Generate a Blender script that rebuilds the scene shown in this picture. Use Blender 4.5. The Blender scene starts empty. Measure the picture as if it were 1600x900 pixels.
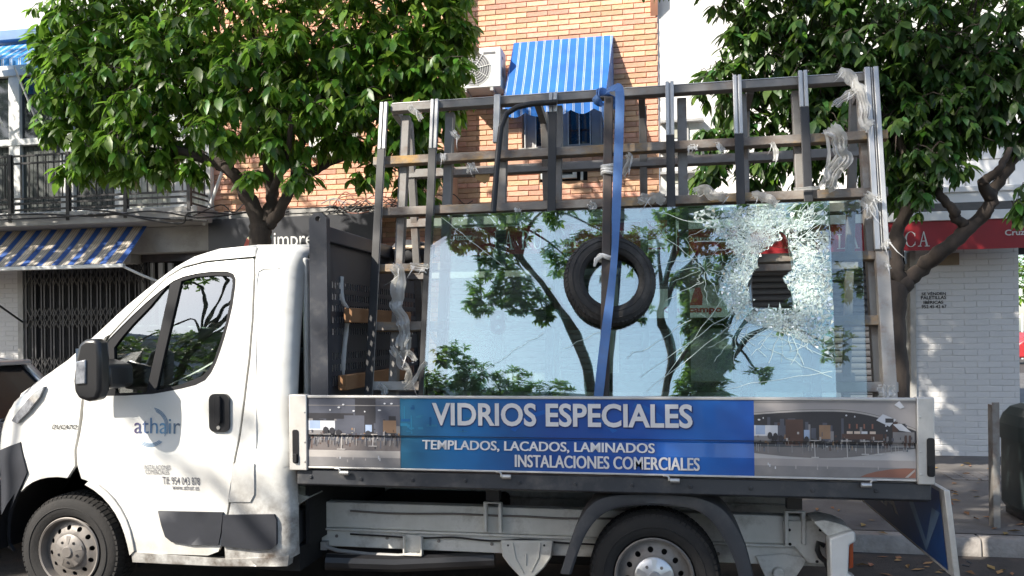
import bpy, bmesh, math, random
from mathutils import Vector, Matrix
from mathutils.geometry import delaunay_2d_cdt
from math import sin, cos, pi, radians as RAD, sqrt, atan2

# ------------------------------------------------------------------ camera, world, sun, exposure
scene = bpy.context.scene
COL = scene.collection
YAW, FPX, CAMH, HZ, ROLL = RAD(10.6), 1240.0, 1.67, 520.0, RAD(0.6)
cd = bpy.data.cameras.new('camera')
cam = bpy.data.objects.new('camera', cd)
COL.objects.link(cam)
cam.location = (0, 0, CAMH)
cam.rotation_euler = (Matrix.Rotation(YAW, 3, 'Z') @ Matrix.Rotation(RAD(90), 3, 'X') @ Matrix.Rotation(-ROLL, 3, 'Z')).to_euler()
cd.sensor_width = 36.0
cd.lens = 36.0 * FPX / 1600.0
cd.shift_y = (HZ - 450.0) / 1600.0
cd.clip_start, cd.clip_end = 0.05, 2000
scene.camera = cam

SUN_EL, SUN_AZ = RAD(39), RAD(45)          # azimuth measured from the facade normal, towards the left
LDIR = Vector((cos(SUN_EL) * sin(SUN_AZ), cos(SUN_EL) * cos(SUN_AZ), -sin(SUN_EL)))   # the way the light travels
world = bpy.data.worlds.new('World')
scene.world = world
world.use_nodes = True
wn = world.node_tree
sky = wn.nodes.new('ShaderNodeTexSky')
sky.sky_type = 'NISHITA'
sky.sun_disc = False
sky.sun_elevation = SUN_EL
sky.sun_rotation = RAD(225)
sky.air_density, sky.dust_density, sky.ozone_density = 1.0, 1.5, 1.0
wn.links.new(sky.outputs[0], wn.nodes['Background'].inputs[0])
wn.nodes['Background'].inputs[1].default_value = 0.145
sl = bpy.data.lights.new('sun', 'SUN')
sl.energy, sl.angle, sl.color = 4.8, RAD(0.55), (1.0, 0.93, 0.82)
sun = bpy.data.objects.new('sun', sl)
COL.objects.link(sun)
sun.rotation_euler = LDIR.to_track_quat('-Z', 'Y').to_euler()
scene.view_settings.view_transform = 'Standard'
scene.view_settings.look = 'None'
scene.view_settings.gamma = 1.0
scene.view_settings.exposure = 1.04
scene.cycles.max_bounces = 8
scene.cycles.transparent_max_bounces = 24
scene.cycles.caustics_reflective = False
scene.cycles.caustics_refractive = False

# ------------------------------------------------------------------ measuring helpers (photo pixel -> metres on a known plane)
CS, SN = cos(YAW), sin(YAW)
def ray(px, py):
    dx, dy = px - 800, HZ - py
    u, v = (dx*cos(ROLL) + dy*sin(ROLL)) / FPX, (-dx*sin(ROLL) + dy*cos(ROLL)) / FPX
    return Vector((u * CS - SN, u * SN + CS, v))
def P(px, py, Y):
    r = ray(px, py); t = Y / r.y
    return (r.x * t, CAMH + r.z * t)
def PX(px, Y, py=650): return P(px, py, Y)[0]
def PZ(px, py, Y): return P(px, py, Y)[1]
def GP(px, py, z):
    r = ray(px, py); t = (z - CAMH) / r.z
    return (r.x * t, r.y * t)

# ------------------------------------------------------------------ mesh builder
class MB:
    def __init__(s): s.v = []; s.f = []; s.m = []
    def add(s, vs, fs, mi=0):
        b = len(s.v); s.v += [tuple(p) for p in vs]
        for f in fs: s.f.append(tuple(b + i for i in f)); s.m.append(mi)
    def box(s, x0, x1, y0, y1, z0, z1, mi=0):
        s.add([(x0,y0,z0),(x1,y0,z0),(x1,y1,z0),(x0,y1,z0),(x0,y0,z1),(x1,y0,z1),(x1,y1,z1),(x0,y1,z1)],
              [(0,3,2,1),(4,5,6,7),(0,1,5,4),(1,2,6,5),(2,3,7,6),(3,0,4,7)], mi)
        return s
    def quad(s, a, b, c, d, mi=0): s.add([a,b,c,d], [(0,1,2,3)], mi); return s
    def prism(s, poly, y0, y1, mi=0):            # polygon in x,z pushed along y
        n = len(poly)
        s.add([(x,y0,z) for x,z in poly] + [(x,y1,z) for x,z in poly],
              [tuple(range(n)), tuple(range(2*n-1, n-1, -1))] + [(i, i+n, (i+1)%n+n, (i+1)%n) for i in range(n)], mi)
        return s
    def prism_x(s, poly, x0, x1, mi=0):          # polygon in y,z pushed along x
        n = len(poly)
        s.add([(x0,y,z) for y,z in poly] + [(x1,y,z) for y,z in poly],
              [tuple(range(n)), tuple(range(2*n-1, n-1, -1))] + [(i, i+n, (i+1)%n+n, (i+1)%n) for i in range(n)], mi)
        return s
    def tube(s, pts, r, n=8, mi=0, cap=True):
        pts = [Vector(p) for p in pts]; k = len(pts)
        rs = r if isinstance(r, (list, tuple)) else [r] * k
        up = Vector((0.13, 0.21, 0.97)); vs = []; prev = None
        for i, p in enumerate(pts):
            d = (pts[min(i+1,k-1)] - pts[max(i-1,0)])
            d = d.normalized() if d.length > 1e-9 else Vector((0,0,1))
            a = (prev - d * prev.dot(d)) if prev else up.cross(d)
            if a.length < 1e-5: a = Vector((1,0,0)).cross(d)
            a.normalize(); prev = a; b = d.cross(a)
            for j in range(n):
                t = 2*pi*j/n; vs.append(p + (a*cos(t) + b*sin(t)) * rs[i])
        fs = []
        for i in range(k-1):
            for j in range(n):
                fs.append((i*n+j, i*n+(j+1)%n, (i+1)*n+(j+1)%n, (i+1)*n+j))
        if cap: fs += [tuple(range(n-1,-1,-1)), tuple(range((k-1)*n, k*n))]
        s.add(vs, fs, mi); return s
    def lathe(s, prof, c, n=40, mi=0, axis='y'):  # prof: (radius, offset along the axis)
        vs = []; k = len(prof)
        for r, o in prof:
            for j in range(n):
                t = 2*pi*j/n
                if axis == 'y': vs.append((c[0]+r*cos(t), c[1]+o, c[2]+r*sin(t)))
                elif axis == 'z': vs.append((c[0]+r*cos(t), c[1]+r*sin(t), c[2]+o))
                else: vs.append((c[0]+o, c[1]+r*cos(t), c[2]+r*sin(t)))
        s.add(vs, [(i*n+j, i*n+(j+1)%n, (i+1)*n+(j+1)%n, (i+1)*n+j) for i in range(k-1) for j in range(n)], mi)
        return s
    def disc(s, c, r, n=24, mi=0, axis='y'):
        s.add([(c[0]+r*cos(2*pi*j/n), c[1], c[2]+r*sin(2*pi*j/n)) if axis=='y' else (c[0], c[1]+r*cos(2*pi*j/n), c[2]+r*sin(2*pi*j/n)) for j in range(n)], [tuple(range(n))], mi)
        return s
    def ico(s, c, r, sc=(1,1,1), sub=2, mi=0, jit=0, rng=None):
        bm = bmesh.new(); bmesh.ops.create_icosphere(bm, subdivisions=sub, radius=1)
        vs = []
        for v in bm.verts:
            k = 1 + (rng.uniform(-jit, jit) if rng else 0)
            vs.append((c[0]+v.co.x*r*sc[0]*k, c[1]+v.co.y*r*sc[1]*k, c[2]+v.co.z*r*sc[2]*k))
        bm.verts.index_update()
        s.add(vs, [tuple(v.index for v in f.verts) for f in bm.faces], mi); bm.free(); return s

def mesh_of(name, mb, mats, base=(0,0,0), recalc=True, smooth=35):
    me = bpy.data.meshes.new(name)
    bx, by, bz = base
    me.from_pydata([(x-bx, y-by, z-bz) for x,y,z in mb.v], [], mb.f)
    mats = mats if isinstance(mats, (list, tuple)) else [mats]
    for m in mats: me.materials.append(m)
    if len(mats) > 1: me.polygons.foreach_set('material_index', mb.m)
    if recalc:
        bm = bmesh.new(); bm.from_mesh(me)
        bmesh.ops.recalc_face_normals(bm, faces=bm.faces); bm.to_mesh(me); bm.free()
    if smooth:
        me.polygons.foreach_set('use_smooth', [True]*len(me.polygons))
        try: me.set_sharp_from_angle(angle=RAD(smooth))
        except Exception: pass
    me.update()
    return me
def link(name, me, parent=None):
    o = bpy.data.objects.new(name, me); COL.objects.link(o)
    if parent is not None: o.parent = parent
    return o
def wbase(o):                               # an object's origin in thing space (only translations inside a thing)
    return Vector(o.get('_b', (0,0,0)))
def part(name, mb, mats, parent, bevel=0, seg=2, smooth=35, label=None, solid=0, kind=None, recalc=True):
    base = BASES.get(parent.name, (0,0,0)) if parent is not None else (0,0,0)
    o = link(name, mesh_of(name, mb, mats, base, recalc, smooth), parent)
    BASES[o.name] = base
    if solid:
        md = o.modifiers.new('thickness', 'SOLIDIFY'); md.thickness = solid; md.offset = -1
    if bevel:
        md = o.modifiers.new('edge', 'BEVEL'); md.width = bevel; md.segments = seg; md.limit_method = 'ANGLE'; md.angle_limit = RAD(40)
    if label: o['label'] = label
    if kind: o['kind'] = kind
    return o
BASES = {}
def tag(o, label=None, cat=None, group=None, kind=None):
    if label: o['label'] = label
    if cat: o['category'] = cat
    if group: o['group'] = group
    if kind: o['kind'] = kind
    return o
def thing(name, base, label, cat, group=None, local=False, rot=None):
    o = bpy.data.objects.new(name, None); COL.objects.link(o); o.location = base
    o.empty_display_size = 0.1
    if rot: o.rotation_euler = rot
    BASES[o.name] = (0,0,0) if local else tuple(base)
    return tag(o, label, cat, group)
def solo(name, mb, mats, base, label, cat, group=None, local=False, rot=None, **kw):   # a thing that is one mesh
    bevel = kw.pop('bevel', 0)
    o = link(name, mesh_of(name, mb, mats, (0,0,0) if local else base, kw.get('recalc', True), kw.get('smooth', 35)))
    o.location = base
    if rot: o.rotation_euler = rot
    if bevel:
        md = o.modifiers.new('edge', 'BEVEL'); md.width = bevel; md.segments = 2; md.limit_method = 'ANGLE'; md.angle_limit = RAD(40)
    return tag(o, label, cat, group)
def struct(name, mb, mats, **kw):
    o = link(name, mesh_of(name, mb, mats, (0,0,0), True, kw.get('smooth', 35)))
    BASES[o.name] = (0,0,0)
    o['kind'] = 'structure'
    return o

def inpoly(x, y, poly):
    c = False; n = len(poly); j = n-1
    for i in range(n):
        xi, yi = poly[i]; xj, yj = poly[j]
        if (yi > y) != (yj > y) and x < (xj-xi)*(y-yi)/(yj-yi)+xi: c = not c
        j = i
    return c
def densify(poly, step):
    out = []
    for i in range(len(poly)):
        a, b = poly[i], poly[(i+1) % len(poly)]
        d = math.hypot(b[0]-a[0], b[1]-a[1]); k = max(1, int(d/step))
        for j in range(k): out.append((a[0]+(b[0]-a[0])*j/k, a[1]+(b[1]-a[1])*j/k))
    return out
def cdt(poly, holes=(), step=0.06, extra=None):
    """triangles covering a 2-D polygon with holes; returns verts, faces and the boundary loops"""
    loops = [densify(poly, step)] + [densify(h, step) for h in holes]
    vs, es = [], []
    for lp in loops:
        b = len(vs); n = len(lp); vs += lp
        es += [(b+i, b+(i+1) % n) for i in range(n)]
    xs = [p[0] for p in poly]; zs = [p[1] for p in poly]
    if extra is not None: grid = extra
    else:
        grid = []; nx = int((max(xs)-min(xs))/step); nz = int((max(zs)-min(zs))/step)
        for i in range(1, nx+1):
            for j in range(1, nz+1):
                grid.append((min(xs)+i*step+(j % 2)*step*.5, min(zs)+j*step))
    def near(p):
        return any((p[0]-q[0])**2+(p[1]-q[1])**2 < (step*.45)**2 for lp in loops for q in lp)
    for g in grid:
        if inpoly(g[0], g[1], poly) and not any(inpoly(g[0], g[1], h) for h in holes) and not near(g): vs.append(g)
    r = delaunay_2d_cdt([Vector(v) for v in vs], es, [], 0, 1e-6)
    V = [(v.x, v.y) for v in r[0]]; F = []
    for f in r[2]:
        cx = sum(V[i][0] for i in f)/len(f); cy = sum(V[i][1] for i in f)/len(f)
        if inpoly(cx, cy, poly) and not any(inpoly(cx, cy, h) for h in holes): F.append(tuple(f))
    return V, F
def plate(mb, poly, holes, y0, y1, mi=0, edge_mi=None, step=0.5, yf=None):
    """flat plate with holes between y0 and y1 (polygon in x,z)"""
    V, F = cdt(poly, holes, step)
    f0 = (lambda x,z: y0) if yf is None else (lambda x,z: yf(x,z)+y0)
    f1 = (lambda x,z: y1) if yf is None else (lambda x,z: yf(x,z)+y1)
    mb.add([(x, f0(x,z), z) for x,z in V], F, mi)
    mb.add([(x, f1(x,z), z) for x,z in V], [tuple(reversed(f)) for f in F], mi)
    for lp in [poly] + list(holes):
        lp = densify(lp, step); n = len(lp)
        mb.add([(x,f0(x,z),z) for x,z in lp] + [(x,f1(x,z),z) for x,z in lp], [(i,(i+1)%n,(i+1)%n+n,i+n) for i in range(n)], mi if edge_mi is None else edge_mi)
def circ(cx, cz, r, n=16, a0=0): return [(cx+r*cos(a0+2*pi*i/n), cz+r*sin(a0+2*pi*i/n)) for i in range(n)]
def rrect(x0, x1, z0, z1, r, n=4):
    out = []
    for cx, cz, a in ((x1-r,z1-r,0),(x0+r,z1-r,pi/2),(x0+r,z0+r,pi),(x1-r,z0+r,3*pi/2)):
        out += [(cx+r*cos(a+pi/2*i/n), cz+r*sin(a+pi/2*i/n)) for i in range(n+1)]
    return out

# ------------------------------------------------------------------ lettering
_tc = {}
def text_tris(body, bold=0.0):
    k = (body, bold)
    if k in _tc: return _tc[k]
    cu = bpy.data.curves.new('lettering', 'FONT'); cu.body = body; cu.size = 1; cu.offset = bold; cu.resolution_u = 4
    ob = bpy.data.objects.new('lettering', cu)
    me = bpy.data.meshes.new_from_object(ob)
    V = [(v.co.x, v.co.y) for v in me.vertices]; F = [tuple(p.vertices) for p in me.polygons]
    bpy.data.objects.remove(ob); bpy.data.curves.remove(cu); bpy.data.meshes.remove(me)
    x0 = min(v[0] for v in V); x1 = max(v[0] for v in V); y0 = min(v[1] for v in V); y1 = max(v[1] for v in V)
    V = [((x-x0)/(x1-x0), (y-y0)/(y1-y0)) for x,y in V]
    _tc[k] = (V, F); return V, F
SERIF = {}
def _bar(x0,x1,y0,y1): return [(x0,y0),(x1,y0),(x1,y1),(x0,y1)]
def _arc(cx,cy,rx,ry,a0,a1,t0,t1,n=9):
    o=[]; i_=[]
    for i in range(n):
        a=a0+(a1-a0)*i/(n-1); k=abs(cos(a)); t=t0+(t1-t0)*k
        o.append((cx+rx*cos(a),cy+ry*sin(a))); i_.append((cx+(rx-t)*cos(a),cy+(ry-t*.6)*sin(a)))
    return [[o[i],o[i+1],i_[i+1],i_[i]] for i in range(n-1)]
SERIF['L']=(.62,[_bar(.1,.22,0,1),_bar(0,.32,.94,1),_bar(0,.6,0,.06),[(.5,.05),(.6,.05),(.62,.26),(.59,.26)]])
SERIF['A']=(.8,[[(.1,0),(.17,0),(.42,.92),(.38,1)],[(.38,1),(.44,1),(.72,0),(.57,0)],_bar(.2,.6,.33,.39),_bar(0,.27,0,.05),_bar(.47,.82,0,.05)])
SERIF['R']=(.76,[_bar(.1,.22,0,1),_bar(0,.3,.95,1),_bar(0,.32,0,.05),[(.3,.5),(.42,.5),(.74,.0),(.58,0)],_bar(.64,.8,0,.05)]+_arc(.24,.74,.36,.26,-pi/2,pi/2,.05,.12))
SERIF['U']=(.82,[_bar(.1,.22,.3,1),_bar(.6,.66,.3,1),_bar(0,.32,.95,1),_bar(.5,.76,.95,1)]+_arc(.38,.3,.28,.31,pi,2*pi,.05,.1))
SERIF['E']=(.66,[_bar(.1,.22,0,1),_bar(0,.58,.94,1),_bar(0,.6,0,.06),_bar(.2,.46,.49,.55),[(.5,.06),(.6,.06),(.63,.26),(.6,.26)],[(.5,.94),(.58,.94),(.58,.76),(.55,.76)],_bar(.43,.46,.4,.64)])
SERIF['C']=(.8,_arc(.42,.5,.4,.52,.24*pi,1.76*pi,.05,.13,18)+[[(.64,.86),(.72,.92),(.73,.68),(.7,.68)],[(.66,.16),(.73,.1),(.73,.34),(.7,.34)]])
SERIF[' ']=(.34,[])
def serif_polys(word, gap=.1):
    out=[]; x=0
    for ch in word:
        w,ps=SERIF[ch]
        out+=[[(x+a,b) for a,b in p] for p in ps]; x+=w+gap
    x-=gap
    return [[(a/x,b) for a,b in p] for p in out]
def add_text(mb, body, x0, x1, z0, z1, yfun, bold=0.0, mi=0, slant=0):
    V, F = text_tris(body, bold)
    f = yfun if callable(yfun) else (lambda x,z: yfun)
    pts = []
    for a, b in V:
        x = x0+(x1-x0)*a+slant*b*(z1-z0); z = z0+(z1-z0)*b; pts.append((x, f(x,z), z))
    mb.add(pts, F, mi)

# ------------------------------------------------------------------ materials
def nd(nt, t, **kw):
    n = nt.nodes.new(t)
    for k, v in kw.items():
        if k.startswith('i_'): n.inputs[k[2:].replace('_',' ')].default_value = v
        else: setattr(n, k, v)
    return n
def mat(name, c1, c2=None, rough=.6, metal=0, scale=6, bump=0, bscale=None, coat=0, dirt=None, dscale=2.5, damt=.5, rnd=0, stretch=None, spec=.5, detail=6):
    m = bpy.data.materials.new(name); m.use_nodes = True; nt = m.node_tree; L = nt.links
    b = nt.nodes['Principled BSDF']
    b.inputs['Roughness'].default_value = rough; b.inputs['Metallic'].default_value = metal
    b.inputs['Coat Weight'].default_value = coat; b.inputs['Specular IOR Level'].default_value = spec
    b.inputs['Coat Roughness'].default_value = .08
    tc = nd(nt, 'ShaderNodeTexCoord'); src = tc.outputs['Object']
    if stretch:
        mp = nd(nt, 'ShaderNodeMapping'); mp.inputs['Scale'].default_value = stretch; L.new(src, mp.inputs[0]); src = mp.outputs[0]
    c2 = c2 or tuple(k*.8 for k in c1)
    n1 = nd(nt, 'ShaderNodeTexNoise', i_Scale=scale, i_Detail=detail, i_Roughness=.6); L.new(src, n1.inputs['Vector'])
    rp = nd(nt, 'ShaderNodeValToRGB'); rp.color_ramp.elements[0].position = .32; rp.color_ramp.elements[1].position = .68
    rp.color_ramp.elements[0].color = (*c2, 1); rp.color_ramp.elements[1].color = (*c1, 1)
    L.new(n1.outputs[0], rp.inputs[0]); col = rp.outputs[0]
    if rnd:
        oi = nd(nt, 'ShaderNodeObjectInfo'); ge = nd(nt, 'ShaderNodeNewGeometry')
        ad = nd(nt, 'ShaderNodeMath', operation='ADD'); L.new(oi.outputs['Random'], ad.inputs[0]); L.new(ge.outputs['Random Per Island'], ad.inputs[1])
        fr = nd(nt, 'ShaderNodeMath', operation='FRACT'); L.new(ad.outputs[0], fr.inputs[0])
        hs = nd(nt, 'ShaderNodeHueSaturation'); L.new(col, hs.inputs['Color'])
        mr = nd(nt, 'ShaderNodeMapRange'); mr.inputs['To Min'].default_value = 1-rnd; mr.inputs['To Max'].default_value = 1+rnd
        L.new(fr.outputs[0], mr.inputs[0]); L.new(mr.outputs[0], hs.inputs['Value'])
        m2 = nd(nt, 'ShaderNodeMapRange'); m2.inputs['To Min'].default_value = .5-.035*min(1,rnd*2); m2.inputs['To Max'].default_value = .5+.03*min(1,rnd*2)
        f2 = nd(nt, 'ShaderNodeMath', operation='MULTIPLY'); f2.inputs[1].default_value = 7.31; L.new(fr.outputs[0], f2.inputs[0])
        f3 = nd(nt, 'ShaderNodeMath', operation='FRACT'); L.new(f2.outputs[0], f3.inputs[0]); L.new(f3.outputs[0], m2.inputs[0]); L.new(m2.outputs[0], hs.inputs['Hue'])
        col = hs.outputs[0]
    if dirt:
        n2 = nd(nt, 'ShaderNodeTexNoise', i_Scale=dscale, i_Detail=9, i_Roughness=.7); L.new(src, n2.inputs['Vector'])
        r2 = nd(nt, 'ShaderNodeValToRGB'); r2.color_ramp.elements[0].position = .5; r2.color_ramp.elements[1].position = .72
        r2.color_ramp.elements[1].color = (damt,)*3+(1,)
        L.new(n2.outputs[0], r2.inputs[0])
        mx = nd(nt, 'ShaderNodeMix', data_type='RGBA'); L.new(r2.outputs[0], mx.inputs[0]); L.new(col, mx.inputs[6]); mx.inputs[7].default_value = (*dirt, 1)
        col = mx.outputs[2]
        ra = nd(nt, 'ShaderNodeMapRange'); ra.inputs['To Min'].default_value = rough; ra.inputs['To Max'].default_value = min(1, rough+.35)
        L.new(r2.outputs[0], ra.inputs[0]); L.new(ra.outputs[0], b.inputs['Roughness'])
    L.new(col, b.inputs['Base Color'])
    if bump:
        n3 = nd(nt, 'ShaderNodeTexNoise', i_Scale=bscale or scale*4, i_Detail=5); L.new(src, n3.inputs['Vector'])
        bp = nd(nt, 'ShaderNodeBump', i_Strength=bump, i_Distance=.01); L.new(n3.outputs[0], bp.inputs['Height']); L.new(bp.outputs[0], b.inputs['Normal'])
    return m
def stripes(name, period, stops, axis=0, rough=.7, off=0, trans=.25):
    """cloth printed with stripes along an object axis; stops = [(position, colour)...] over one period"""
    m = bpy.data.materials.new(name); m.use_nodes = True; nt = m.node_tree; L = nt.links
    b = nt.nodes['Principled BSDF']; b.inputs['Roughness'].default_value = rough
    tc = nd(nt, 'ShaderNodeTexCoord'); sx = nd(nt, 'ShaderNodeSeparateXYZ'); L.new(tc.outputs['Object'], sx.inputs[0])
    a = nd(nt, 'ShaderNodeMath', operation='MULTIPLY_ADD'); a.inputs[1].default_value = 1/period; a.inputs[2].default_value = 50+off; L.new(sx.outputs[axis], a.inputs[0])
    f = nd(nt, 'ShaderNodeMath', operation='FRACT'); L.new(a.outputs[0], f.inputs[0])
    rp = nd(nt, 'ShaderNodeValToRGB'); rp.color_ramp.interpolation = 'CONSTANT'
    for i, (p, c) in enumerate(stops):
        e = rp.color_ramp.elements[i] if i < 2 else rp.color_ramp.elements.new(p)
        e.position = p; e.color = (*c, 1)
    L.new(f.outputs[0], rp.inputs[0])
    n = nd(nt, 'ShaderNodeTexNoise', i_Scale=5.0, i_Detail=6); L.new(tc.outputs['Object'], n.inputs['Vector'])
    mr = nd(nt, 'ShaderNodeMapRange'); mr.inputs['From Min'].default_value = .3; mr.inputs['From Max'].default_value = .7; mr.inputs['To Min'].default_value = .78; mr.inputs['To Max'].default_value = 1.08
    L.new(n.outputs[0], mr.inputs[0]); hs = nd(nt, 'ShaderNodeHueSaturation'); L.new(rp.outputs[0], hs.inputs['Color']); L.new(mr.outputs[0], hs.inputs['Value'])
    L.new(hs.outputs[0], b.inputs['Base Color'])
    tr = nd(nt, 'ShaderNodeBsdfTranslucent'); L.new(hs.outputs[0], tr.inputs[0])
    ms = nd(nt, 'ShaderNodeMixShader'); ms.inputs[0].default_value = trans
    L.new(b.outputs[0], ms.inputs[1]); L.new(tr.outputs[0], ms.inputs[2]); L.new(ms.outputs[0], nt.nodes['Material Output'].inputs[0])
    return m
def glass(name, tint=(.86,.95,.91), ior=1.9, wob=.0, wscale=3, film=None, filmamt=.03):
    m = bpy.data.materials.new(name); m.use_nodes = True; nt = m.node_tree; L = nt.links
    nt.nodes.remove(nt.nodes['Principled BSDF'])
    t = nd(nt, 'ShaderNodeBsdfTransparent'); t.inputs[0].default_value = (*tint, 1)
    g = nd(nt, 'ShaderNodeBsdfGlossy'); g.inputs['Roughness'].default_value = 0.0; g.inputs['Color'].default_value = (.97,1,1,1)
    fr = nd(nt, 'ShaderNodeFresnel', i_IOR=ior)
    ms = nd(nt, 'ShaderNodeMixShader'); L.new(fr.outputs[0], ms.inputs[0]); L.new(t.outputs[0], ms.inputs[1]); L.new(g.outputs[0], ms.inputs[2])
    if wob:
        tc = nd(nt, 'ShaderNodeTexCoord'); n = nd(nt, 'ShaderNodeTexNoise', i_Scale=wscale, i_Detail=2); L.new(tc.outputs['Object'], n.inputs['Vector'])
        bp = nd(nt, 'ShaderNodeBump', i_Strength=1.0, i_Distance=wob); L.new(n.outputs[0], bp.inputs['Height']); L.new(bp.outputs[0], g.inputs['Normal'])
    out = ms.outputs[0]
    if film:
        tc = nd(nt, 'ShaderNodeTexCoord'); n = nd(nt, 'ShaderNodeTexNoise', i_Scale=4.0, i_Detail=8); L.new(tc.outputs['Object'], n.inputs['Vector'])
        mr = nd(nt, 'ShaderNodeMapRange'); mr.inputs['From Min'].default_value = .4; mr.inputs['From Max'].default_value = .8; mr.inputs['To Max'].default_value = filmamt
        L.new(n.outputs[0], mr.inputs[0]); d = nd(nt, 'ShaderNodeBsdfDiffuse'); d.inputs[0].default_value = (*film, 1)
        m2 = nd(nt, 'ShaderNodeMixShader'); L.new(mr.outputs[0], m2.inputs[0]); L.new(out, m2.inputs[1]); L.new(d.outputs[0], m2.inputs[2]); out = m2.outputs[0]
    L.new(out, nt.nodes['Material Output'].inputs[0])
    return m
def leafmat(name, c1, c2, rough=.4, trans=.35, tcol=(.22,.42,.05)):
    m = mat(name, c1, c2, rough=rough, scale=9, rnd=.6, spec=.45); nt = m.node_tree; L = nt.links
    b = nt.nodes['Principled BSDF']; tr = nd(nt, 'ShaderNodeBsdfTranslucent'); tr.inputs[0].default_value = (*tcol, 1)
    ms = nd(nt, 'ShaderNodeMixShader'); ms.inputs[0].default_value = trans
    L.new(b.outputs[0], ms.inputs[1]); L.new(tr.outputs[0], ms.inputs[2]); L.new(ms.outputs[0], nt.nodes['Material Output'].inputs[0])
    return m
def shardmat(name, lo=.1, hi=.75, top=.9):
    """crazed tempered glass: some crumbs clear, some mirror, some milky white-green at their broken faces"""
    m = bpy.data.materials.new(name); m.use_nodes = True; nt = m.node_tree; L = nt.links
    nt.nodes.remove(nt.nodes['Principled BSDF'])
    ge = nd(nt, 'ShaderNodeNewGeometry'); r = ge.outputs['Random Per Island']
    t = nd(nt, 'ShaderNodeBsdfTransparent'); t.inputs[0].default_value = (.82,.93,.88,1)
    g = nd(nt, 'ShaderNodeBsdfGlossy'); g.inputs['Roughness'].default_value = .05
    d = nd(nt, 'ShaderNodeBsdfDiffuse'); d.inputs[0].default_value = (.80,.90,.86,1)
    tl = nd(nt, 'ShaderNodeBsdfTranslucent'); tl.inputs[0].default_value = (.7,.85,.8,1)
    dm = nd(nt, 'ShaderNodeMixShader'); dm.inputs[0].default_value = .4; L.new(d.outputs[0], dm.inputs[1]); L.new(tl.outputs[0], dm.inputs[2])
    a = nd(nt, 'ShaderNodeMapRange'); a.inputs['From Min'].default_value = lo; a.inputs['From Max'].default_value = hi; a.inputs['To Max'].default_value = top; L.new(r, a.inputs[0])
    m1 = nd(nt, 'ShaderNodeMixShader'); L.new(a.outputs[0], m1.inputs[0]); L.new(t.outputs[0], m1.inputs[1]); L.new(dm.outputs[0], m1.inputs[2])
    k = nd(nt, 'ShaderNodeMath', operation='MULTIPLY'); k.inputs[1].default_value = 13.7; L.new(r, k.inputs[0])
    f = nd(nt, 'ShaderNodeMath', operation='FRACT'); L.new(k.outputs[0], f.inputs[0])
    a2 = nd(nt, 'ShaderNodeMapRange'); a2.inputs['From Min'].default_value = .45; a2.inputs['To Max'].default_value = .6; L.new(f.outputs[0], a2.inputs[0])
    m2 = nd(nt, 'ShaderNodeMixShader'); L.new(a2.outputs[0], m2.inputs[0]); L.new(m1.outputs[0], m2.inputs[1]); L.new(g.outputs[0], m2.inputs[2])
    L.new(m2.outputs[0], nt.nodes['Material Output'].inputs[0])
    return m
M = {}
M['white'] = mat('white_paint', (.74,.74,.72), (.68,.68,.66), rough=.3, scale=3, coat=.5, dirt=(.42,.39,.34), dscale=3.2, damt=.25)
M['cabwhite'] = mat('van_white_paint', (.70,.695,.66), (.68,.67,.64), rough=.26, scale=2, coat=.6, dirt=(.5,.46,.40), dscale=2.6, damt=.12)
def lowdirt(m, z0, z1, col, amt, nscale=5, fine=0):
    """road dirt thrown up from below: a ragged brown film that thins out with height"""
    nt = m.node_tree; L = nt.links; b = nt.nodes['Principled BSDF']; src = b.inputs['Base Color'].links[0].from_socket
    tc = nd(nt,'ShaderNodeTexCoord'); sx = nd(nt,'ShaderNodeSeparateXYZ'); L.new(tc.outputs['Object'], sx.inputs[0])
    mr = nd(nt,'ShaderNodeMapRange'); mr.inputs['From Min'].default_value = z1; mr.inputs['From Max'].default_value = z0; L.new(sx.outputs[2], mr.inputs[0])
    n = nd(nt,'ShaderNodeTexNoise', i_Scale=nscale, i_Detail=10, i_Roughness=.72); L.new(tc.outputs['Object'], n.inputs['Vector'])
    n2 = nd(nt,'ShaderNodeMapRange'); n2.inputs['From Min'].default_value = .34; n2.inputs['From Max'].default_value = .66; L.new(n.outputs[0], n2.inputs[0])
    mu = nd(nt,'ShaderNodeMath', operation='MULTIPLY'); L.new(mr.outputs[0], mu.inputs[0]); L.new(n2.outputs[0], mu.inputs[1])
    m3 = nd(nt,'ShaderNodeMath', operation='MULTIPLY'); m3.inputs[1].default_value = amt; L.new(mu.outputs[0], m3.inputs[0])
    mx = nd(nt,'ShaderNodeMix', data_type='RGBA'); L.new(m3.outputs[0], mx.inputs[0]); L.new(src, mx.inputs[6]); mx.inputs[7].default_value = (*col,1); L.new(mx.outputs[2], b.inputs['Base Color'])
    return m
lowdirt(M['cabwhite'], .3, .95, (.34,.29,.23), .55)
M['cabdirty'] = lowdirt(mat('van_white_paint_dirty', (.68,.68,.655), (.62,.61,.58), rough=.35, scale=2, coat=.3, dirt=(.40,.36,.30), dscale=3, damt=.45), .55, 1.0, (.13,.105,.085), 1.0, 7)
M['chassis'] = mat('chassis_white_paint', (.68,.67,.63), (.54,.53,.49), rough=.5, scale=5, dirt=(.17,.145,.115), dscale=5, damt=.75)
M['grime'] = mat('road_grime', (.20,.17,.14), (.12,.10,.08), rough=.9, scale=8)
M['rubber'] = mat('black_rubber', (.02,.02,.022), (.014,.014,.015), rough=.55, scale=10)
M['gasket'] = mat('black_gasket', (.022,.022,.024), rough=.7, spec=.2)
M['plastic'] = mat('dark_grey_plastic', (.048,.050,.056), (.038,.04,.046), rough=.55, scale=5, bump=.1, bscale=300, dirt=(.16,.15,.14), dscale=3, damt=.5)
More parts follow.
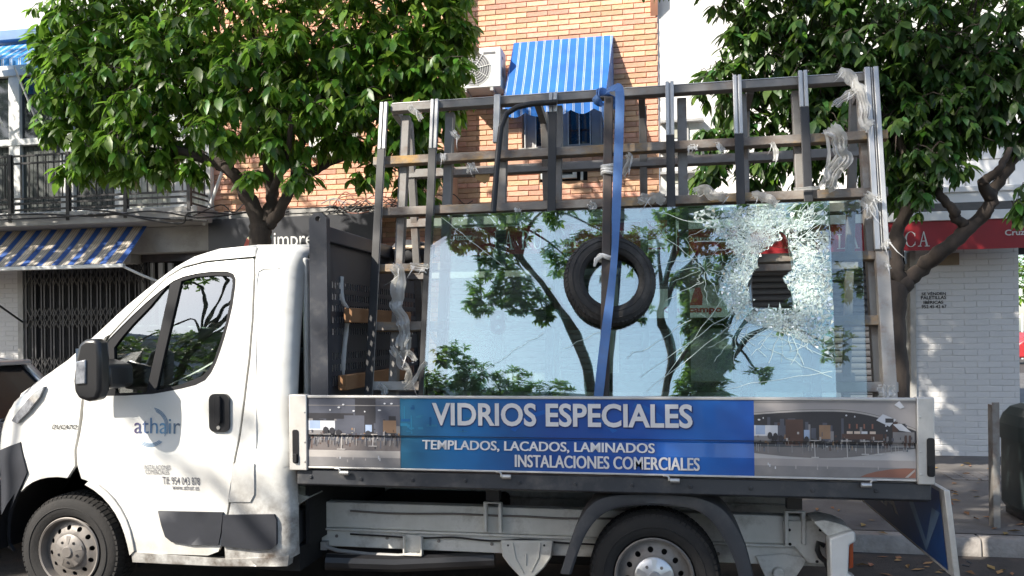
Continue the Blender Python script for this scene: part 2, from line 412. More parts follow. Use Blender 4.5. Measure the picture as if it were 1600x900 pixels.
M['bumper'] = mat('bumper_grey_plastic', (.036,.038,.046), (.028,.03,.036), rough=.6, spec=.25, scale=5, bump=.1, bscale=300)
M['blackp'] = mat('black_plastic', (.018,.018,.02), rough=.35)
M['tyre'] = mat('tyre_rubber', (.013,.0125,.0125), (.022,.02,.019), rough=.85, scale=7, bump=.2, bscale=60)
M['oldtyre'] = mat('worn_tyre_rubber', (.026,.024,.023), (.045,.041,.038), rough=.85, scale=9, bump=.3, bscale=70, dirt=(.13,.12,.105), dscale=6, damt=.55)
M['steel'] = mat('wheel_steel', (.27,.255,.24), (.16,.14,.125), rough=.5, metal=.4, scale=7, dirt=(.12,.09,.07), dscale=7, damt=.7)
M['alu'] = mat('aluminium', (.66,.66,.66), (.54,.54,.55), rough=.35, metal=.75, scale=14, stretch=(1,1,.15))
M['alurail'] = mat('anodised_alu', (.62,.60,.56), (.52,.50,.47), rough=.45, metal=.35, scale=8, dirt=(.3,.27,.22), dscale=5, damt=.4)
M['deck'] = mat('deck_grey_paint', (.036,.039,.046), (.028,.03,.035), rough=.45, scale=4, dirt=(.14,.13,.12), dscale=6, damt=.5)
M['headb'] = mat('headboard_paint', (.034,.038,.048), (.026,.028,.036), rough=.42, scale=5, dirt=(.12,.115,.11), dscale=9, damt=.4)
M['hinge'] = mat('hinge_zinc', (.62,.61,.58), (.45,.43,.4), rough=.35, metal=.7)
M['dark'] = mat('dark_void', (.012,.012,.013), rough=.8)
M['interior'] = mat('cab_trim', (.045,.046,.05), (.03,.03,.033), rough=.7)
M['seat'] = mat('seat_cloth', (.05,.055,.065), (.03,.032,.04), rough=.9, scale=30)
M['carglass'] = glass('cab_window_glass', (.45,.55,.50), ior=2.8, wob=.0016, wscale=2.5)
M['lens'] = mat('clear_lens', (.30,.31,.33), (.12,.125,.14), rough=.12, scale=28, coat=1)
M['orange'] = mat('orange_lens', (.55,.12,.03), (.4,.06,.02), rough=.25, coat=.5)
M['redlens'] = mat('red_lens', (.45,.02,.03), (.3,.01,.02), rough=.2, coat=.6)
M['rust'] = mat('rusted_painted_bar', (.25,.23,.205), (.14,.10,.075), rough=.75, scale=9, bump=.3, bscale=60, dirt=(.50,.28,.045), dscale=5, damt=.8, stretch=(.6,1,1))
M['rackgrey'] = mat('rack_grey_paint', (.21,.20,.19), (.155,.148,.138), rough=.65, scale=8, dirt=(.14,.08,.05), dscale=6, damt=.7)
M['rackpale'] = mat('rack_pale_paint', (.46,.435,.40), (.34,.315,.285), rough=.6, scale=6, dirt=(.22,.11,.05), dscale=5, damt=.7)
M['rackalu'] = mat('rack_alu_channel', (.52,.52,.51), (.40,.40,.395), rough=.42, metal=.35, scale=20, stretch=(1,1,.1), dirt=(.3,.28,.25), dscale=8, damt=.4)
M['clampbar'] = mat('clamp_bar_rust_black', (.022,.019,.018), (.05,.03,.022), rough=.5, scale=10)
M['strap'] = mat('blue_webbing', (.10,.21,.46), (.075,.165,.38), rough=.75, scale=8, bump=.3, bscale=250, dirt=(.16,.2,.3), dscale=5, damt=.5)
M['tape'] = mat('torn_plastic_film', (.84,.84,.83), (.74,.74,.73), rough=.35, scale=12, dirt=(.4,.37,.33), dscale=8, damt=.4)
M['glass1'] = glass('clear_float_glass', (.85,.955,.91), ior=2.6, wob=.005, wscale=1.3, film=(.75,.82,.8), filmamt=.03)
M['glass2'] = glass('clear_float_glass_back', (.9,.96,.93), ior=1.8, wob=.005, wscale=.9)
M['gedge'] = mat('glass_edge_green', (.42,.62,.54), (.28,.46,.4), rough=.2, coat=1)
M['shard'] = shardmat('crazed_glass')
M['shardw'] = shardmat('crushed_white_glass', -.9, .5, .97)
M['crack'] = mat('crack_lines', (.72,.84,.8), (.55,.68,.64), rough=.3)
M['vinyl'] = mat('pale_green_vinyl', (.45,.62,.55), (.38,.55,.48), rough=.5)
M['card'] = mat('brown_timber', (.30,.16,.075), (.22,.11,.05), rough=.8, scale=5, bump=.2, stretch=(1,.2,1))
M['brick'] = mat('orange_brick', (.72,.45,.315), (.61,.34,.22), rough=.85, scale=14, bump=.4, bscale=60, rnd=.24, spec=.2)
M['mortar'] = mat('mortar', (.50,.33,.22), (.42,.26,.17), rough=.95, scale=10)
M['plaster'] = mat('white_plaster', (.78,.77,.75), (.72,.71,.69), rough=.9, scale=3, bump=.1)
M['greyrender'] = mat('grey_render', (.42,.41,.39), (.33,.32,.30), rough=.9, scale=4, dirt=(.2,.19,.17), dscale=3, damt=.6)
M['whitebrick'] = mat('white_painted_brick', (.60,.59,.58), (.55,.54,.53), rough=.75, scale=6, bump=.25, bscale=40, rnd=.025, dirt=(.42,.41,.39), dscale=4, damt=.4)
M['whitebrickgap'] = mat('white_painted_joint', (.58,.57,.56), rough=.9)
M['wframe'] = mat('white_window_frame', (.72,.72,.70), (.62,.62,.60), rough=.45)
M['greyframe'] = mat('grey_window_frame', (.45,.45,.45), rough=.5)
M['louvre'] = mat('dark_blind', (.075,.085,.08), (.05,.058,.055), rough=.7, scale=5)
M['curtain'] = mat('net_curtain', (.55,.55,.48), (.4,.4,.34), rough=.9, scale=6)
M['winglass'] = mat('window_glass_dark', (.02,.025,.03), rough=.06, spec=.8)
M['iron'] = mat('black_iron', (.018,.018,.02), (.03,.028,.028), rough=.5)
M['shutter'] = mat('grey_roller_shutter', (.10,.10,.105), (.075,.075,.08), rough=.5, metal=.2, scale=4, rnd=.12)
M['shopdark'] = mat('dark_shop_interior', (.03,.03,.032), rough=.9)
M['darktile'] = mat('dark_wall_tile', (.035,.03,.03), (.06,.05,.048), rough=.35, scale=14)
M['signgrey'] = mat('charcoal_sign', (.028,.03,.037), (.022,.024,.03), rough=.45)
M['signwhite'] = mat('white_letters', (.78,.78,.76), rough=.5)
M['red'] = mat('red_valance', (.25,.006,.011), (.20,.005,.009), rough=.6, scale=3)
M['redtext'] = mat('red_letters', (.45,.02,.03), rough=.6)
M['lettergrey'] = mat('grey_letters', (.09,.09,.11), (.16,.16,.18), rough=.5, scale=40)
M['letterblack'] = mat('black_letters', (.02,.02,.02), rough=.7)
M['lettersilver'] = mat('vinyl_letters', (.78,.76,.74), (.66,.64,.63), rough=.45, scale=5, dirt=(.55,.5,.47), dscale=10, damt=.4)
M['bark'] = mat('bark', (.062,.046,.036), (.032,.025,.02), rough=.9, scale=14, bump=.8, bscale=30, stretch=(1,1,.35))
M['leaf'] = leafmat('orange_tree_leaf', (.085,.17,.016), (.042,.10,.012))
M['leafshade'] = leafmat('shaded_orange_leaf', (.045,.095,.022), (.026,.06,.015), tcol=(.15,.3,.05), trans=.28)  # darker copy of the orange leaf, with the tree's shade in its colour
M['leaffine'] = leafmat('fine_leaf', (.06,.10,.03), (.04,.07,.02), rough=.5)
M['leaflime'] = leafmat('young_leaf', (.14,.26,.03), (.10,.2,.025))
M['asphalt'] = mat('asphalt', (.055,.048,.043), (.032,.028,.026), rough=.95, scale=5, bump=.6, bscale=90, dirt=(.12,.085,.06), dscale=2, damt=.6)
M['pavement'] = mat('pavement_concrete', (.15,.14,.132), (.09,.083,.08), rough=.9, scale=2.2, bump=.4, bscale=50, dirt=(.08,.07,.06), dscale=1.6, damt=.7)
M['kerb'] = mat('kerb_stone', (.34,.31,.28), (.2,.18,.16), rough=.9, scale=5, bump=.5, bscale=40, dirt=(.09,.075,.06), dscale=4, damt=.7)
M['bin'] = mat('bin_green_plastic', (.03,.045,.045), (.022,.033,.034), rough=.38, scale=4)
M['galv'] = mat('galvanised_post', (.28,.27,.25), (.2,.18,.16), rough=.6, metal=.3, scale=8, dirt=(.16,.08,.04), dscale=6, damt=.8)
M['silver'] = mat('silver_car_paint', (.42,.44,.47), (.40,.42,.45), rough=.3, metal=.5, coat=.8)
M['redcar'] = mat('red_car_paint', (.45,.03,.035), rough=.3, coat=.8)
M['cable'] = mat('black_cable', (.02,.02,.02), rough=.6)
M['cablegrey'] = mat('grey_cable', (.35,.34,.33), rough=.6)
M['cablepink'] = mat('copper_pink_cable', (.35,.16,.12), rough=.6)
M['deadleaf'] = mat('dry_leaf', (.30,.18,.07), (.2,.1,.04), rough=.8, rnd=.4)
M['cloth_blue'] = stripes('blue_awning_cloth', .105, [(0,(.018,.17,.60)),(.68,(.66,.72,.76)),(.73,(.018,.17,.60)),(.78,(.5,.54,.5)),(.80,(.018,.17,.60)),(.85,(.66,.72,.76)),(.90,(.018,.17,.60))])
M['cloth_beige'] = stripes('blue_beige_awning_cloth', .235, [(0,(.03,.10,.36)),(.40,(.42,.36,.29)),(.50,(.60,.56,.50)),(.56,(.42,.36,.29)),(.66,(.60,.56,.50)),(.72,(.42,.36,.29)),(.82,(.60,.56,.50)),(.88,(.42,.36,.29))])

def translucent(m, col, f):
    nt = m.node_tree; b = nt.nodes['Principled BSDF']; t = nd(nt, 'ShaderNodeBsdfTranslucent'); t.inputs[0].default_value = (*col, 1)
    ms = nd(nt, 'ShaderNodeMixShader'); ms.inputs[0].default_value = f; nt.links.new(b.outputs[0], ms.inputs[1]); nt.links.new(t.outputs[0], ms.inputs[2])
    tp = nd(nt, 'ShaderNodeBsdfTransparent'); m2 = nd(nt, 'ShaderNodeMixShader'); m2.inputs[0].default_value = .22
    nt.links.new(ms.outputs[0], m2.inputs[1]); nt.links.new(tp.outputs[0], m2.inputs[2]); nt.links.new(m2.outputs[0], nt.nodes['Material Output'].inputs[0])
translucent(M['tape'], (.7,.68,.62), .35)

M['tint'] = mat('tinted_rear_glass', (.012,.013,.015), (.009,.01,.011), rough=.18, spec=.12)
# ------------------------------------------------------------------ the truck
TY = 4.20                                     # plane of the near drop side
YC = 5.235                                    # centre line of the truck
truck = thing('flatbed_truck', (-0.6, YC, 0), 'white flatbed glazier truck with blue printed drop side and grey headboard, cab facing left', 'truck')
SIL = []                                      # silhouette (x,z) of the cab, nose to rear
CY0 = 4.22
def yraw(x, z):
    y = CY0
    if z > 1.28: k = z-1.28; y += .07*k + .075*k*k
    y -= .022*math.exp(-((z-.93)/.12)**2)*(1 if x > -3.45 else .8)
    if z < .5: y += .05*((.5-z)/.25)**2
    if x < -3.62: y += .60*((-3.62-x)/.88)**2.3
    if x > -2.17: k = min(1, (x+2.17)/.10); y += .085*(1-sqrt(max(0,1-k*k)))
    return y
def silz(x):
    if not SIL: return 9
    for (xa,za),(xb,zb) in zip(SIL, SIL[1:]):
        if xa <= x <= xb: return za+(zb-za)*(x-xa)/(xb-xa)
    return SIL[0][1] if x < SIL[0][0] else SIL[-1][1]
def yf(x, z):
    y = yraw(x, z); d = silz(x)-z; r = .13
    if d < r:
        k = min(1, (r-d)/r); y += r*.8*(1-sqrt(max(0,1-k*k)))
    return y
def S(px, py, f=yf):
    Y = 4.3
    for _ in range(8):
        x, z = P(px, py, Y); Y = f(x, z)
    return (x, z)
def Sl(pts): return [S(*p) for p in pts]
silpx = [(118,563,4.38),(160,520,4.37),(200,479,4.37),(243,440,4.37),(270,419,4.38),(300,403,4.40),(340,391,4.42),(400,385,4.43),(478,383,4.45)]
SIL += [(-4.53,.72),(-4.50,.88),(-4.42,1.02),(-4.25,1.16),(-4.0,1.31)] + [P(a,b,c) for a,b,c in silpx]
SIL[-1] = (-2.07, SIL[-1][1])
SIL = sorted(SIL); 
def skin(name, poly, holes, m, parent, step=.055, thick=.022, dy=0, bevel=.006, label=None):
    mb = MB(); V, F = cdt(poly, holes, step)
    vs = [(x, yf(x,z)+dy, z) for x,z in V]
    loops = [densify(l, step) for l in [poly]+list(holes)]
    mb.add(vs, F)
    # folded-in edge so the panel has thickness
    for lp in loops:
        n = len(lp)
        mb.add([(x, yf(x,z)+dy, z) for x,z in lp]+[(x, yf(x,z)+dy+thick, z) for x,z in lp], [(i,(i+1)%n,(i+1)%n+n,i+n) for i in range(n)])
    o = part(name, mb, m, parent, smooth=50, label=label)
    me = o.data; bm = bmesh.new(); bm.from_mesh(me); bmesh.ops.remove_doubles(bm, verts=bm.verts, dist=.0004); bmesh.ops.recalc_face_normals(bm, faces=bm.faces)
    for f in bm.faces:                        # panels face the street
        pass
    bm.to_mesh(me); bm.free(); me.set_sharp_from_angle(angle=RAD(50))
    return o
WFX, WRX = PX(100, 4.27), P(1022, 900, 4.27)[0]
WR, WZ = .345, .352
# body: roof, bonnet, windscreen frame as one curved sheet between both sides
top = MB(); glassf = MB(); NCR = 12
rows = []
for x, z in SIL:
    y0 = yf(x, z-.001); rows.append([])
    for j in range(NCR+1):
        u = j/NCR*2-1; y = YC+(y0-YC)*(-u) if False else YC+(YC-y0)*u
        fwd = (1-u*u)
        k = 1 if x < -3.6 else max(0, 1-(x+3.6)/1.1)
        rows[-1].append((x-.22*fwd*k, y, z+.05*fwd))
for i in range(len(rows)-1):
    for j in range(NCR):
        tgt = glassf if (6 <= i <= 9 and 1 <= j < NCR-1) else top
        a, b, c, d = rows[i][j], rows[i][j+1], rows[i+1][j+1], rows[i+1][j]
        tgt.add([a,b,c,d],[(0,1,2,3)])
body = part('body', top, M['cabwhite'], truck, smooth=60)
md = body.modifiers.new('thickness','SOLIDIFY'); md.thickness=.02; md.offset=0
part('windscreen', glassf, M['carglass'], body, smooth=60)
# rear wall and floor, dash, dark sheet painting in the shade under the bed
mb = MB(); mb.box(-2.09,-2.06,4.40,6.07,.92,2.13); part('rear_wall', mb, M['cabwhite'], body, bevel=.02); mb = MB(); mb.box(-2.09,-2.064,4.42,6.05,.42,.915); part('underbed_shade_sheet', mb, M['dark'], body)
mb = MB(); mb.box(-3.05,-2.12,4.32,6.15,.42,.62); mb.box(-4.1,-3.05,4.75,5.75,.42,.95); mb.box(-3.62,-3.3,4.32,6.12,.9,1.2)
mb.prism([(-3.75,.95),(-3.28,.95),(-3.18,1.16),(-3.35,1.24),(-3.75,1.3)], 4.36, 6.1)
part('dashboard', mb, M['interior'], truck, bevel=.02)
for sy in (4.75, 5.72):
    mb = MB(); mb.box(-2.95,-2.42,sy-.24,sy+.24,.62,.86); mb.prism([(-2.5,.8),(-2.32,.8),(-2.18,1.55),(-2.31,1.57)], sy-.23, sy+.23)
    s_ = part('seat', mb, M['seat'], truck, bevel=.05, seg=3)
    mb = MB(); mb.prism([(-2.29,1.59),(-2.19,1.59),(-2.15,1.80),(-2.25,1.82)], sy-.13, sy+.13); part('headrest', mb, M['seat'], s_, bevel=.03, seg=3)
mb = MB(); pts = [(-2.98+.075*sin(t)*1.6, 4.75+.19*cos(t), 1.2+.19*sin(t)*.8) for t in [i*2*pi/24 for i in range(25)]]
mb.tube(pts, .016, 6); mb.tube([(-3.25,4.75,1.05),(-2.98,4.75,1.2)], .03, 6); mb.tube([(-2.98,4.56,1.2),(-2.98,4.94,1.2)], .014, 6)
part('steering_wheel', mb, M['interior'], truck)
# near side panels
arch = [(WFX+.475*cos(RAD(a)), WZ+.475*sin(RAD(a))) for a in range(-6, 187, 8)]       # rear to front over the wheel
door_front = Sl([(121,727),(120,703),(125,680),(129,655),(131,628),(134,590)])
door_top = Sl([(172,526),(222,473),(262,434),(285,420),(320,411),(396,404)])
door_rear = Sl([(396,430),(393,500),(388,560),(380,625),(371,690),(361,760),(353,808),(347,848),(341,862),(325,868)])
a_in = [a for a in arch if a[0] > door_front[0][0]+.01 and a[1] > .36]
door_poly = door_front + door_top + door_rear + [S(212,864)] + [(x+.035,z+.03) for x,z in a_in[:-1]] + [(door_front[0][0]+.02, a_in[-1][1]+.035)]
def Z6(pts): return Sl([(100+a/3.75, 390+b/3.75) for a,b in pts])
win_out = Z6([(205,585),(300,484),(400,385),(480,310),(560,243),(640,183),(700,157),(780,138),(870,128),(955,128),(992,142),(1006,172),(1005,210),(988,330),(965,430),(940,520),(918,590),(893,660),(864,720),(828,766),(770,795),(690,815),(600,832),(520,846),(360,856),(205,858)])
win_q = Z6([(290,575),(330,520),(400,438),(500,335),(622,190),(600,300),(560,480),(480,838),(300,842)])
win_m = Z6([(684,184),(770,160),(880,151),(962,154),(984,172),(986,205),(968,320),(946,425),(920,520),(880,640),(850,697),(808,740),(690,788),(600,812),(537,826),(560,720),(610,500),(650,330)])
door = skin('door', door_poly, [win_out], M['cabwhite'], truck)
mb = MB(); plate(mb, win_out, [win_q, win_m], .004, .03, step=.05, yf=yf); part('window_frame', mb, M['gasket'], door, smooth=40)
for q in (win_q, win_m):
    mb = MB(); V, F = cdt(q, [], .06); mb.add([(x, yf(x,z)+.018, z) for x,z in V], F); part('window_pane', mb, M['carglass'], door, smooth=60)
# belt of green inner door trim seen through the pane
mb = MB(); mb.box(-3.3,-2.45,4.30,4.34,.6,1.17); part('inner_trim', mb, mat('door_trim_green',(.10,.14,.12),rough=.7), door, bevel=.02)
rubs = Sl([(249,798),(350,800),(347,830),(343,851),(300,851),(270,846),(260,838),(254,820)])
mb = MB(); plate(mb, rubs, [], -.014, .01, step=.06, yf=yf); part('rub_strip', mb, M['bumper'], door, bevel=.005)
# handle
hx0, hz1 = S(329,615); hx1, hz0 = S(360,675); hy = yf((hx0+hx1)/2, (hz0+hz1)/2)
mb = MB(); plate(mb, rrect(hx0,hx1,hz0,hz1,.035), [], hy-.016, hy+.02, step=.3); hd = part('handle', mb, M['blackp'], door, bevel=.008, seg=3)
mb = MB(); xm = (hx0+hx1)/2; plate(mb, rrect(xm-.018,xm+.016,hz0+.05,hz1-.012,.012), [], hy-.036, hy-.017, step=.3); part('grip', mb, M['gasket'], hd, bevel=.006)
mb = MB(); mb.lathe([(.0001,-.004),(.011,-.004),(.012,.004)], (xm-.002,hy-.018,hz0+.026), 14); part('keyhole', mb, M['hinge'], hd)
# lettering on the door: firm name with two fading arcs, contact lines
def ysk(e): return lambda x,z: yf(x,z)-e
dl = MB()
a0 = S(210,677); a1 = S(282,653)
add_text(dl, 'athair', a0[0], a1[0], a0[1], a1[1], ysk(.003), .0, 0)
for (t0,t1,bold,p0,p1) in (('INSTALACIONES',0,.0,(226,733),(266.5,727)),('COMERCIALES',0,.0,(228,740.5),(264,734.5)),('Tlf: 954 043 878',0,.004,(255,756.5),(312,746)),('www.athair.es',0,.004,(270,765),(311,758))):
    q0 = S(*p0); q1 = S(*p1); add_text(dl, t0, q0[0], q1[0], q0[1], q1[1], ysk(.003), bold, 1)
ac = S(236,667)
for r_, sp in ((.098,(70,-25)),(.106,(75,-30)),(.114,(78,-20)),(.098,(-52,-115)),(.106,(-50,-125)),(.114,(-48,-118))):
    n = 12; A = [RAD(sp[0]+(sp[1]-sp[0])*i/n) for i in range(n+1)]
    for i in range(n):
        w = .0026
        pts = [(ac[0]+(r_+s)*cos(a), ac[1]+(r_+s)*sin(a)) for a,s in ((A[i],w),(A[i+1],w),(A[i+1],-w),(A[i],-w))]
        dl.add([(x, yf(x,z)-.003, z) for x,z in pts], [(0,1,2,3)], 2)
gm = bpy.data.materials.new('violet_to_blue_letters'); gm.use_nodes = True; nt = gm.node_tree
tc = nd(nt,'ShaderNodeTexCoord'); sx = nd(nt,'ShaderNodeSeparateXYZ'); nt.links.new(tc.outputs['Object'], sx.inputs[0])
mr = nd(nt,'ShaderNodeMapRange'); mr.inputs['From Min'].default_value = a0[0]+.6; mr.inputs['From Max'].default_value = a1[0]+.6; nt.links.new(sx.outputs[0], mr.inputs[0])
rp = nd(nt,'ShaderNodeValToRGB'); rp.color_ramp.elements[0].color = (.08,.05,.13,1); rp.color_ramp.elements[1].color = (.10,.11,.14,1); e = rp.color_ramp.elements.new(.62); e.color = (.12,.30,.48,1)
nt.links.new(mr.outputs[0], rp.inputs[0]); nt.links.new(rp.outputs[0], nt.nodes['Principled BSDF'].inputs['Base Color'])
arcm = mat('blue_grey_arc', (.2,.3,.42), rough=.5)
part('lettering', dl, [gm, M['lettergrey'], arcm], door, smooth=0)
# mirror
mb = MB()
def mp(px,py,Y): x,z = P(px,py,Y); return (x,z)
mpoly = [mp(*p, 3.91) for p in [(122,537),(132,530),(148,529),(154,536),(156,560),(156,610),(151,625),(136,628),(121,623),(115,612),(113,596),(117,560)]]
mir = MB(); mir.prism(mpoly, 3.91, 4.0)
mirror = part('wing_mirror', mir, M['blackp'], truck, bevel=.022, seg=3, label='black wing mirror with clear indicator')
mb = MB(); mb.prism([mp(a,b,3.9) for a,b in [(118,565),(133,562),(133,600),(117,601)]], 3.9, 3.925); part('indicator', mb, M['lens'], mirror, bevel=.006)
mb = MB(); 
q = [mp(a,b,4.1) for a,b in [(158,560),(190,570),(192,604),(160,610)]]; mb.prism(q, 3.99, 4.21); part('arm', mb, M['blackp'], mirror, bevel=.02)
mb = MB(); mb.prism([(x-.0,z) for x,z in [mp(a,b,4.09) for a,b in [(120,545),(160,540),(160,612),(122,614)]]], 4.08, 4.088); part('mirror_glass', mb, mat('mirror_silver',(.8,.8,.8),rough=.02,metal=1), mirror)
# front wing
fl = S(20,655); 
wing = [(-4.40,1.02)] + [(x, z-.003) for x, z in SIL if -4.3 < x < SIL[6][0]-.001] + [S(165,524), S(150,556), S(133,590), S(127,628), S(124,655), S(120,682), S(116,703), S(117,728)] 
wing += [a for a in arch if a[0] < S(117,728)[0]-.01 and a[1] > .6 and a[0] > -3.93] + Sl([(44,738),(38,715),(33,690)]) + [(-4.22,.90),(-4.40,.90)]
skin('front_wing', wing, [], M['cabwhite'], truck, step=.05)
# door-arch flare strip between door and wheel opening
fpoly = [a for a in a_in] + [(x+.032,z+.028) for x,z in reversed(a_in)]
mb = MB(); plate(mb, fpoly, [], -.012, .03, step=.05, yf=yf); part('wheel_arch_lip', mb, M['cabwhite'], truck, bevel=.006)
# bumper
bp = [(-4.52,.36),(-4.52,.86),(-4.40,.89)] + Sl([(33,691),(38,715),(44,738)]) + [a for a in arch if a[0] < -3.93 and a[1] > .36] + [(-4.02,.33)]
skin('bumper', bp, [], M['bumper'], truck, step=.05, dy=-.012)
mb = MB()
for z0, z1 in ((.36,.62),(.64,.88)):
    n = 14; ring = []
    for i in range(n+1):
        u = i/n*2-1; ring.append((-4.53-.2*(1-u*u), YC+u*(YC-yf(-4.5,.8))))
    mb.add([(x,y,z0) for x,y in ring]+[(x,y,z1) for x,y in ring], [(i,i+1,i+2+n,i+1+n) for i in range(n)])
part('front_bumper_face', mb, M['bumper'], truck, solid=.03)
mb = MB(); n = 14; ring = [(-4.51-.2*(1-(i/n*2-1)**2), YC+(i/n*2-1)*(YC-yf(-4.5,.95))) for i in range(n+1)]
mb.add([(x,y,.88) for x,y in ring]+[(x+.06,y,1.03) for x,y in ring], [(i,i+1,i+2+n,i+1+n) for i in range(n)]); part('nose_panel', mb, M['cabwhite'], truck, solid=.02)
# headlamp wrapped round the corner
hl = Sl([(22,657),(40,633),(58,612),(73,603),(66,620),(48,643),(30,661)])
mb = MB(); plate(mb, hl, [], -.022, .02, step=.04, yf=yf); hl_o = part('headlight', mb, M['lens'], truck, bevel=.004)
mb = MB(); c = S(50,630); mb.ico((c[0], yf(*c)-.006, c[1]), .018, (1.6,.5,1)); part('bulb_reflector', mb, M['alu'], hl_o)
# name badge on the wing
mb = MB(); q0 = S(82,670); q1 = S(121,663.5); add_text(mb, 'DUCATO', q0[0], q1[0], q0[1], q1[1], ysk(.006), .02, 0, slant=.3)
part('badge', mb, M['letterblack'], truck, smooth=0)
# roof side strip above the door
rs = [(x, z-.004) for x, z in SIL if x > -3.72] + Sl([(440,392),(402,400),(402,402)][1:2]) + [(x, z+.012) for x, z in reversed(door_top)]
rs = [(x, z-.004) for x, z in SIL if -3.72 < x <= S(400,385)[0]+.02] + [S(398,400)] + [(x-.004, z+.014) for x, z in reversed(door_top)]
skin('roof_side', rs, [], M['cabwhite'], truck, step=.05)
# rear quarter panel of the cab
qp = [S(400,401), (SIL[-2][0]+.02, SIL[-2][1]-.006)] + [(x, z-.004) for x, z in SIL[-1:]] + [(-2.075,1.2),(-2.075,.40)] + Sl([(440,880),(352,874)]) + [(x+.014, z) for x, z in reversed(door_rear[:-2])]
skin('rear_quarter', qp, [], M['cabdirty'], truck, step=.05)
mb = MB(); z_ = [S(366,724), S(398,724), S(398,772), S(392,784), S(357,784)]; plate(mb, z_, [], -.008, .0, step=.06, yf=yf); part('fuel_flap', mb, M['cabdirty'], truck, bevel=.004)
mb = MB(); z_ = Sl([(351,804),(430,803),(434,812),(434,850),(425,857),(400,858),(348,852)]); plate(mb, z_, [], -.018, .0, step=.06, yf=yf); part('rear_rub_strip', mb, M['bumper'], truck, bevel=.006)
# pressed outline on the quarter panel (raised bead)
mb = MB(); bead = [S(a,b) for a,b in [(402,425),(404,420),(412,417),(440,416)]]; bead = Sl([(400,700),(400,560),(401,440),(404,424),(412,420),(436,419)])
mb.tube([(x, yf(x,z)-.001, z) for x,z in bead], .005, 6); part('pressed_bead', mb, M['cabwhite'], truck)
# sill
sl_ = Sl([(206,862),(330,872),(345,874),(452,868),(450,884),(340,884),(208,878)])
mb = MB(); plate(mb, sl_, [], -.006, .06, step=.06, yf=yf); part('sill', mb, M['cabdirty'], truck, bevel=.008)
# inner wheel well and underbody
mb = MB(); ringo = [(WFX+.50*cos(RAD(a)), WZ+.50*sin(RAD(a))) for a in range(-8,190,9)]
n = len(ringo); mb.add([(x,4.27,z) for x,z in ringo]+[(x,4.75,z) for x,z in ringo], [(i,i+1,i+1+n,i+n) for i in range(n-1)]); mb.add([(x,4.75,z) for x,z in ringo], [tuple(range(n))])
part('wheel_well', mb, M['blackp'], truck)
mb = MB(); mb.box(-3.0,-2.1,4.36,6.1,.28,.42); part('cab_floor', mb, M['dark'], truck)
mb = MB(); mb.prism([(x,z) for x,z in door_poly[::1]], 2*YC-4.34, 2*YC-4.30)                # far side of the cab, plain closed panels
far = MB(); V, F = cdt(door_poly, [win_out], .06); far.add([(x, 2*YC-yf(x,z), z) for x,z in V], F); V, F = cdt(qp, [], .08); far.add([(x, 2*YC-yf(x,z), z) for x,z in V], F)
V, F = cdt(wing, [], .08); far.add([(x, 2*YC-yf(x,z), z) for x,z in V], F); V, F = cdt(bp, [], .08); far.add([(x, 2*YC-yf(x,z)+.01, z) for x,z in V], F); V, F = cdt(rs, [], .08); far.add([(x, 2*YC-yf(x,z), z) for x,z in V], F)
part('far_side_panel', far, M['cabwhite'], truck, solid=.02)
mb = MB(); V, F = cdt(win_out, [], .08); mb.add([(x, 2*YC-yf(x,z)-.01, z) for x,z in V], F); part('far_window', mb, M['carglass'], truck)

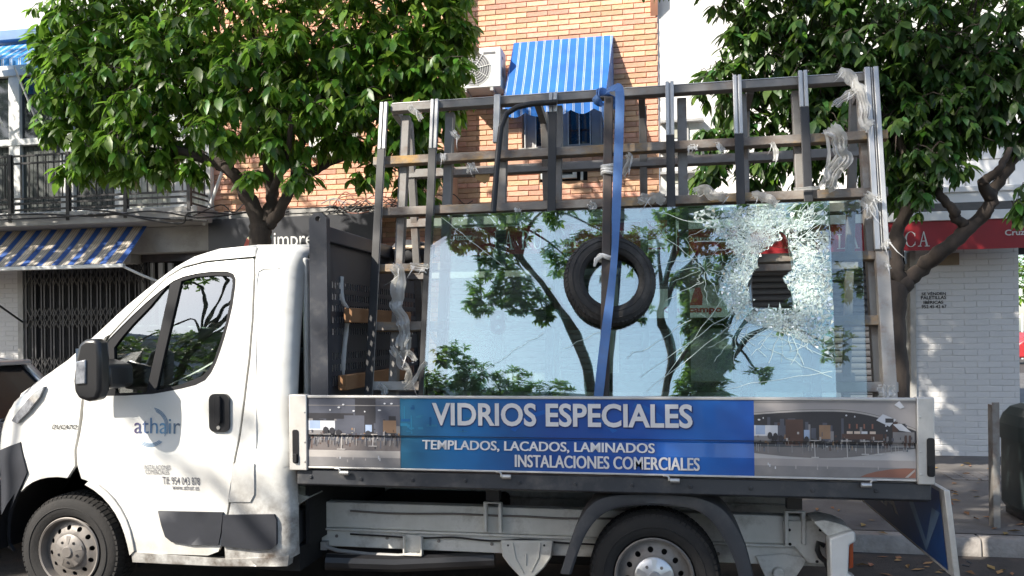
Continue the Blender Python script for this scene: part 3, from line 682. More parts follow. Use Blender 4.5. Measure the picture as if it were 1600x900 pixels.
# wheels -----------------------------------------------------------
def make_wheel(cx, yface, parent, dual=0, rear=False):
    cz = WZ; R = WR; W = .225
    w = bpy.data.objects.new('wheel', None); COL.objects.link(w); w.parent = parent; BASES[w.name] = BASES[parent.name]
    t = MB(); rr = .212
    t.lathe([(rr,.03),(rr+.008,.012),(rr+.03,.002),(rr+.055,-.004),(R-.035,.004),(R-.012,.018),(R,.04),(R,W-.04),(R-.012,W-.018),(R-.035,W),(rr,W-.01)], (cx,yface,cz), 72)
    t.lathe([(rr+.055,-.0045),(rr+.058,-.008),(rr+.062,-.0045)], (cx,yface,cz), 72)
    for i in range(64):                       # tread blocks
        a = 2*pi*i/64
        for k,(y0,y1) in enumerate(((.012,.055),(.07,.11),(.118,.158),(.17,.213))):
            b = a+(.04 if k % 2 else 0); h = .036
            pts = []
            for r_ in (R-.012,R+.007):
                for yy in (y0,y1):
                    for s_ in (-h,h): 
                        r2 = r_ - (.016 if (yy < .02 or yy > .2) else 0)
                        pts.append((cx+r2*cos(b+s_), yface+yy, cz+r2*sin(b+s_)))
            t.add(pts, [(4,5,7,6),(0,2,3,1),(0,1,5,4),(2,6,7,3),(0,4,6,2),(1,3,7,5)])
    part('tyre', t, M['tyre'], w, smooth=40)
    r = MB(); r.lathe([(.212,.006),(.206,.0),(.196,.004),(.190,.03),(.186,.06)], (cx,yface,cz), 56)
    holes = [circ(cx+.142*cos(a), cz+.142*sin(a), .0155, 12) for a in [2*pi*i/12+.13 for i in range(12)]]
    def dish(x, z):
        d = math.hypot(x-cx, z-cz); return yface+.05-.03*math.exp(-((d-.10)/.05)**2)+(.02 if d < .07 else 0)
    plate(r, circ(cx,cz,.19,40), holes, 0, .006, step=.03, yf=dish)
    rim = part('rim', r, M['steel'], w, smooth=50)
    b = MB(); b.disc((cx,yface+.09,cz), .205, 40); part('brake_drum', b, M['dark'], w)
    c = MB(); 
    c.lathe([(.0001,-.012),(.03,-.012),(.036,-.004),(.095,.006),(.104,.014),(.106,.03)], (cx,yface,cz), 40)
    for i in range(5):
        a = 2*pi*i/5+.3
        c.add([(cx+rr_*cos(a+s), yface+yy, cz+rr_*sin(a+s)) for rr_,s,yy in ((.05,-.12,-.004),(.098,-.16,.005),(.098,.16,.005),(.05,.12,-.004))], [(0,1,2,3)])
    cap = part('hub_cap', c, M['alu'] if rear else M['steel'], w, smooth=40)
    for i in range(5):
        a = 2*pi*i/5+.93; n_ = MB(); n_.lathe([(.0001,-.006),(.009,-.006),(.010,.004),(.017,.0035),(.018,.008)], (cx+.066*cos(a),yface+.004,cz+.066*sin(a)), 6)
        part('wheel_nut', n_, M['blackp'] if not rear else M['steel'], w)
    return w
make_wheel(WFX, 4.29, truck)
make_wheel(WRX, 4.31, truck, rear=True)
for cx in (WFX, WRX):                         # far wheels, mostly hidden
    w = MB(); w.lathe([(.0001,.0),(.2,.0),(.212,.02),(WR-.01,.02),(WR,.05),(WR,.2),(WR-.02,.225),(.1,.225)], (cx,5.93,WZ), 40); part('far_wheel', w, M['tyre'], truck)
mb = MB(); mb.tube([(WRX,4.5,WZ),(WRX,6.0,WZ)], .06, 10); part('rear_axle', mb, M['dark'], truck)

# drop side --------------------------------------------------------
X0, X1 = PX(453, TY), PX(1459, TY)
ZT, ZB, DZ = 1.328, .917, .034
def dY(z):                                    # pressed profile of the drop side
    pr = [(ZB-.02,0),(.985+DZ,0),(1.056+DZ,.010),(1.062+DZ,.016),(1.070+DZ,.016),(1.074+DZ,.0),(ZT,0)]
    for (za,ya),(zb,yb) in zip(pr, pr[1:]):
        if za <= z <= zb: return TY+ya+(yb-ya)*(z-za)/(zb-za)
    return TY
PXL, PXR = PX(481,TY), PX(1431,TY)
BL, BR = PX(625,TY), PX(1178,TY)
prof = [ZB+.01,.985+DZ,1.056+DZ,1.062+DZ,1.070+DZ,1.074+DZ,ZT-.012]
def sheet(x0, x1, mi, mb):
    for za, zb in zip(prof, prof[1:]): mb.quad((x0,dY(za),za),(x1,dY(za),za),(x1,dY(zb),zb),(x0,dY(zb),zb),mi)
ds = MB()
ds.box(PXL,PXR,TY+.017,TY+.032,ZB+.012,ZT-.014,1)
sheet(PXL,BL,1,ds); sheet(BL,BR,0,ds); sheet(BR,PXR,1,ds)
bluem = bpy.data.materials.new('blue_print'); bluem.use_nodes = True; nt = bluem.node_tree; L = nt.links; bs = nt.nodes['Principled BSDF']
tc = nd(nt,'ShaderNodeTexCoord'); sx = nd(nt,'ShaderNodeSeparateXYZ'); L.new(tc.outputs['Object'], sx.inputs[0])
mr = nd(nt,'ShaderNodeMapRange'); mr.inputs['From Min'].default_value = BL+.6; mr.inputs['From Max'].default_value = BR+.6; L.new(sx.outputs[0], mr.inputs[0])
rp = nd(nt,'ShaderNodeValToRGB')
for i,(p_,c_) in enumerate(((0,(.022,.125,.22)),(.10,(.014,.13,.29)),(.22,(.01,.15,.40)),(.45,(.008,.07,.31)),(.7,(.006,.065,.30)),(.86,(.012,.13,.46)),(1,(.008,.075,.34)))):
    e = rp.color_ramp.elements[i] if i < 2 else rp.color_ramp.elements.new(p_)
    e.position = p_; e.color = (*c_,1)
L.new(mr.outputs[0], rp.inputs[0])
n = nd(nt,'ShaderNodeTexNoise', i_Scale=2.2, i_Detail=3); L.new(tc.outputs['Object'], n.inputs['Vector'])
hs = nd(nt,'ShaderNodeHueSaturation'); m_ = nd(nt,'ShaderNodeMapRange'); m_.inputs['From Min'].default_value=.3; m_.inputs['From Max'].default_value=.7; m_.inputs['To Min'].default_value=.75; m_.inputs['To Max'].default_value=1.3
L.new(n.outputs[0], m_.inputs[0]); L.new(m_.outputs[0], hs.inputs['Value']); L.new(rp.outputs[0], hs.inputs['Color']); L.new(hs.outputs[0], bs.inputs['Base Color'])
bs.inputs['Roughness'].default_value = .28; bs.inputs['Coat Weight'].default_value = .3
greyprint = mat('grey_print_ground', (.36,.335,.325), (.30,.28,.275), rough=.28, scale=2, coat=.3)
dside = part('drop_side', ds, [bluem, greyprint], truck, smooth=20, label='long drop side printed blue in the middle with restaurant pictures at both ends')
# printed pictures: flat polygons following the profile
def flat_print(polys, mats, name, parent, e=.0012):
    bm = bmesh.new()
    for k_, (poly, mi, lay) in enumerate(sorted(polys, key=lambda p: p[2])):
        vs = [bm.verts.new((x, -k_*.000012, z)) for x, z in poly]
        try: f = bm.faces.new(vs); f.material_index = mi
        except ValueError: pass
    for zb in prof[1:-1]:
        bmesh.ops.bisect_plane(bm, geom=bm.verts[:]+bm.edges[:]+bm.faces[:], plane_co=(0,0,zb), plane_no=(0,0,1), dist=1e-6)
    b = BASES[parent.name]
    for v in bm.verts: v.co = (v.co.x-b[0], v.co.y+dY(v.co.z)-e-b[1], v.co.z-b[2])
    me = bpy.data.meshes.new(name); bm.to_mesh(me); bm.free()
    for m in mats: me.materials.append(m)
    o = link(name, me, parent); BASES[o.name] = b; return o
pm = [mat('print_'+k, c, tuple(v*.8 for v in c), rough=.3, scale=9) for k, c in (('charcoal',(.045,.044,.05)),('slate',(.10,.105,.13)),('white',(.62,.63,.66)),('paleblue',(.32,.40,.55)),('tan',(.30,.19,.12)),('brown',(.10,.06,.05)),('grey',(.24,.23,.23)),('terracotta',(.28,.13,.095)),('warm',(.65,.52,.42)),('floor',(.15,.13,.125)),('beige',(.42,.39,.37)))]
CH,SLT,WH,PB,TAN,BRN,GRY,TER,WRM,FLR,BEI = range(11)
def pict(x0, x1, lens, seed, wide):
    rg = random.Random(seed); out = []; W = x1-x0; Hh = (ZT-.014)-(ZB+.012); z0 = ZB+.012
    def q(u,v): return (x0+u*W, z0+(1-v)*Hh)
    def rect(u0,u1,v0,v1,mi,lay): out.append(([q(u0,v1),q(u1,v1),q(u1,v0),q(u0,v0)],mi,lay))
    if lens:
        topv = lambda u: .165-.05*sin(pi*min(1,u/.9))+(max(0,u-.55)**2)*.95
        botv = lambda u: .70+.05*sin(pi*min(1,u*1.25))-(max(0,u-.5)**2)*.35
    else:
        topv = lambda u: .0; botv = lambda u: .76
    n = 28
    for i in range(n):
        u0, u1 = i/n, (i+1)/n
        out.append(([q(u0,botv(u0)),q(u1,botv(u1)),q(u1,topv(u1)),q(u0,topv(u0))], CH if lens else SLT, 1))
        if lens: out.append(([q(u0,topv(u0)+.028),q(u1,topv(u1)+.028),q(u1,topv(u1)+.004),q(u0,topv(u0)+.004)], BEI, 2))
        out.append(([q(u0,botv(u0)),q(u1,botv(u1)),q(u1,.615),q(u0,.615)], FLR, 2))
    s = wide                                   # picture units per width
    for k in range(int(16*s)):
        u = rg.uniform(0,.94); w = rg.uniform(.01,.05)*s; v0 = rg.uniform(.22,.36); rect(u,min(1,u+w),v0,rg.uniform(.5,.6),rg.choice([SLT,CH,BRN,SLT,GRY]) if lens else rg.choice([SLT,GRY,CH,SLT]),2)
    if not lens:
        rect(.52,.74,.0,.56,CH,2); rect(0,1,.10,.112,GRY,2); rect(.0,.5,.22,.30,CH,2); rect(0,1,.76,.86,BEI,3)
        for k in range(14): u = rg.uniform(0,.97); rect(u,u+.012,.62,.62+rg.uniform(.03,.12),rg.choice([SLT,BRN,CH]),3)
    rect(0,.15*s,.33,.47,WH,3); rect(.01*s,.07*s,.33,.45,PB,4); rect(0,.11*s,.47,.56,GRY,3)
    rect(.15*s,.2*s,.33,.58,SLT,3); rect(.2*s,.31*s,.25,.6,BRN if lens else SLT,3)
    rect(.315*s,.35*s,.385,.5,PB,4); rect(.36*s,.39*s,.36,.5,SLT,3)
    rect(.41*s,.48*s,.32,.5,TAN,4); rect(.48*s,.5*s,.4,.52,GRY,4)
    for k in range(int(110*min(1,s*1.2))):      # clutter of chairs, people, counters
        u = rg.uniform(.0,.98); v = rg.gauss(.53,.045); w = rg.uniform(.003,.014)*min(2,s); h = rg.uniform(.01,.06)
        rect(u,min(.995,u+w),v,v+h, rg.choice([CH,BRN,SLT,GRY,TAN,BEI,BRN,CH,GRY]),5)
    for k in range(int(46*s)+10):              # legs and uprights
        u = rg.uniform(.0,.99); v = rg.uniform(.54,.6); rect(u,u+.0022*max(1,s),v,v+rg.uniform(.04,.12), rg.choice([GRY,BEI,SLT,GRY]),6)
    for u in (.38,.58,.69,.77) if lens else (.7,.36):
        rect(u,u+.006*s,.52,.74 if u < .65 else .69,BEI,7); rect(u-.025*s,u+.03*s,.515,.527,BEI,8)
        rect(u-.02*s,u+.026*s,.735 if u < .65 else .685,.75 if u < .65 else .7,BEI,8)
    for u,v in ((.1*s,.43),(.135*s,.44),(.33*s,.48),(.17*s,.47)):      # seated diners
        out.append(([q(u+.016*s*cos(t),v+.035+.05*sin(t)) for t in [i*pi/4 for i in range(8)]],CH,9))
    if lens:
        for k,u in enumerate((.58,.625,.67,.72)): rect(u,u+.036,.395,.428,WRM if k != 2 else WH,6); rect(u+.012,u+.022,.30,.36,TER,6)
        rect(.55,.8,.43,.5,BRN,4); rect(.86,.99,.40,.6,GRY,4)
        for u in (.93,.955): rect(u,u+.014,.44,.6,BRN,9)
        for a in (((.76,.25),(.80,.17),(.88,.24),(.84,.33)),((.86,.30),(.91,.29),(.97,.40),(.90,.38)),((.87,.05),(.90,.0),(.93,.08),(.905,.1))): out.append(([q(*p) for p in a], WH, 10))
        rect(.815,.865,.225,.28,CH,11)
    for k in range(8):
        u = rg.uniform(.03,.95); v = rg.uniform(.04,.2) if not lens else topv(u)+rg.uniform(.05,.16); w = rg.uniform(.004,.010)*s
        out.append(([q(u+w*cos(t),v+.012*sin(t)) for t in [i*pi/4 for i in range(8)]],WH,8))
    for k in range(9):                          # light streaks on the floor
        u = rg.uniform(.03,.9); v = rg.uniform(.8,.9); rect(u,u+.007*max(1,s*.8),v,v+rg.uniform(.02,.06),BEI if k % 3 else WH,4)
    if lens: out.append(([q(.66,.985),q(.995,.985),q(.995,.865),q(.93,.862),q(.84,.88),q(.76,.91),q(.70,.945)],TER,3)); out.append(([q(.93,.98),q(.95,.98),q(.99,.90),q(.99,.87)],BEI,5))
    out.append(([q(0,.995),q(1,.995),q(1,.86),q(0,.86)],GRY,2))
    if lens: rect(0,1,0,.03,GRY,2)
    return out
flat_print(pict(PXL,BL,False,3,2.0), pm, 'restaurant_print', dside)
flat_print(pict(BR,PXR,True,8,1.0), pm, 'restaurant_print', dside)
gh = []; rg = random.Random(4)                   # ghosted picture under the blue
ghm = [mat('ghost_blue_light', (.03,.19,.33), rough=.28), mat('ghost_blue_deep', (.012,.10,.26), rough=.28), mat('ghost_cobalt', (.012,.115,.43), rough=.28)]
for k in range(26):
    x = BL+rg.random()**1.7*.42; z = rg.uniform(1.115,1.27); w = rg.uniform(.004,.06); h = rg.uniform(.003,.02) if rg.random() < .6 else rg.uniform(.03,.09)
    if h > .03: w = rg.uniform(.002,.012)
    gh.append(([(x,z),(x+w,z),(x+w,min(1.309,z+h)),(x,min(1.309,z+h))], rg.choice([0,0,1]), 1))
for cx,cz,r0,r1,a0,a1 in ((PX(960,TY),1.10,.26,.30,20,160),(PX(880,TY),1.03,.3,.33,30,150)):
    for i in range(20):
        A = [RAD(a0+(a1-a0)*(i+d)/20) for d in (0,1)]
        pl = [(cx+r*cos(a), cz+(r*.72)*sin(a)) for r,a in ((r0,A[0]),(r1,A[0]),(r1,A[1]),(r0,A[1]))]
        if all(ZB+.02 < p_[1] < ZT-.02 for p_ in pl): gh.append((pl, 2, 1))
flat_print(gh, ghm, 'ghost_print', dside)
lt = MB()
def dtext(s, l, t, r, b, bold, mi=0):
    x0, z1 = P(l, t, TY); x1 = PX(r, TY); z0 = P(l, b, TY)[1]
    add_text(lt, s, x0, x1, z0, z1, lambda x,z: dY(z)-.0042, bold, mi)
    return x0, x1, z0, z1
# dark drop shadows are printed around the big letters
x0,z1 = P(675,629,TY); x1 = PX(1082,TY); z0 = P(675,664.5,TY)[1]
add_text(lt,'VIDRIOS ESPECIALES',x0-.004,x1+.006,z0-.007,z1-.003,lambda x,z:dY(z)-.0036,.040,1)
add_text(lt,'VIDRIOS ESPECIALES',x0,x1,z0,z1,lambda x,z:dY(z)-.0044,.026,0)
x0,z1 = P(660,687.5,TY); x1 = PX(1022,TY); z0 = P(660,704,TY)[1]
add_text(lt,'TEMPLADOS, LACADOS, LAMINADOS',x0-.002,x1+.003,z0-.003,z1-.002,lambda x,z:dY(z)-.0046,.0,1)
for k_,d_ in enumerate((-.0018,-.0006,.0006,.0018)): add_text(lt,'TEMPLADOS, LACADOS, LAMINADOS',x0+d_,x1+d_,z0,z1,lambda x,z:dY(z)-.0052-.0003*k_,.006,0)
x0,z1 = P(805,710,TY); x1 = PX(1092,TY); z0 = P(805,729.5,TY)[1]
add_text(lt,'INSTALACIONES COMERCIALES',x0-.002,x1+.003,z0-.003,z1-.002,lambda x,z:dY(z)-.0046,.0,1)
for k_,d_ in enumerate((-.0019,-.0006,.0006,.0019)): add_text(lt,'INSTALACIONES COMERCIALES',x0+d_,x1+d_,z0,z1,lambda x,z:dY(z)-.0052-.0003*k_,.006,0)
part('lettering', lt, [M['lettersilver'], mat('printed_letter_edge',(.01,.035,.15),rough=.3)], dside, smooth=0)
mb = MB(); mb.box(PXL,PXR,TY-.006,TY+.036,ZT-.014,ZT); mb.box(PXL,PXR,TY-.005,TY+.034,ZB,ZB+.011); part('edge_rail', mb, M['alurail'], dside, bevel=.003)
for xa, xb, px_ in ((X0, PXL-.002, (463,476)), (PXR+.002, X1, (1446,1458))):
    mb = MB(); mb.box(xa,xb,TY-.014,TY+.045,ZB-.012,ZT+.004); pst = part('corner_post', mb, M['alurail'], dside, bevel=.005)
    xl = xa+.022 if xa < 0 else xa+.042
    mb = MB(); plate(mb, rrect(xl,xl+.036,.945,1.135,.012), [], TY-.018, TY-.0145, step=.4); part('latch', mb, M['blackp'], pst, bevel=.002)
    mb = MB(); mb.box(xl+.006,xl+.03,TY-.030,TY-.0185,.95,1.0); part('latch_lever', mb, M['dark'], pst, bevel=.003)
    for zz in (.955,1.065,1.235):
        mb = MB(); mb.lathe([(.0001,-.003),(.005,-.002),(.006,.001)], (xb-.012 if xa < 0 else xa+.014, TY-.0145, zz), 8); part('rivet', mb, M['hinge'], pst)
for px_ in (538, 790, 1052, 1350):               # drop side hinges
    x = PX(px_, TY); sgn = 1 if px_ < 1200 else -1
    mb = MB(); mb.tube([(x-.02,TY-.012,.896),(x+.028,TY-.012,.896)], .013, 12); h = part('hinge', mb, M['hinge'], truck)
    mb = MB(); mb.tube([(x-sgn*.055,TY-.006,.92),(x-sgn*.035,TY-.01,.92),(x-sgn*.026,TY-.011,.912),(x-sgn*.025,TY-.012,.894)], .006, 8); part('hinge_pin', mb, M['hinge'], h)
# deck and frame
mb = MB(); mb.box(X0+.03,X1-.02,TY+.04,2*YC-TY-.04,.874,.906); part('deck_floor', mb, mat('deck_ply',(.12,.09,.07),rough=.8,scale=4), truck)
mb = MB(); mb.prism_x([(TY+.012,.906),(TY+.006,.824),(TY+.05,.809),(TY+.12,.809),(TY+.12,.906)], X0+.035, X1-.01); part('deck_rail', mb, M['deck'], truck, bevel=.006)
mb = MB(); mb.box(X0+.05,X1-.02,2*YC-TY-.1,2*YC-TY,.81,.905); part('far_deck_rail', mb, M['deck'], truck)
mb = MB(); mb.box(X0+.03,X1,2*YC-TY-.03,2*YC-TY,.917,1.32); part('far_drop_side', mb, M['alurail'], truck, bevel=.004)
for x in [X0+.35+.48*i for i in range(6)]:
    mb = MB(); mb.box(x-.03,x+.03,TY+.13,2*YC-TY-.12,.80,.872); part('cross_member', mb, M['deck'], truck)
# chassis rails
RY = 4.66
def rp_(px,py): return P(px,py,RY)
xa, xb = -2.35, rp_(1296,800)[0]
zu = rp_(700,790)[1]; zm = rp_(700,832)[1]; zl = rp_(700,862)[1]
for yo, nm in ((RY,'chassis_rail'),(2*YC-RY-.08,'far_chassis_rail')):
    mb = MB(); mb.box(xa,xb,yo,yo+.08,zm+.004,zu); mb.box(xa,xb,yo-.015,yo+.08,zm-.012,zm+.003); mb.box(xa,xb,yo+.008,yo+.08,zl,zm-.013); part(nm, mb, M['chassis'], truck, bevel=.006)
for px_ in (772, 1240):                           # box brackets on the rail
    x = rp_(px_, 800)[0]; mb = MB()
    mb.box(x-.055,x-.035,RY-.05,RY-.001,zm+.02,zu+.03); mb.box(x+.035,x+.055,RY-.05,RY-.001,zm+.02,zu+.03); mb.box(x-.055,x+.055,RY-.055,RY-.03,zu+.031,zu+.04); part('mount_bracket', mb, M['chassis'], truck, bevel=.003)
    mb = MB(); mb.box(x-.04,x+.04,RY-.04,RY+.03,zu+.045,.805); part('rubber_mount', mb, M['blackp'], truck)
x = rp_(648,850)[0]; mb = MB(); mb.box(x-.06,x-.05,RY-.05,RY-.02,zl-.01,zm-.02); mb.box(x+.05,x+.06,RY-.05,RY-.02,zl-.01,zm-.02); mb.box(x-.06,x+.06,RY-.055,RY-.02,zl-.02,zl-.008); mb.box(x-.06,x+.06,RY-.02,RY-.016,zl-.02,zm-.02); part('step_bracket', mb, M['chassis'], truck, bevel=.003)
mb = MB(); ps = [rp_(a,b) for a,b in ((512,852),(530,858),(580,864),(625,866),(655,864))]; mb.tube([(x,RY-.03,z) for x,z in ps], .012, 8); mb.box(ps[0][0]-.03,ps[0][0]+.01,RY-.04,RY,ps[0][1]-.02,ps[0][1]+.03); part('brake_cable', mb, M['cablegrey'], truck)
# spring hanger shield in front of the rear wheel
sh = [rp_(a,b) for a,b in ((784,842),(866,842),(863,868),(852,884),(838,897),(825,908),(812,896),(797,880),(787,866))]
mb = MB(); mb.prism(sh, RY-.045, RY-.02); shd = part('spring_shield', mb, M['chassis'], truck, bevel=.008)
for a in (796,852):
    mb = MB(); c = rp_(a,849); mb.lathe([(.0001,-.003),(.006,-.003),(.007,.0)], (c[0],RY-.046,c[1]), 8); part('shield_bolt', mb, M['blackp'], shd)
for a in ([(803,845),(808,870),(820,892)],[(846,845),(843,868),(832,890)],[(824,862),(824,880)]):
    mb = MB(); mb.tube([(rp_(*p)[0],RY-.046,rp_(*p)[1]) for p in a], .006, 6); part('pressed_rib', mb, M['chassis'], shd)
def smoothpath2(p, n=5):
    out = []
    for i in range(len(p)-1):
        a = p[max(0,i-1)]; b = p[i]; c = p[i+1]; d = p[min(len(p)-1,i+2)]
        for k in range(n):
            t = k/n; out.append(tuple(.5*((2*b[j])+(-a[j]+c[j])*t+(2*a[j]-5*b[j]+4*c[j]-d[j])*t*t+(-a[j]+3*b[j]-3*c[j]+d[j])*t**3) for j in range(2)))
    return out+[p[-1]]
def smoothpath2_3(p, n=4):
    out = []
    for i in range(len(p)-1):
        a = p[max(0,i-1)]; b = p[i]; c = p[i+1]; d = p[min(len(p)-1,i+2)]
        for k in range(n):
            t = k/n; out.append(tuple(.5*((2*b[j])+(-a[j]+c[j])*t+(2*a[j]-5*b[j]+4*c[j]-d[j])*t*t+(-a[j]+3*b[j]-3*c[j]+d[j])*t**3) for j in range(3)))
    return out+[p[-1]]
# rear mudguard
mg_o = [P(a,b,4.28) for a,b in ((875,896),(893,840),(905,810),(925,785),(950,774),(985,771),(1050,772),(1090,776),(1125,790),(1148,815),(1165,850),(1178,900))]
mg_i = [P(a,b,4.28) for a,b in ((893,896),(905,860),(918,830),(938,806),(965,793),(1000,789),(1050,790),(1085,796),(1110,812),(1130,840),(1147,875),(1154,900))]
mg_o = smoothpath2(mg_o); mg_i = smoothpath2(mg_i)
n = min(len(mg_o), len(mg_i)); mb = MB(); vs = []
for i in range(n):
    (ox,oz),(ix,iz) = mg_o[i], mg_i[i]
    vs += [(ox,4.56,oz),(ox,4.30,oz),(ox*.9+ix*.1,4.275,oz*.9+iz*.1),(ox*.2+ix*.8,4.262,oz*.2+iz*.8),(ix,4.27,iz),(ix,4.29,iz)]
mb.add(vs, [(i*6+j,i*6+j+1,i*6+6+j+1,i*6+6+j) for i in range(n-1) for j in range(5)])
part('mudguard', mb, M['plastic'], truck, smooth=50)
# rear end: gusset plate, lamp bracket, lamp, hose
mb = MB(); g = [rp_(a,b) for a,b in ((1222,812),(1288,812),(1290,880),(1262,878),(1240,852),(1225,852))]; mb.prism(g, RY-.03, RY-.012); gp = part('gusset_plate', mb, M['chassis'], truck, bevel=.004)
for a in ((1232,826),(1280,826),(1233,848),(1283,850),(1275,875)):
    mb = MB(); c = rp_(*a); mb.lathe([(.0001,-.002),(.008,-.002),(.009,.0)], (c[0],RY-.031,c[1]), 8); part('bolt_hole', mb, M['dark'], gp)
mb = MB(); g = [P(a,b,4.45) for a,b in ((1293,838),(1330,826),(1334,830),(1334,843),(1324,848),(1322,893),(1336,900),(1336,925),(1296,925))]; mb.prism(g, 4.40, 4.50); part('rear_bracket', mb, M['white'], truck, bevel=.012)
mb = MB(); g = [P(a,b,4.45) for a,b in ((1270,815),(1288,812),(1312,818),(1330,826),(1293,838))]; mb.prism(g, 4.44, 4.66); part('bracket_top', mb, M['chassis'], truck, bevel=.006)
mb = MB(); g = [P(a,b,4.5) for a,b in ((1324,845),(1331,843),(1331,884),(1324,886))]; mb.prism(g, 4.46, 4.70); part('tail_light', mb, M['orange'], truck, bevel=.006, label='orange tail light at the rear chassis end')
hp = [P(a,b,4.55) for a,b in ((1290,855),(1280,850),(1279,862),(1283,872),(1292,880),(1296,890),(1300,905))]
mb = MB(); mb.tube([(x,4.58,z) for x,z in hp], .014, 8); part('brake_hose', mb, M['rubber'], truck)
mb = MB(); c = rp_(1215,893); mb.lathe([(.0001,-.03),(.03,-.03),(.034,-.0),(.034,.06)], (c[0],RY-.02,c[1]), 16); mb.prism([rp_(a,b) for a,b in ((1180,868),(1225,864),(1262,872),(1240,905),(1215,912),(1195,900))], RY-.018, RY); part('shackle', mb, M['chassis'], truck, bevel=.005)
mb = MB(); mb.tube([rp_(455,885)+(0,)] and [(-2.0,4.5,.3),(-1.6,4.62,.27),(-1.0,4.7,.3)], .05, 10); part('exhaust_pipe', mb, M['blackp'], truck)
mb = MB(); mb.box(-2.05,-1.1,4.75,5.9,.25,.5); mb.box(-.8,.2,4.9,5.6,.22,.4); part('underbody_tank', mb, M['dark'], truck, bevel=.03)
mb = MB(); g = [P(a,b,4.5) for a,b in ((455,764),(478,767),(495,772),(460,795),(452,795))]; mb.prism(g, 4.4, 4.6); part('cab_gusset', mb, M['chassis'], truck, bevel=.004)
# hanging tail board, seen from its printed face
tx = PX(1466,4.25); 
mb = MB(); tz1 = P(1478,775,4.2)[1]; tz0 = .45
mb.prism([(tx+.004,.88),(tx+.03,.88),(tx+.075,tz0),(tx+.045,tz0)], TY-.01, 2*YC-TY, 0)
tb = part('tail_board', mb, M['alurail'], truck, bevel=.004, label='tail board hanging down, blue print facing the wheel')
mb = MB(); sl_x = lambda z: tx+.004+(.88-z)/(.88-tz0)*.041-.003
def tbp(pts, mi, e=0): mb.add([(sl_x(z)-e,y,z) for y,z in pts], [tuple(range(len(pts)))], mi)
tbp([(TY+.06,.47),(6.2,.47),(6.2,.86),(TY+.06,.86)],0)
tbp([(TY+.08,.75),(TY+.2,.75),(TY+.36,.54),(TY+.62,.83),(TY+.72,.81),(TY+.38,.48)],1,.001)
V,F = text_tris('CIA', .03)
mb.add([(sl_x(.56+.14*b)-.001, 5.75-.7*a, .56+.14*b) for a,b in V], F, 2)
part('tail_board_print', mb, [mat('tail_blue_print',(.016,.07,.24),(.012,.05,.18),rough=.35), mat('tail_pale_blue',(.16,.26,.42),rough=.4), M['lettersilver']], tb, smooth=0)
mb = MB(); mb.tube([(tx+.08,TY-.012,.52),(tx+.11,TY-.014,.515),(tx+.12,TY-.012,.53),(tx+.1,TY-.012,.54)], .005, 6); part('latch_hook', mb, M['iron'], tb)

# headboard --------------------------------------------------------
HX = -1.92
hb = thing('headboard', (HX, YC, .88), 'dark grey perforated steel headboard between the white cab and the glass rack', 'headboard')
zt = PZ(490,333,4.25)
mb = MB(); plate(mb, [(HX-.045,.89),(HX+.06,.89),(HX+.06,zt-.03),(HX+.03,zt),(HX-.015,zt),(HX-.045,zt-.03)], [circ(HX+.008,zt-.035,.016,10)], 4.24, 4.29, step=.3); part('post', mb, M['headb'], hb, bevel=.006)
mb = MB(); mb.box(HX-.045,HX+.045,6.17,6.22,.89,zt); part('post', mb, M['headb'], hb, bevel=.006)
zb_ = PZ(505,352,4.3)
mb = MB(); mb.box(HX-.03,HX+.03,4.29,6.17,zb_-.09,zb_); part('top_beam', mb, M['headb'], hb, bevel=.006)
mb = MB(); mb.box(HX-.012,HX-.006,4.29,6.17,1.99,zb_-.09); mb.box(HX-.012,HX-.006,4.29,6.17,.89,1.32); mb.box(HX-.012,HX-.006,4.29,6.17,1.56,1.64); mb.box(HX-.012,HX-.006,4.29,4.36,1.3,2.0); part('panel', mb, M['headb'], hb)
for z0, z1, rws in ((1.64,1.99,5),(1.42,1.56,2),(1.32,1.42,1)):
    mb = MB(); n = 46; dyy = (6.17-4.36)/n
    for i in range(n): mb.box(HX-.012,HX-.006,4.36+i*dyy,4.36+i*dyy+dyy*.45,z0,z1)
    dz = (z1-z0)/rws
    for j in range(rws): mb.box(HX-.013,HX-.005,4.36,6.17,z0+j*dz,z0+j*dz+dz*.42)
    part('perforated_plate', mb, M['headb'], hb, smooth=0)
for zc, ya, yb in ((PZ(560,495,5.0),4.55,5.7),(PZ(560,590,5.0),4.45,5.65)):
    mb = MB(); mb.box(HX+.03,HX+.085,ya,yb,zc-.045,zc+.045); part('wooden_batten', mb, M['card'], hb, bevel=.004)
mb = MB(); mb.box(HX+.0,HX+.012,4.33,4.36,1.35,1.40); part('sticker', mb, mat('yellow_label',(.6,.6,.12),rough=.5), hb)

# small things under the bed: hoses, wiring, bolts, cable ties
rg = random.Random(12)
for k,(y_,z_,r_) in enumerate(((RY-.012,zu-.05,.007),(RY-.014,zm-.03,.006))):
    mb = MB(); pts = [(-1.9+.22*i, y_+rg.uniform(-.006,.004), z_+rg.uniform(-.008,.008)) for i in range(9)]
    mb.tube(smoothpath2_3(pts), r_, 6); part('brake_line', mb, M['rubber'] if k else M['steel'], truck)
for i in range(11):
    x = X0+.12+i*.3; mb = MB(); mb.lathe([(.0001,-.006),(.008,-.006),(.009,-.001),(.013,0)], (x,TY+.006,.865+rg.uniform(-.004,.004)), 6); part('rail_bolt', mb, M['deck'], truck)
for i in range(9):
    x = -2.0+i*.33; mb = MB(); mb.lathe([(.0001,-.007),(.010,-.007),(.011,0)], (x,RY+.007,(zm+zl)/2+rg.uniform(-.01,.01)), 6); part('frame_bolt', mb, M['steel'], truck)
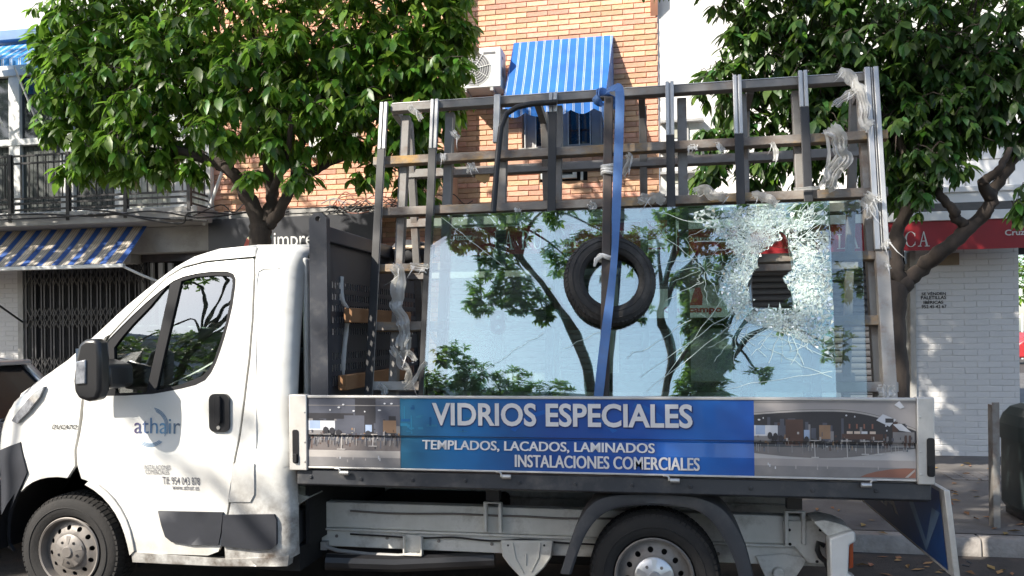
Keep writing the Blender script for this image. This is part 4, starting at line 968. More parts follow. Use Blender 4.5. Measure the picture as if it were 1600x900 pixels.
# ------------------------------------------------------------------ glass rack (leaning plane) on the deck
RO = Vector((0, 4.60, 1.325)); RA = RAD(10)
RS = Vector((0, sin(RA), cos(RA))); RD = Vector((0, cos(RA), -sin(RA)))
CAMP = Vector((0,0,CAMH))
def RK(px, py, d=0.0):
    r = ray(px, py); t = ((RO - CAMP).dot(RD) + d) / r.dot(RD); p = CAMP + r*t - RO
    return (p.x, p.dot(RS))
def rthing(name, label, cat, group=None): return thing(name, tuple(RO), label, cat, group, local=True, rot=(-RA,0,0))
rack = rthing('glass_rack', 'tall rusty steel A-frame rack standing on the truck bed, hung with torn film', 'rack')
def rbar(mb, p0, p1, d, w, t, mi=0):             # bar in the leaning plane between two (x,s) points
    (x0,s0),(x1,s1) = p0, p1; L = math.hypot(x1-x0,s1-s0); nx, ns = -(s1-s0)/L*w/2, (x1-x0)/L*w/2
    mb.add([(x0+nx,d,s0+ns),(x0-nx,d,s0-ns),(x1-nx,d,s1-ns),(x1+nx,d,s1+ns),(x0+nx,d+t,s0+ns),(x0-nx,d+t,s0-ns),(x1-nx,d+t,s1-ns),(x1+nx,d+t,s1+ns)],
           [(0,1,2,3),(7,6,5,4),(0,4,5,1),(1,5,6,2),(2,6,7,3),(3,7,4,0)], mi)
SB = -.40
cols = [(605,162),(685,157),(778,150),(865,147),(956,138),(1046,130),(1151,120),(1253,113),(1363,108)]
bots = [(575,610),(658,612),None,None,None,None,None,None,(1385,610)]
for i, (a, b) in enumerate(zip(cols, bots)):
    xt, st = RK(*a)
    x = (xt+RK(*b)[0])/2 if b else xt
    w = .075 if i == 8 else .05
    split = {0:1.53,1:1.50,8:-.1}.get(i, None)
    if i in (0,1,3,5,6,7):
        sp = {0:RK(600,235)[1],1:RK(683,234)[1],3:RK(863,192)[1]+.06,5:RK(1046,214)[1],6:RK(1151,212)[1],7:RK(1253,195)[1]+.1}[i]
        mb = MB()
        mb.box(x-w/2,x-w*.08,-.03,0,sp,st); mb.box(x+w*.08,x+w/2,-.03,0,sp,st); mb.box(x-w/2,x+w/2,-.012,0.001,sp,st)
        mb.box(x-w/2+.004,x+w/2-.004,-.024,0,SB,sp)
        o = part('channel', mb, M['rackalu'], rack, bevel=.003)
        mb = MB(); mb.box(x-w/2,x+w/2,-.034,-.0245,SB,sp-.002); part('rubber_strip', mb, M['rubber'], rack, bevel=.003)
    elif i == 8:
        mb = MB(); z5 = RK(1375,392)[1]
        mb.box(x-w/2,x-w*.1,-.035,0,z5,st); mb.box(x-w*.02,x+w*.06,-.03,0,z5,st); mb.box(x+w*.14,x+w/2,-.035,0,z5,st); mb.box(x-w/2,x+w/2,-.012,.001,z5,st)
        part('channel', mb, M['rackalu'], rack, bevel=.003)
        mb = MB(); mb.box(x-w*.42,x+w*.5,-.02,.03,SB,z5-.002); part('post', mb, M['rackpale'], rack, bevel=.004)
    elif i == 2:
        mb = MB(); mb.box(x-.02,x+.02,-.028,0,RK(772,225)[1],st); part('channel', mb, M['rackalu'], rack, bevel=.003)
XL, XR = RK(588,430)[0], RK(1388,400)[0]
bars = [((612,172),(1366,121),.05,'rackgrey'),((585,254),(1386,212),.055,'rust'),((598,331),(1386,303),.055,'rust'),((590,421),(1391,399),.05,'rust'),((584,511),(1394,501),.055,'rust'),((584,603),(1402,606),.055,'rackpale')]
LV = []
for a, b, w, m in bars:
    p0, p1 = RK(*a,.03), RK(*b,.03); s = (p0[1]+p1[1])/2; LV.append(s)
    mb = MB(); mb.box(p0[0],p1[0],.003,.058,s-w/2,s+w/2); part('crossbar', mb, M[m], rack, bevel=.004)
for px in (634,703,787,872,1066,1160,1247,1350):
    x = RK(px,230,.1)[0]; mb = MB(); mb.box(x-.028,x+.028,.06,.11,SB,LV[0]-.03); part('upright', mb, M['rackpale'] if px == 1350 else M['rackgrey'], rack, bevel=.004)
# bright top edge strip on the top bar, rear half of the A-frame
mb = MB(); mb.box(RK(612,172)[0],RK(1366,121)[0],.001,.06,LV[0]+.026,LV[0]+.03); part('top_strip', mb, M['rackalu'], rack)
def backpt(s):                                   # rear frame leans the other way: rack-local (d,s) of its plane at level s
    yw = RO.y + .40 + .24 + (LV[0]-s)*cos(RA)*.16; zw = RO.z + s*cos(RA); v = Vector((0,yw,zw))-RO
    return v.dot(RD), v.dot(RS)
for s, m in zip(LV[1:], ('rackgrey','rackgrey','rackgrey','rackgrey','rackgrey')):
    d, s2 = backpt(s); mb = MB(); mb.box(XL-.02,XR,d,d+.05,s2-.03,s2+.03); part('rear_crossbar', mb, M[m], rack, bevel=.004)
for x in (XL+.05, -.75, -.1, .55, XR-.05):
    d0, s0 = backpt(SB); d1, s1 = backpt(LV[0]); mb = MB()
    mb.add([(x-.025,d0,s0),(x+.025,d0,s0),(x+.025,d0+.05,s0),(x-.025,d0+.05,s0),(x-.025,d1,s1),(x+.025,d1,s1),(x+.025,d1+.05,s1),(x-.025,d1+.05,s1)],[(0,3,2,1),(4,5,6,7),(0,1,5,4),(1,2,6,5),(2,3,7,6),(3,0,4,7)])
    part('rear_upright', mb, M['rackgrey'], rack, bevel=.004)
    d_, s_ = backpt(LV[0]); mb = MB(); mb.box(x-.02,x+.02,.06,d_,LV[0]-.03,LV[0]+.02); part('ridge_tie', mb, M['rackgrey'], rack)
# hooked black clamp tube behind the glass, left of the middle
mb = MB(); hp = [(771,332),(778,245),(783,200),(792,178),(808,168),(830,163),(870,160)]
mb.tube([(RK(a,b,-.05)[0],-.055,RK(a,b,-.05)[1]) for a,b in hp], .018, 10); part('hooked_tube', mb, M['rubber'], rack)

# ------------------------------------------------------------------ glass sheets
def sheet_thing(label, px_poly, d, mname, name='glass_sheet', holes=(), t=.008):
    th = rthing(name, label, 'glass sheet', 'glass sheets leaning on the rack')
    poly = [RK(*p, d) for p in px_poly]
    mb = MB(); plate(mb, poly, [[RK(*p, d) for p in h] for h in holes], d, d+t, 0, 1, step=.6)
    part('pane', mb, [M[mname], M['gedge']], th, smooth=0)
    return th, poly
g_back = sheet_thing('clear glass sheet at the back, its right edge beyond the shattered one', [(707,335),(1345,312),(1356,640),(697,640)], -.045, 'glass2', holes=[[(1173,440),(1182,400),(1205,385),(1232,388),(1238,420),(1226,432),(1238,462),(1225,470),(1215,482),(1176,480)]])[0]
mb = MB(); 
for ch, l, t, r, b in (('8',768,388,790,420),('8',766,484,790,522),('M',762,580,790,612)):
    x0, s1 = RK(l,t,-.047); x1, s0 = RK(r,b,-.047); add_text(mb, ch, x0, x1, s0, s1, -.0475, .03)
part('vinyl_lettering', mb, M['vinyl'], g_back, smooth=0)
hole = [(1171,432),(1180,421),(1184,420),(1183,408),(1186,396),(1196,390),(1204,383),(1213,376),(1222,373),(1216,364),(1219,361),(1227,366),(1231,374),(1233,386),(1238,398),(1240,412),(1239,422),(1230,429),(1223,434),(1229,444),(1236,456),(1239,470),(1240,486),(1229,483),(1214,481),(1199,482),(1186,484),(1176,481),(1170,476),(1171,466),(1167,452)]
D1 = -.06
g_broken, bpoly = sheet_thing('shattered glass sheet in front with a ragged hole and white crazed cracks', [(675,337),(1296,314),(1308,640),(660,640)], D1, 'glass1', 'broken_glass_sheet', [hole])
RH = [RK(*p, D1) for p in hole]
rg = random.Random(11)
zone = [(1075,335),(1110,324),(1150,322),(1200,319),(1250,317),(1292,315),(1294,345),(1297,400),(1301,450),(1304,520),(1303,560),(1270,540),(1235,525),(1190,510),(1150,500),(1130,470),(1120,430),(1150,400),(1135,375),(1100,355)]
RZ = [RK(*p, D1) for p in zone]
foc = [RK(1180,375,D1), RK(1225,500,D1), RK(1262,430,D1), RK(1150,440,D1)]
pts = []
xs = [p[0] for p in RZ]; zs = [p[1] for p in RZ]
while len(pts) < 5200:
    if rg.random() < .7:
        f = rg.choice(foc[:1]*3+foc); a = rg.random()*2*pi; r_ = abs(rg.gauss(0,.11)); p = (f[0]+r_*cos(a), f[1]+r_*sin(a))
    else: p = (rg.uniform(min(xs),max(xs)), rg.uniform(min(zs),max(zs)))
    if inpoly(*p, RZ) and not inpoly(*p, RH): pts.append(p)
V, F = cdt(RZ, [RH], .03, extra=pts)
WF = [(RK(a,b,D1),r_) for a,b,r_ in ((1150,345,.07),(1190,350,.075),(1165,385,.06),(1160,430,.05),(1150,465,.055),(1225,345,.04),(1258,400,.06),(1262,450,.06),(1215,500,.06),(1180,505,.05),(1250,495,.05),(1283,340,.03),(1120,345,.04))]
def white(x,z): return any(math.hypot(x-c_[0],z-c_[1]) < r_*(.8+.4*sin(7*atan2(z-c_[1],x-c_[0])+r_*90)) for c_,r_ in WF)
mb = MB()
for f in F:
    P3 = [V[i] for i in f]; cx = sum(p[0] for p in P3)/len(P3); cz = sum(p[1] for p in P3)/len(P3)
    dmin = min(math.hypot(cx-f_[0], cz-f_[1]) for f_ in foc)
    area = max(math.hypot(P3[0][0]-P3[1][0], P3[0][1]-P3[1][1]), math.hypot(P3[1][0]-P3[2][0], P3[1][1]-P3[2][1]))
    if dmin > .2 and rg.random() < .3: continue
    k = .88; tx_, tz_ = rg.gauss(0,.22), rg.gauss(0,.22)
    q = [(cx+(x-cx)*k, cz+(z-cz)*k) for x,z in P3]
    mb.add([(x, D1-.004+(x-cx)*tx_+(z-cz)*tz_, z) for x,z in q], [(0,1,2)], 1 if white(cx,cz) else 0)
part('glass_crumbs', mb, [M['shard'],M['shardw']], g_broken, smooth=0, kind='stuff', recalc=False)
mb = MB()
def crack(path, w, d=-.066):
    for (a,b) in zip(path, path[1:]):
        if any(inpoly(a[0]+(b[0]-a[0])*t, a[1]+(b[1]-a[1])*t, RH) for t in (.15,.4,.6,.85)): continue
        dx, dz = b[0]-a[0], b[1]-a[1]; L = math.hypot(dx,dz) or 1; nx, nz = -dz/L*w, dx/L*w
        mb.add([(a[0]+nx,d,a[1]+nz),(a[0]-nx,d,a[1]-nz),(b[0]-nx,d,b[1]-nz),(b[0]+nx,d,b[1]+nz)],[(0,1,2,3)])
def jag(a, b, n, j):
    return [(a[0]+(b[0]-a[0])*i/n+(rg.gauss(0,j) if 0 < i < n else 0), a[1]+(b[1]-a[1])*i/n+(rg.gauss(0,j) if 0 < i < n else 0)) for i in range(n+1)]
for fx,fy,n_,rr in ((1180,375,46,(.10,.42)),(1225,500,30,(.1,.3)),(1262,430,26,(.08,.2)),(1292,335,18,(.1,.4))):
    c = RK(fx,fy,D1)
    for i in range(n_):
        a = 2*pi*i/n_+rg.gauss(0,.1); r_ = rg.uniform(*rr); r0 = rg.uniform(.04,.09); e = (c[0]+r_*cos(a), c[1]+r_*sin(a))
        s_ = (c[0]+r0*cos(a), c[1]+r0*sin(a))
        if inpoly(*e, bpoly) and not inpoly(*e, RH) and not inpoly(*s_, RH): crack(jag(s_, e, 7, .004), rg.uniform(.0007,.0016))
    for k in range(5):
        r_ = .07+.035*k; pr = None
        for i in range(n_+1):
            a = 2*pi*i/n_; p = (c[0]+r_*cos(a)*(1+rg.gauss(0,.06)), c[1]+r_*sin(a)*(1+rg.gauss(0,.06)))
            if pr and rg.random() < .55 and inpoly(*p, bpoly) and inpoly(*pr, bpoly) and not inpoly(*p, RH) and not inpoly(*pr, RH): crack([pr,p], rg.uniform(.0005,.001))
            pr = p
for a,b in (((1180,480),(1010,612)),((1170,470),(1000,590)),((1150,440),(1030,600)),((1300,580),(1135,608)),((1300,590),(1200,545)),((1294,330),(1215,410)),((1294,338),(1222,395)),((1293,322),(1230,380)),((1280,318),(1220,370)),((1262,317),(1210,365)),((1200,520),(1300,560)),((1130,360),(1020,330)),((1100,420),(1010,345)),((1110,400),(990,420)),((1100,440),(1040,470)),((980,560),(1080,500)),((880,545),(985,500)),((745,585),(850,520)),((690,340),(790,420))):
    crack(jag(RK(*a,D1), RK(*b,D1), 9, .005), .0009)
hh = RH
dh = densify(hh, .012); dj = [(p[0]+rg.gauss(0,.0035), p[1]+rg.gauss(0,.0035)) for p in dh]
cx = sum(p[0] for p in hh)/len(hh); cz = sum(p[1] for p in hh)/len(hh)
for i in range(len(dj)):                         # broken rim: small splinters of uneven size, some leaning into the hole
    a, b = dj[i], dj[(i+1)%len(dj)]; k = rg.uniform(-.05,.10) if rg.random() < .75 else rg.uniform(-.16,.02)
    m_ = ((a[0]+b[0])/2, (a[1]+b[1])/2); o_ = (m_[0]+(m_[0]-cx)*k+rg.gauss(0,.003), m_[1]+(m_[1]-cz)*k+rg.gauss(0,.003))
    mb.add([(a[0],D1-.004,a[1]),(b[0],D1-.004,b[1]),(o_[0],D1-.010+rg.gauss(0,.004),o_[1])],[(0,1,2)])
    if rg.random() < .5: mb.add([(a[0],D1-.002,a[1]),(b[0],D1-.002,b[1]),(b[0],D1+.012,b[1]),(a[0],D1+.012,a[1])],[(0,1,2,3)])
for fx,fy in ((1120,345),(1100,420),(1262,520),(1150,520)):
    c = RK(fx,fy,D1)
    for i in range(12):
        a = 2*pi*i/12+rg.gauss(0,.15); r_ = rg.uniform(.06,.24); crack(jag((c[0]+.02*cos(a),c[1]+.02*sin(a)), (c[0]+r_*cos(a),c[1]+r_*sin(a)), 6, .004), rg.uniform(.0005,.001)) if inpoly(c[0]+r_*cos(a),c[1]+r_*sin(a),bpoly) else None
part('cracks', mb, M['crack'], g_broken, smooth=0, recalc=False)
for k, px_ in enumerate((1049,)):
    pass
lump = MB(); rg = random.Random(61)
for (fx,fy,rx,rz) in ((1160,468,.075,.05),(1150,440,.035,.06),(1172,352,.08,.05),(1205,335,.07,.03),(1150,385,.05,.05),(1262,455,.05,.07),(1205,497,.09,.025),(1250,352,.05,.03)):
    c = RK(fx,fy,D1)
    for _ in range(150):
        a = rg.random()*2*pi; k = rg.random()**.6; p = (c[0]+rx*k*cos(a)*rg.uniform(.8,1.2), c[1]+rz*k*sin(a)*rg.uniform(.8,1.2))
        if inpoly(*p, RH) and rg.random() < .8: continue
        h = rg.uniform(.004,.012); r_ = rg.uniform(.003,.009); t0 = rg.random()*6
        vs = [(p[0]+r_*cos(t0+t), D1-.006-h*rg.uniform(.2,1.3)*(1-k*.6), p[1]+r_*sin(t0+t)) for t in (0,2.1,4.2)]
        lump.add(vs, [(0,1,2)])
part('crushed_glass', lump, M['shardw'], g_broken, smooth=0, kind='stuff', recalc=False)
# ------------------------------------------------------------------ tyre, clamp bar, strap
tc_ = RK(953,440,-.1)
wt = rthing('spare_tyre', 'worn black tyre pressed flat against the glass behind the strap', 'tyre')
wt.location = RO + RS*tc_[1] + RD*(-.115) + Vector((tc_[0],0,0)); wt.rotation_euler = (-RA-.02, .2, RAD(14))
RT = .262; mb = MB(); wd = .105
mb.lathe([(.158,.012),(.168,-.002),(.19,-.010),(.215,-.010),(.24,.0),(.252,.012),(RT,.03),(RT,wd-.03),(.25,wd-.012),(.215,wd),(.168,wd-.006),(.158,wd-.016),(.172,wd-.03),(.2,wd*.6),(.2,wd*.4),(.172,.03),(.158,.012)], (0,-wd/2,0), 72)
for i in range(60):
    a = 2*pi*i/60
    for k,(y0,y1) in enumerate(((.008,.034),(.04,.064),(.07,.097))):
        b = a+(.05 if k == 1 else 0); h = .038; vs = []
        for r_ in (RT-.014, RT+.005):
            for yy in (y0,y1):
                for s_ in (-h,h):
                    r2 = r_-(.012 if yy < .01 or yy > .095 else 0); vs.append((r2*cos(b+s_+(yy-y0)), yy-wd/2, r2*sin(b+s_+(yy-y0))))
        mb.add(vs, [(4,5,7,6),(0,2,3,1),(0,1,5,4),(2,6,7,3),(0,4,6,2),(1,3,7,5)])
part('tread', mb, M['oldtyre'], wt, smooth=40)
mb = MB(); mb.lathe([(.186,-.0105),(.189,-.0135),(.192,-.0105)], (0,-wd/2,0), 72); mb.lathe([(.226,-.0085),(.229,-.0105),(.232,-.0065)], (0,-wd/2,0), 72); part('sidewall_ring', mb, M['oldtyre'], wt)
cb = rthing('clamp_bar', 'dark rusty upright clamp bar in front of the tyre and glass', 'clamp bar')
mb = MB(); db = -.225
p0, p1 = RK(943,612,db), RK(951,150,db); rbar(mb, (p0[0],SB+.06), p1, db, .052, .03); part('bar', mb, M['clampbar'], cb, bevel=.004)
mb = MB(); mb.box(p1[0]-.02,p1[0]+.02,db,0.0,p1[1]-.05,p1[1]-.01); part('end_hook', mb, M['clampbar'], cb, bevel=.004)
mb = MB(); q0, q1 = RK(966,150,-.19), RK(960,262,-.19); rbar(mb, q0, q1, -.19, .012, .02); part('bright_edge', mb, M['rackalu'], cb)
def ribbon(path, w, n=(0,-1,0)):                 # path of (x,d,s,width factor, twist)
    mb = MB(); pv = None; k = len(path)
    vs = []
    for i, p in enumerate(path):
        a = Vector(path[max(0,i-1)][:3]); b = Vector(path[min(k-1,i+1)][:3]); t = (b-a).normalized()
        side = t.cross(Vector(n)); side = side.normalized() if side.length > 1e-4 else Vector((1,0,0))
        tw = p[4] if len(p) > 4 else 0; nn = side.cross(t); sd = side*cos(tw)+nn*sin(tw); wf = w*(p[3] if len(p) > 3 else 1)/2
        vs += [tuple(Vector(p[:3])+sd*wf), tuple(Vector(p[:3])-sd*wf)]
    mb.add(vs, [(2*i,2*i+1,2*i+3,2*i+2) for i in range(k-1)])
    return mb
sp = [(948,142,-.10,1,.0),(958,137,-.19,1,0),(968,142,-.235,1.0,0),(967.5,200,-.24,1.0,0),(965.5,262,-.245,1,0),(963,330,-.25,.95,.15),(961.5,380,-.256,.8,.5),(958,425,-.26,.8,.5),(952.5,472,-.262,.9,.25),(946.5,520,-.262,1,.1),(940.5,570,-.258,1,0),(937,602,-.25,1,.0),(933,640,-.2,.9,0)]
pth = []
for (a,b,d,wf,tw) in sp: x,s = RK(a,b,d); pth.append((x,d,s,wf,tw))
st_ = rthing('ratchet_strap', 'blue webbing strap tied over the top bar and down across the tyre', 'strap')
def smoothpath(p, n=5):
    out = []
    for i in range(len(p)-1):
        a = p[max(0,i-1)]; b = p[i]; c = p[i+1]; d = p[min(len(p)-1,i+2)]
        for k in range(n):
            t = k/n; out.append(tuple(.5*((2*b[j])+(-a[j]+c[j])*t+(2*a[j]-5*b[j]+4*c[j]-d[j])*t*t+(-a[j]+3*b[j]-3*c[j]+d[j])*t**3) for j in range(len(b))))
    return out+[p[-1]]
part('webbing', ribbon(smoothpath(pth), .052), M['strap'], st_, solid=.0025, smooth=0)
mb = MB(); kx, ks = RK(945,152,-.1); rg = random.Random(2)
kp = [(kx+.05*cos(t)*(1-.1*sin(3*t)), -.03-.09*sin(t*.5)**2, ks+.045*sin(t)) for t in [i*2*pi/20 for i in range(34)]]
part('knot', ribbon([(p[0],p[1],p[2],1,i*.5) for i,p in enumerate(kp)], .05), M['strap'], st_, solid=.004, smooth=60)
tl = [RK(a,b,-.16) for a,b in ((945,165),(944,178),(946,190),(943,200))]
part('loose_end', ribbon([(x,-.16,s,1-.1*i,.5*i) for i,(x,s) in enumerate(tl)], .03), M['strap'], st_, solid=.003)
bt = rthing('tape_wrap', 'whitish tape wound round the clamp bar above the glass', 'tape')
x,s = RK(950,262,db); mb = MB()
for k in range(3):
    pts = [(x+.036*cos(t), db+.013+.026*sin(t), s-.03+.02*k+.004*sin(2*t+k)) for t in [i*2*pi/16 for i in range(17)]]; mb.tube(pts, .0105, 6)
part('tape_turns', mb, M['tape'], bt)
bt = rthing('rag_tie', 'white rag tied round the clamp bar over the tyre hole', 'rag')
x,s = RK(946,402,db); mb = MB(); mb.tube([(x+.04*cos(t), db+.012+.034*sin(t), s+.008*sin(2*t)) for t in [i*2*pi/16 for i in range(17)]], .014, 7); mb.tube([(x-.02,db-.03,s),(x-.05,db-.03,s-.02),(x-.06,db-.03,s-.06)], [.012,.014,.006], 6)
part('rag', mb, M['tape'], bt)

# ------------------------------------------------------------------ torn film and tape
def torn(label, pts, w, d=-.045, seed=0, crumple=.35, name='torn_film', n=6, cat='torn film'):
    """a thin strip of torn film: sharp lengthwise folds, ragged ends and a few loose threads"""
    rg = random.Random(seed); pp = []
    for i, p in enumerate(pts):
        dd = p[2] if len(p) > 2 and p[2] is not None else d; wf = p[3] if len(p) > 3 else 1
        x, s = RK(p[0], p[1], dd); pp.append((x,dd,s,wf,0))
    sm = smoothpath(pp, n); K = len(sm); th = rthing(name, label, cat, 'torn film and tape left on the rack')
    NW = 9; vs = []; ph = rg.random()*6; fold = [rg.uniform(-1,1) for _ in range(NW)]; pin = [rg.uniform(.55,1.15) for _ in range(K)]
    for i, p in enumerate(sm):
        a = Vector(sm[max(0,i-1)][:3]); b = Vector(sm[min(K-1,i+1)][:3]); t = (b-a).normalized()
        side = t.cross(Vector((0,-1,0))); side = side.normalized() if side.length > 1e-4 else Vector((1,0,0))
        ww = w*p[3]*(.5*pin[i]+.25*pin[max(0,i-1)]+.25*pin[min(K-1,i+1)])
        for j in range(NW):
            fold[j] += rg.gauss(0,.22); fold[j] *= .96
            u = j/(NW-1)-.5
            q = Vector(p[:3])+side*(u*ww+w*.06*fold[j])+Vector((0,1,0))*(w*crumple*(.55*(1 if j % 2 else -1)*(.4+abs(fold[(j+3) % NW])*.5)+.3*sin(i*.8+ph)))
            q += t*(w*.12*fold[(j*2) % NW] if i in (0,K-1) else w*.02*fold[j])
            vs.append(tuple(q))
    mb = MB(); mb.add(vs, [(i*NW+j, i*NW+j+1, (i+1)*NW+j+1, (i+1)*NW+j) for i in range(K-1) for j in range(NW-1) if not ((i < 2 or i > K-4) and rg.random() < .3)])
    if w > .025:
        for _ in range(rg.randint(1,3)):
            p = Vector(sm[rg.randrange(K)][:3])+Vector((rg.uniform(-.4,.4)*w,-.01,0)); l = rg.uniform(.04,.11); dx = rg.gauss(0,.02); r_ = rg.uniform(.002,.005)
            mb.add([tuple(p+Vector((-r_,0,0))),tuple(p+Vector((r_,0,0))),tuple(p+Vector((dx+r_*.6,-.01,-l*.6))),tuple(p+Vector((dx-r_*.6,-.01,-l*.6))),tuple(p+Vector((dx*2.2,-.004,-l)))],[(0,1,2,3),(3,2,4)])
    part('film', mb, M['tape'], th, smooth=0)
    return th
torn('long white film strip blown over the top right corner of the rack', [(1308,112),(1325,120),(1340,140),(1350,165),(1350,185),(1362,200)], .085, -.07, 1)
torn('short folded film flap beside the top right strip', [(1338,140),(1325,150),(1312,158),(1305,166)], .05, -.075, 2)
torn('crumpled film bundle hanging from the second bar near its right end', [(1295,200),(1310,215),(1312,235),(1320,248),(1303,268),(1296,288),(1290,294)], .10, -.06, 3, .5)
torn('thin film loop left of the crumpled bundle', [(1288,203),(1294,225),(1295,245),(1290,270),(1280,292),(1262,294),(1240,296)], .02, -.06, 4)
torn('film rag draped on the second bar left of the bundle', [(1205,222),(1210,230),(1212,240),(1211,252)], .035, -.05, 5)
torn('pale film rag caught on the third bar near the fourth channel', [(1085,303),(1100,295),(1115,305),(1135,308)], .07, -.05, 6, .5)
torn('ragged film over the top edge of the shattered glass', [(1175,305),(1190,308),(1205,314),(1215,320)], .06, -.075, 7, .4)
torn('creased tape patch on the third bar right of the strap', [(998,312),(1012,310),(1026,309),(1038,312)], .085, -.05, 8, .35)
torn('long grey film sleeve hanging on the left side of the rack', [(618,412),(624,430),(622,460),(620,480),(630,500),(632,520),(628,545)], .085, -.05, 9, .5)
torn('knotted film tail under the grey sleeve', [(640,520),(635,545),(625,565),(640,580),(634,600)], .05, -.03, 10, .7)
torn('wrinkled film clump low on the rack left side', [(612,540),(622,555),(640,552),(650,565)], .05, -.04, 11, .6)
torn('white film patch on the fourth bar left end', [(640,416),(655,418),(668,420)], .06, -.05, 12, .3)
torn('twisted film strand at the lower left corner of the glass', [(665,565),(655,580),(645,598),(632,608)], .03, -.07, 13, .5)
torn('white film knot on the bottom bar left end', [(590,600),(600,606),(602,615)], .05, -.05, 14, .4)
torn('film star of straps inside the left end of the glass', [(672,520),(690,545),(700,560),(712,575)], .03, -.035, 15, .4)
torn('thin film strand beside the film star', [(700,495),(696,520),(690,545),(676,585)], .022, -.035, 16, .3)
torn('drooping film scrap on the top bar left end', [(641,163),(643,172),(652,178),(658,188)], .045, -.05, 17, .4)
torn('curled film scrap behind the second channel', [(706,203),(712,212),(718,216)], .04, -.02, 18, .4)
torn('white film sheet hanging below the second bar left', [(735,255),(737,262),(738,268)], .085, -.02, 19, .3)
torn('film ribbon over the right silver post under the third bar', [(1345,310),(1358,325),(1362,340)], .06, -.06, 20, .4)
torn('film knot on the right silver post', [(1352,300),(1365,312),(1375,308)], .05, -.065, 21, .6)
torn('film flag on the fourth bar right end', [(1378,388),(1386,380),(1392,376)], .03, -.05, 22, .4)
torn('white film tail under the fourth bar right end', [(1384,408),(1386,416),(1390,422)], .035, -.04, 23, .4)
torn('white bag of film at the foot of the right post', [(1383,602),(1384,612),(1383,622)], .09, -.09, 24, .4)
torn('film scrap beside the blue strap under the second bar', [(978,240),(985,248),(980,262),(974,275)], .05, -.03, 25, .4)
torn('square tape patch on the second bar at the fifth channel', [(1082,226),(1082,234)], .06, -.005, 26, .05)
torn('square tape patch on the second bar at the second channel', [(692,240),(692,250)], .05, -.005, 27, .05)
torn('short hanging tape on the second bar right of the fifth channel', [(1120,222),(1124,230),(1132,236)], .035, -.01, 28, .2)
torn('tape patch on the third bar over the hooked tube', [(809,325),(808,331)], .05, -.005, 29, .1)
torn('tape bow on the third bar left of the strap', [(920,318),(926,322),(924,330)], .05, -.01, 30, .3)
# scraps in front of the headboard
th = thing('white_strap', (-1.6,4.45,.9), 'long white strap hanging down in front of the headboard', 'strap')
pth = []
for a,b in ((535,432),(533,450),(536,470),(543,485),(541,510),(539,540),(537,570),(533,598),(531,612)): x,z = P(a,b,4.6); pth.append((x,4.6+.01*sin(b),z,1+.2*sin(b*.1),.4*sin(b*.06)))
part('webbing', ribbon(smoothpath(pth), .03), M['tape'], th, solid=.002)
th = thing('cardboard_scrap', (-1.2,5.0,1.9), 'brown cardboard scrap hanging behind the second bar of the rack', 'cardboard')
mb = MB(); q = [P(a,b,5.3) for a,b in ((742,272),(756,262),(766,272),(764,282),(757,287),(744,280))]; mb.prism(q, 5.3, 5.306); part('sheet', mb, mat('cardboard',(.42,.27,.12),rough=.85), th)
th = thing('cloth_bundle', (-1.0,5.5,1.9), 'dark cloth bundle with pale lining stuffed in the left end of the rack', 'cloth')
mb = MB(); rg = random.Random(3); c = P(645,395,5.5); mb.ico((c[0],5.5,c[1]), .13, (1.3,.8,.7), 3, 0, .12, rg); part('dark_cloth', mb, M['interior'], th, smooth=60)
mb = MB(); c = P(640,387,5.4); mb.ico((c[0],5.42,c[1]), .09, (1.4,.5,.22), 3, 0, .1, rg); part('pale_lining', mb, mat('tan_lining',(.55,.42,.3),rough=.8), th, smooth=60)
# ------------------------------------------------------------------ ground
FY = 10.0; KY = 6.32
def pz(y): return .13+(y-KY)/(FY-KY)*.06
mb = MB(); mb.quad((-400,-400,0),(400,-400,0),(400,400,0),(-400,400,0)); struct('road', mb, M['asphalt'])
mb = MB(); V = [(-60,KY+.152,.131),(14,KY+.152,.131),(14,FY+14,pz(FY+14)),(-60,FY+14,pz(FY+14))]; mb.add(V,[(0,1,2,3)]); pav = struct('pavement', mb, M['pavement'])
kerb = bpy.data.objects.new('kerb', None); COL.objects.link(kerb); kerb['kind'] = 'structure'; BASES['kerb'] = (0,0,0)
rg = random.Random(1); x = -16
while x < 9:
    w = rg.uniform(.8,1.05); mb = MB(); j = rg.uniform(-.006,.006)
    mb.prism_x([(KY+j,-.02),(KY+j+.012,.10),(KY+.03+j,.128),(KY+.15,.128),(KY+.15,-.02)], x+.004, x+w-.004); part('kerb_stone', mb, M['kerb'], kerb, bevel=.008); x += w
mb = MB(); c = GP(1530,745,.17)
for i in range(5):
    for j in range(4): mb.box(c[0]-.3+i*.13,c[0]-.3+i*.13+.12,c[1]-.2+j*.13,c[1]-.2+j*.13+.12,pz(c[1])-.02,pz(c[1])+.005)
part('tactile_paving', mb, mat('patch_tiles',(.19,.175,.165),(.12,.11,.105),rough=.9), pav)
mb = MB(); mb.quad((-60,-9,.12),(60,-9,.12),(60,.9,.12),(-60,.9,.12)); struct('near_pavement', mb, M['pavement'])
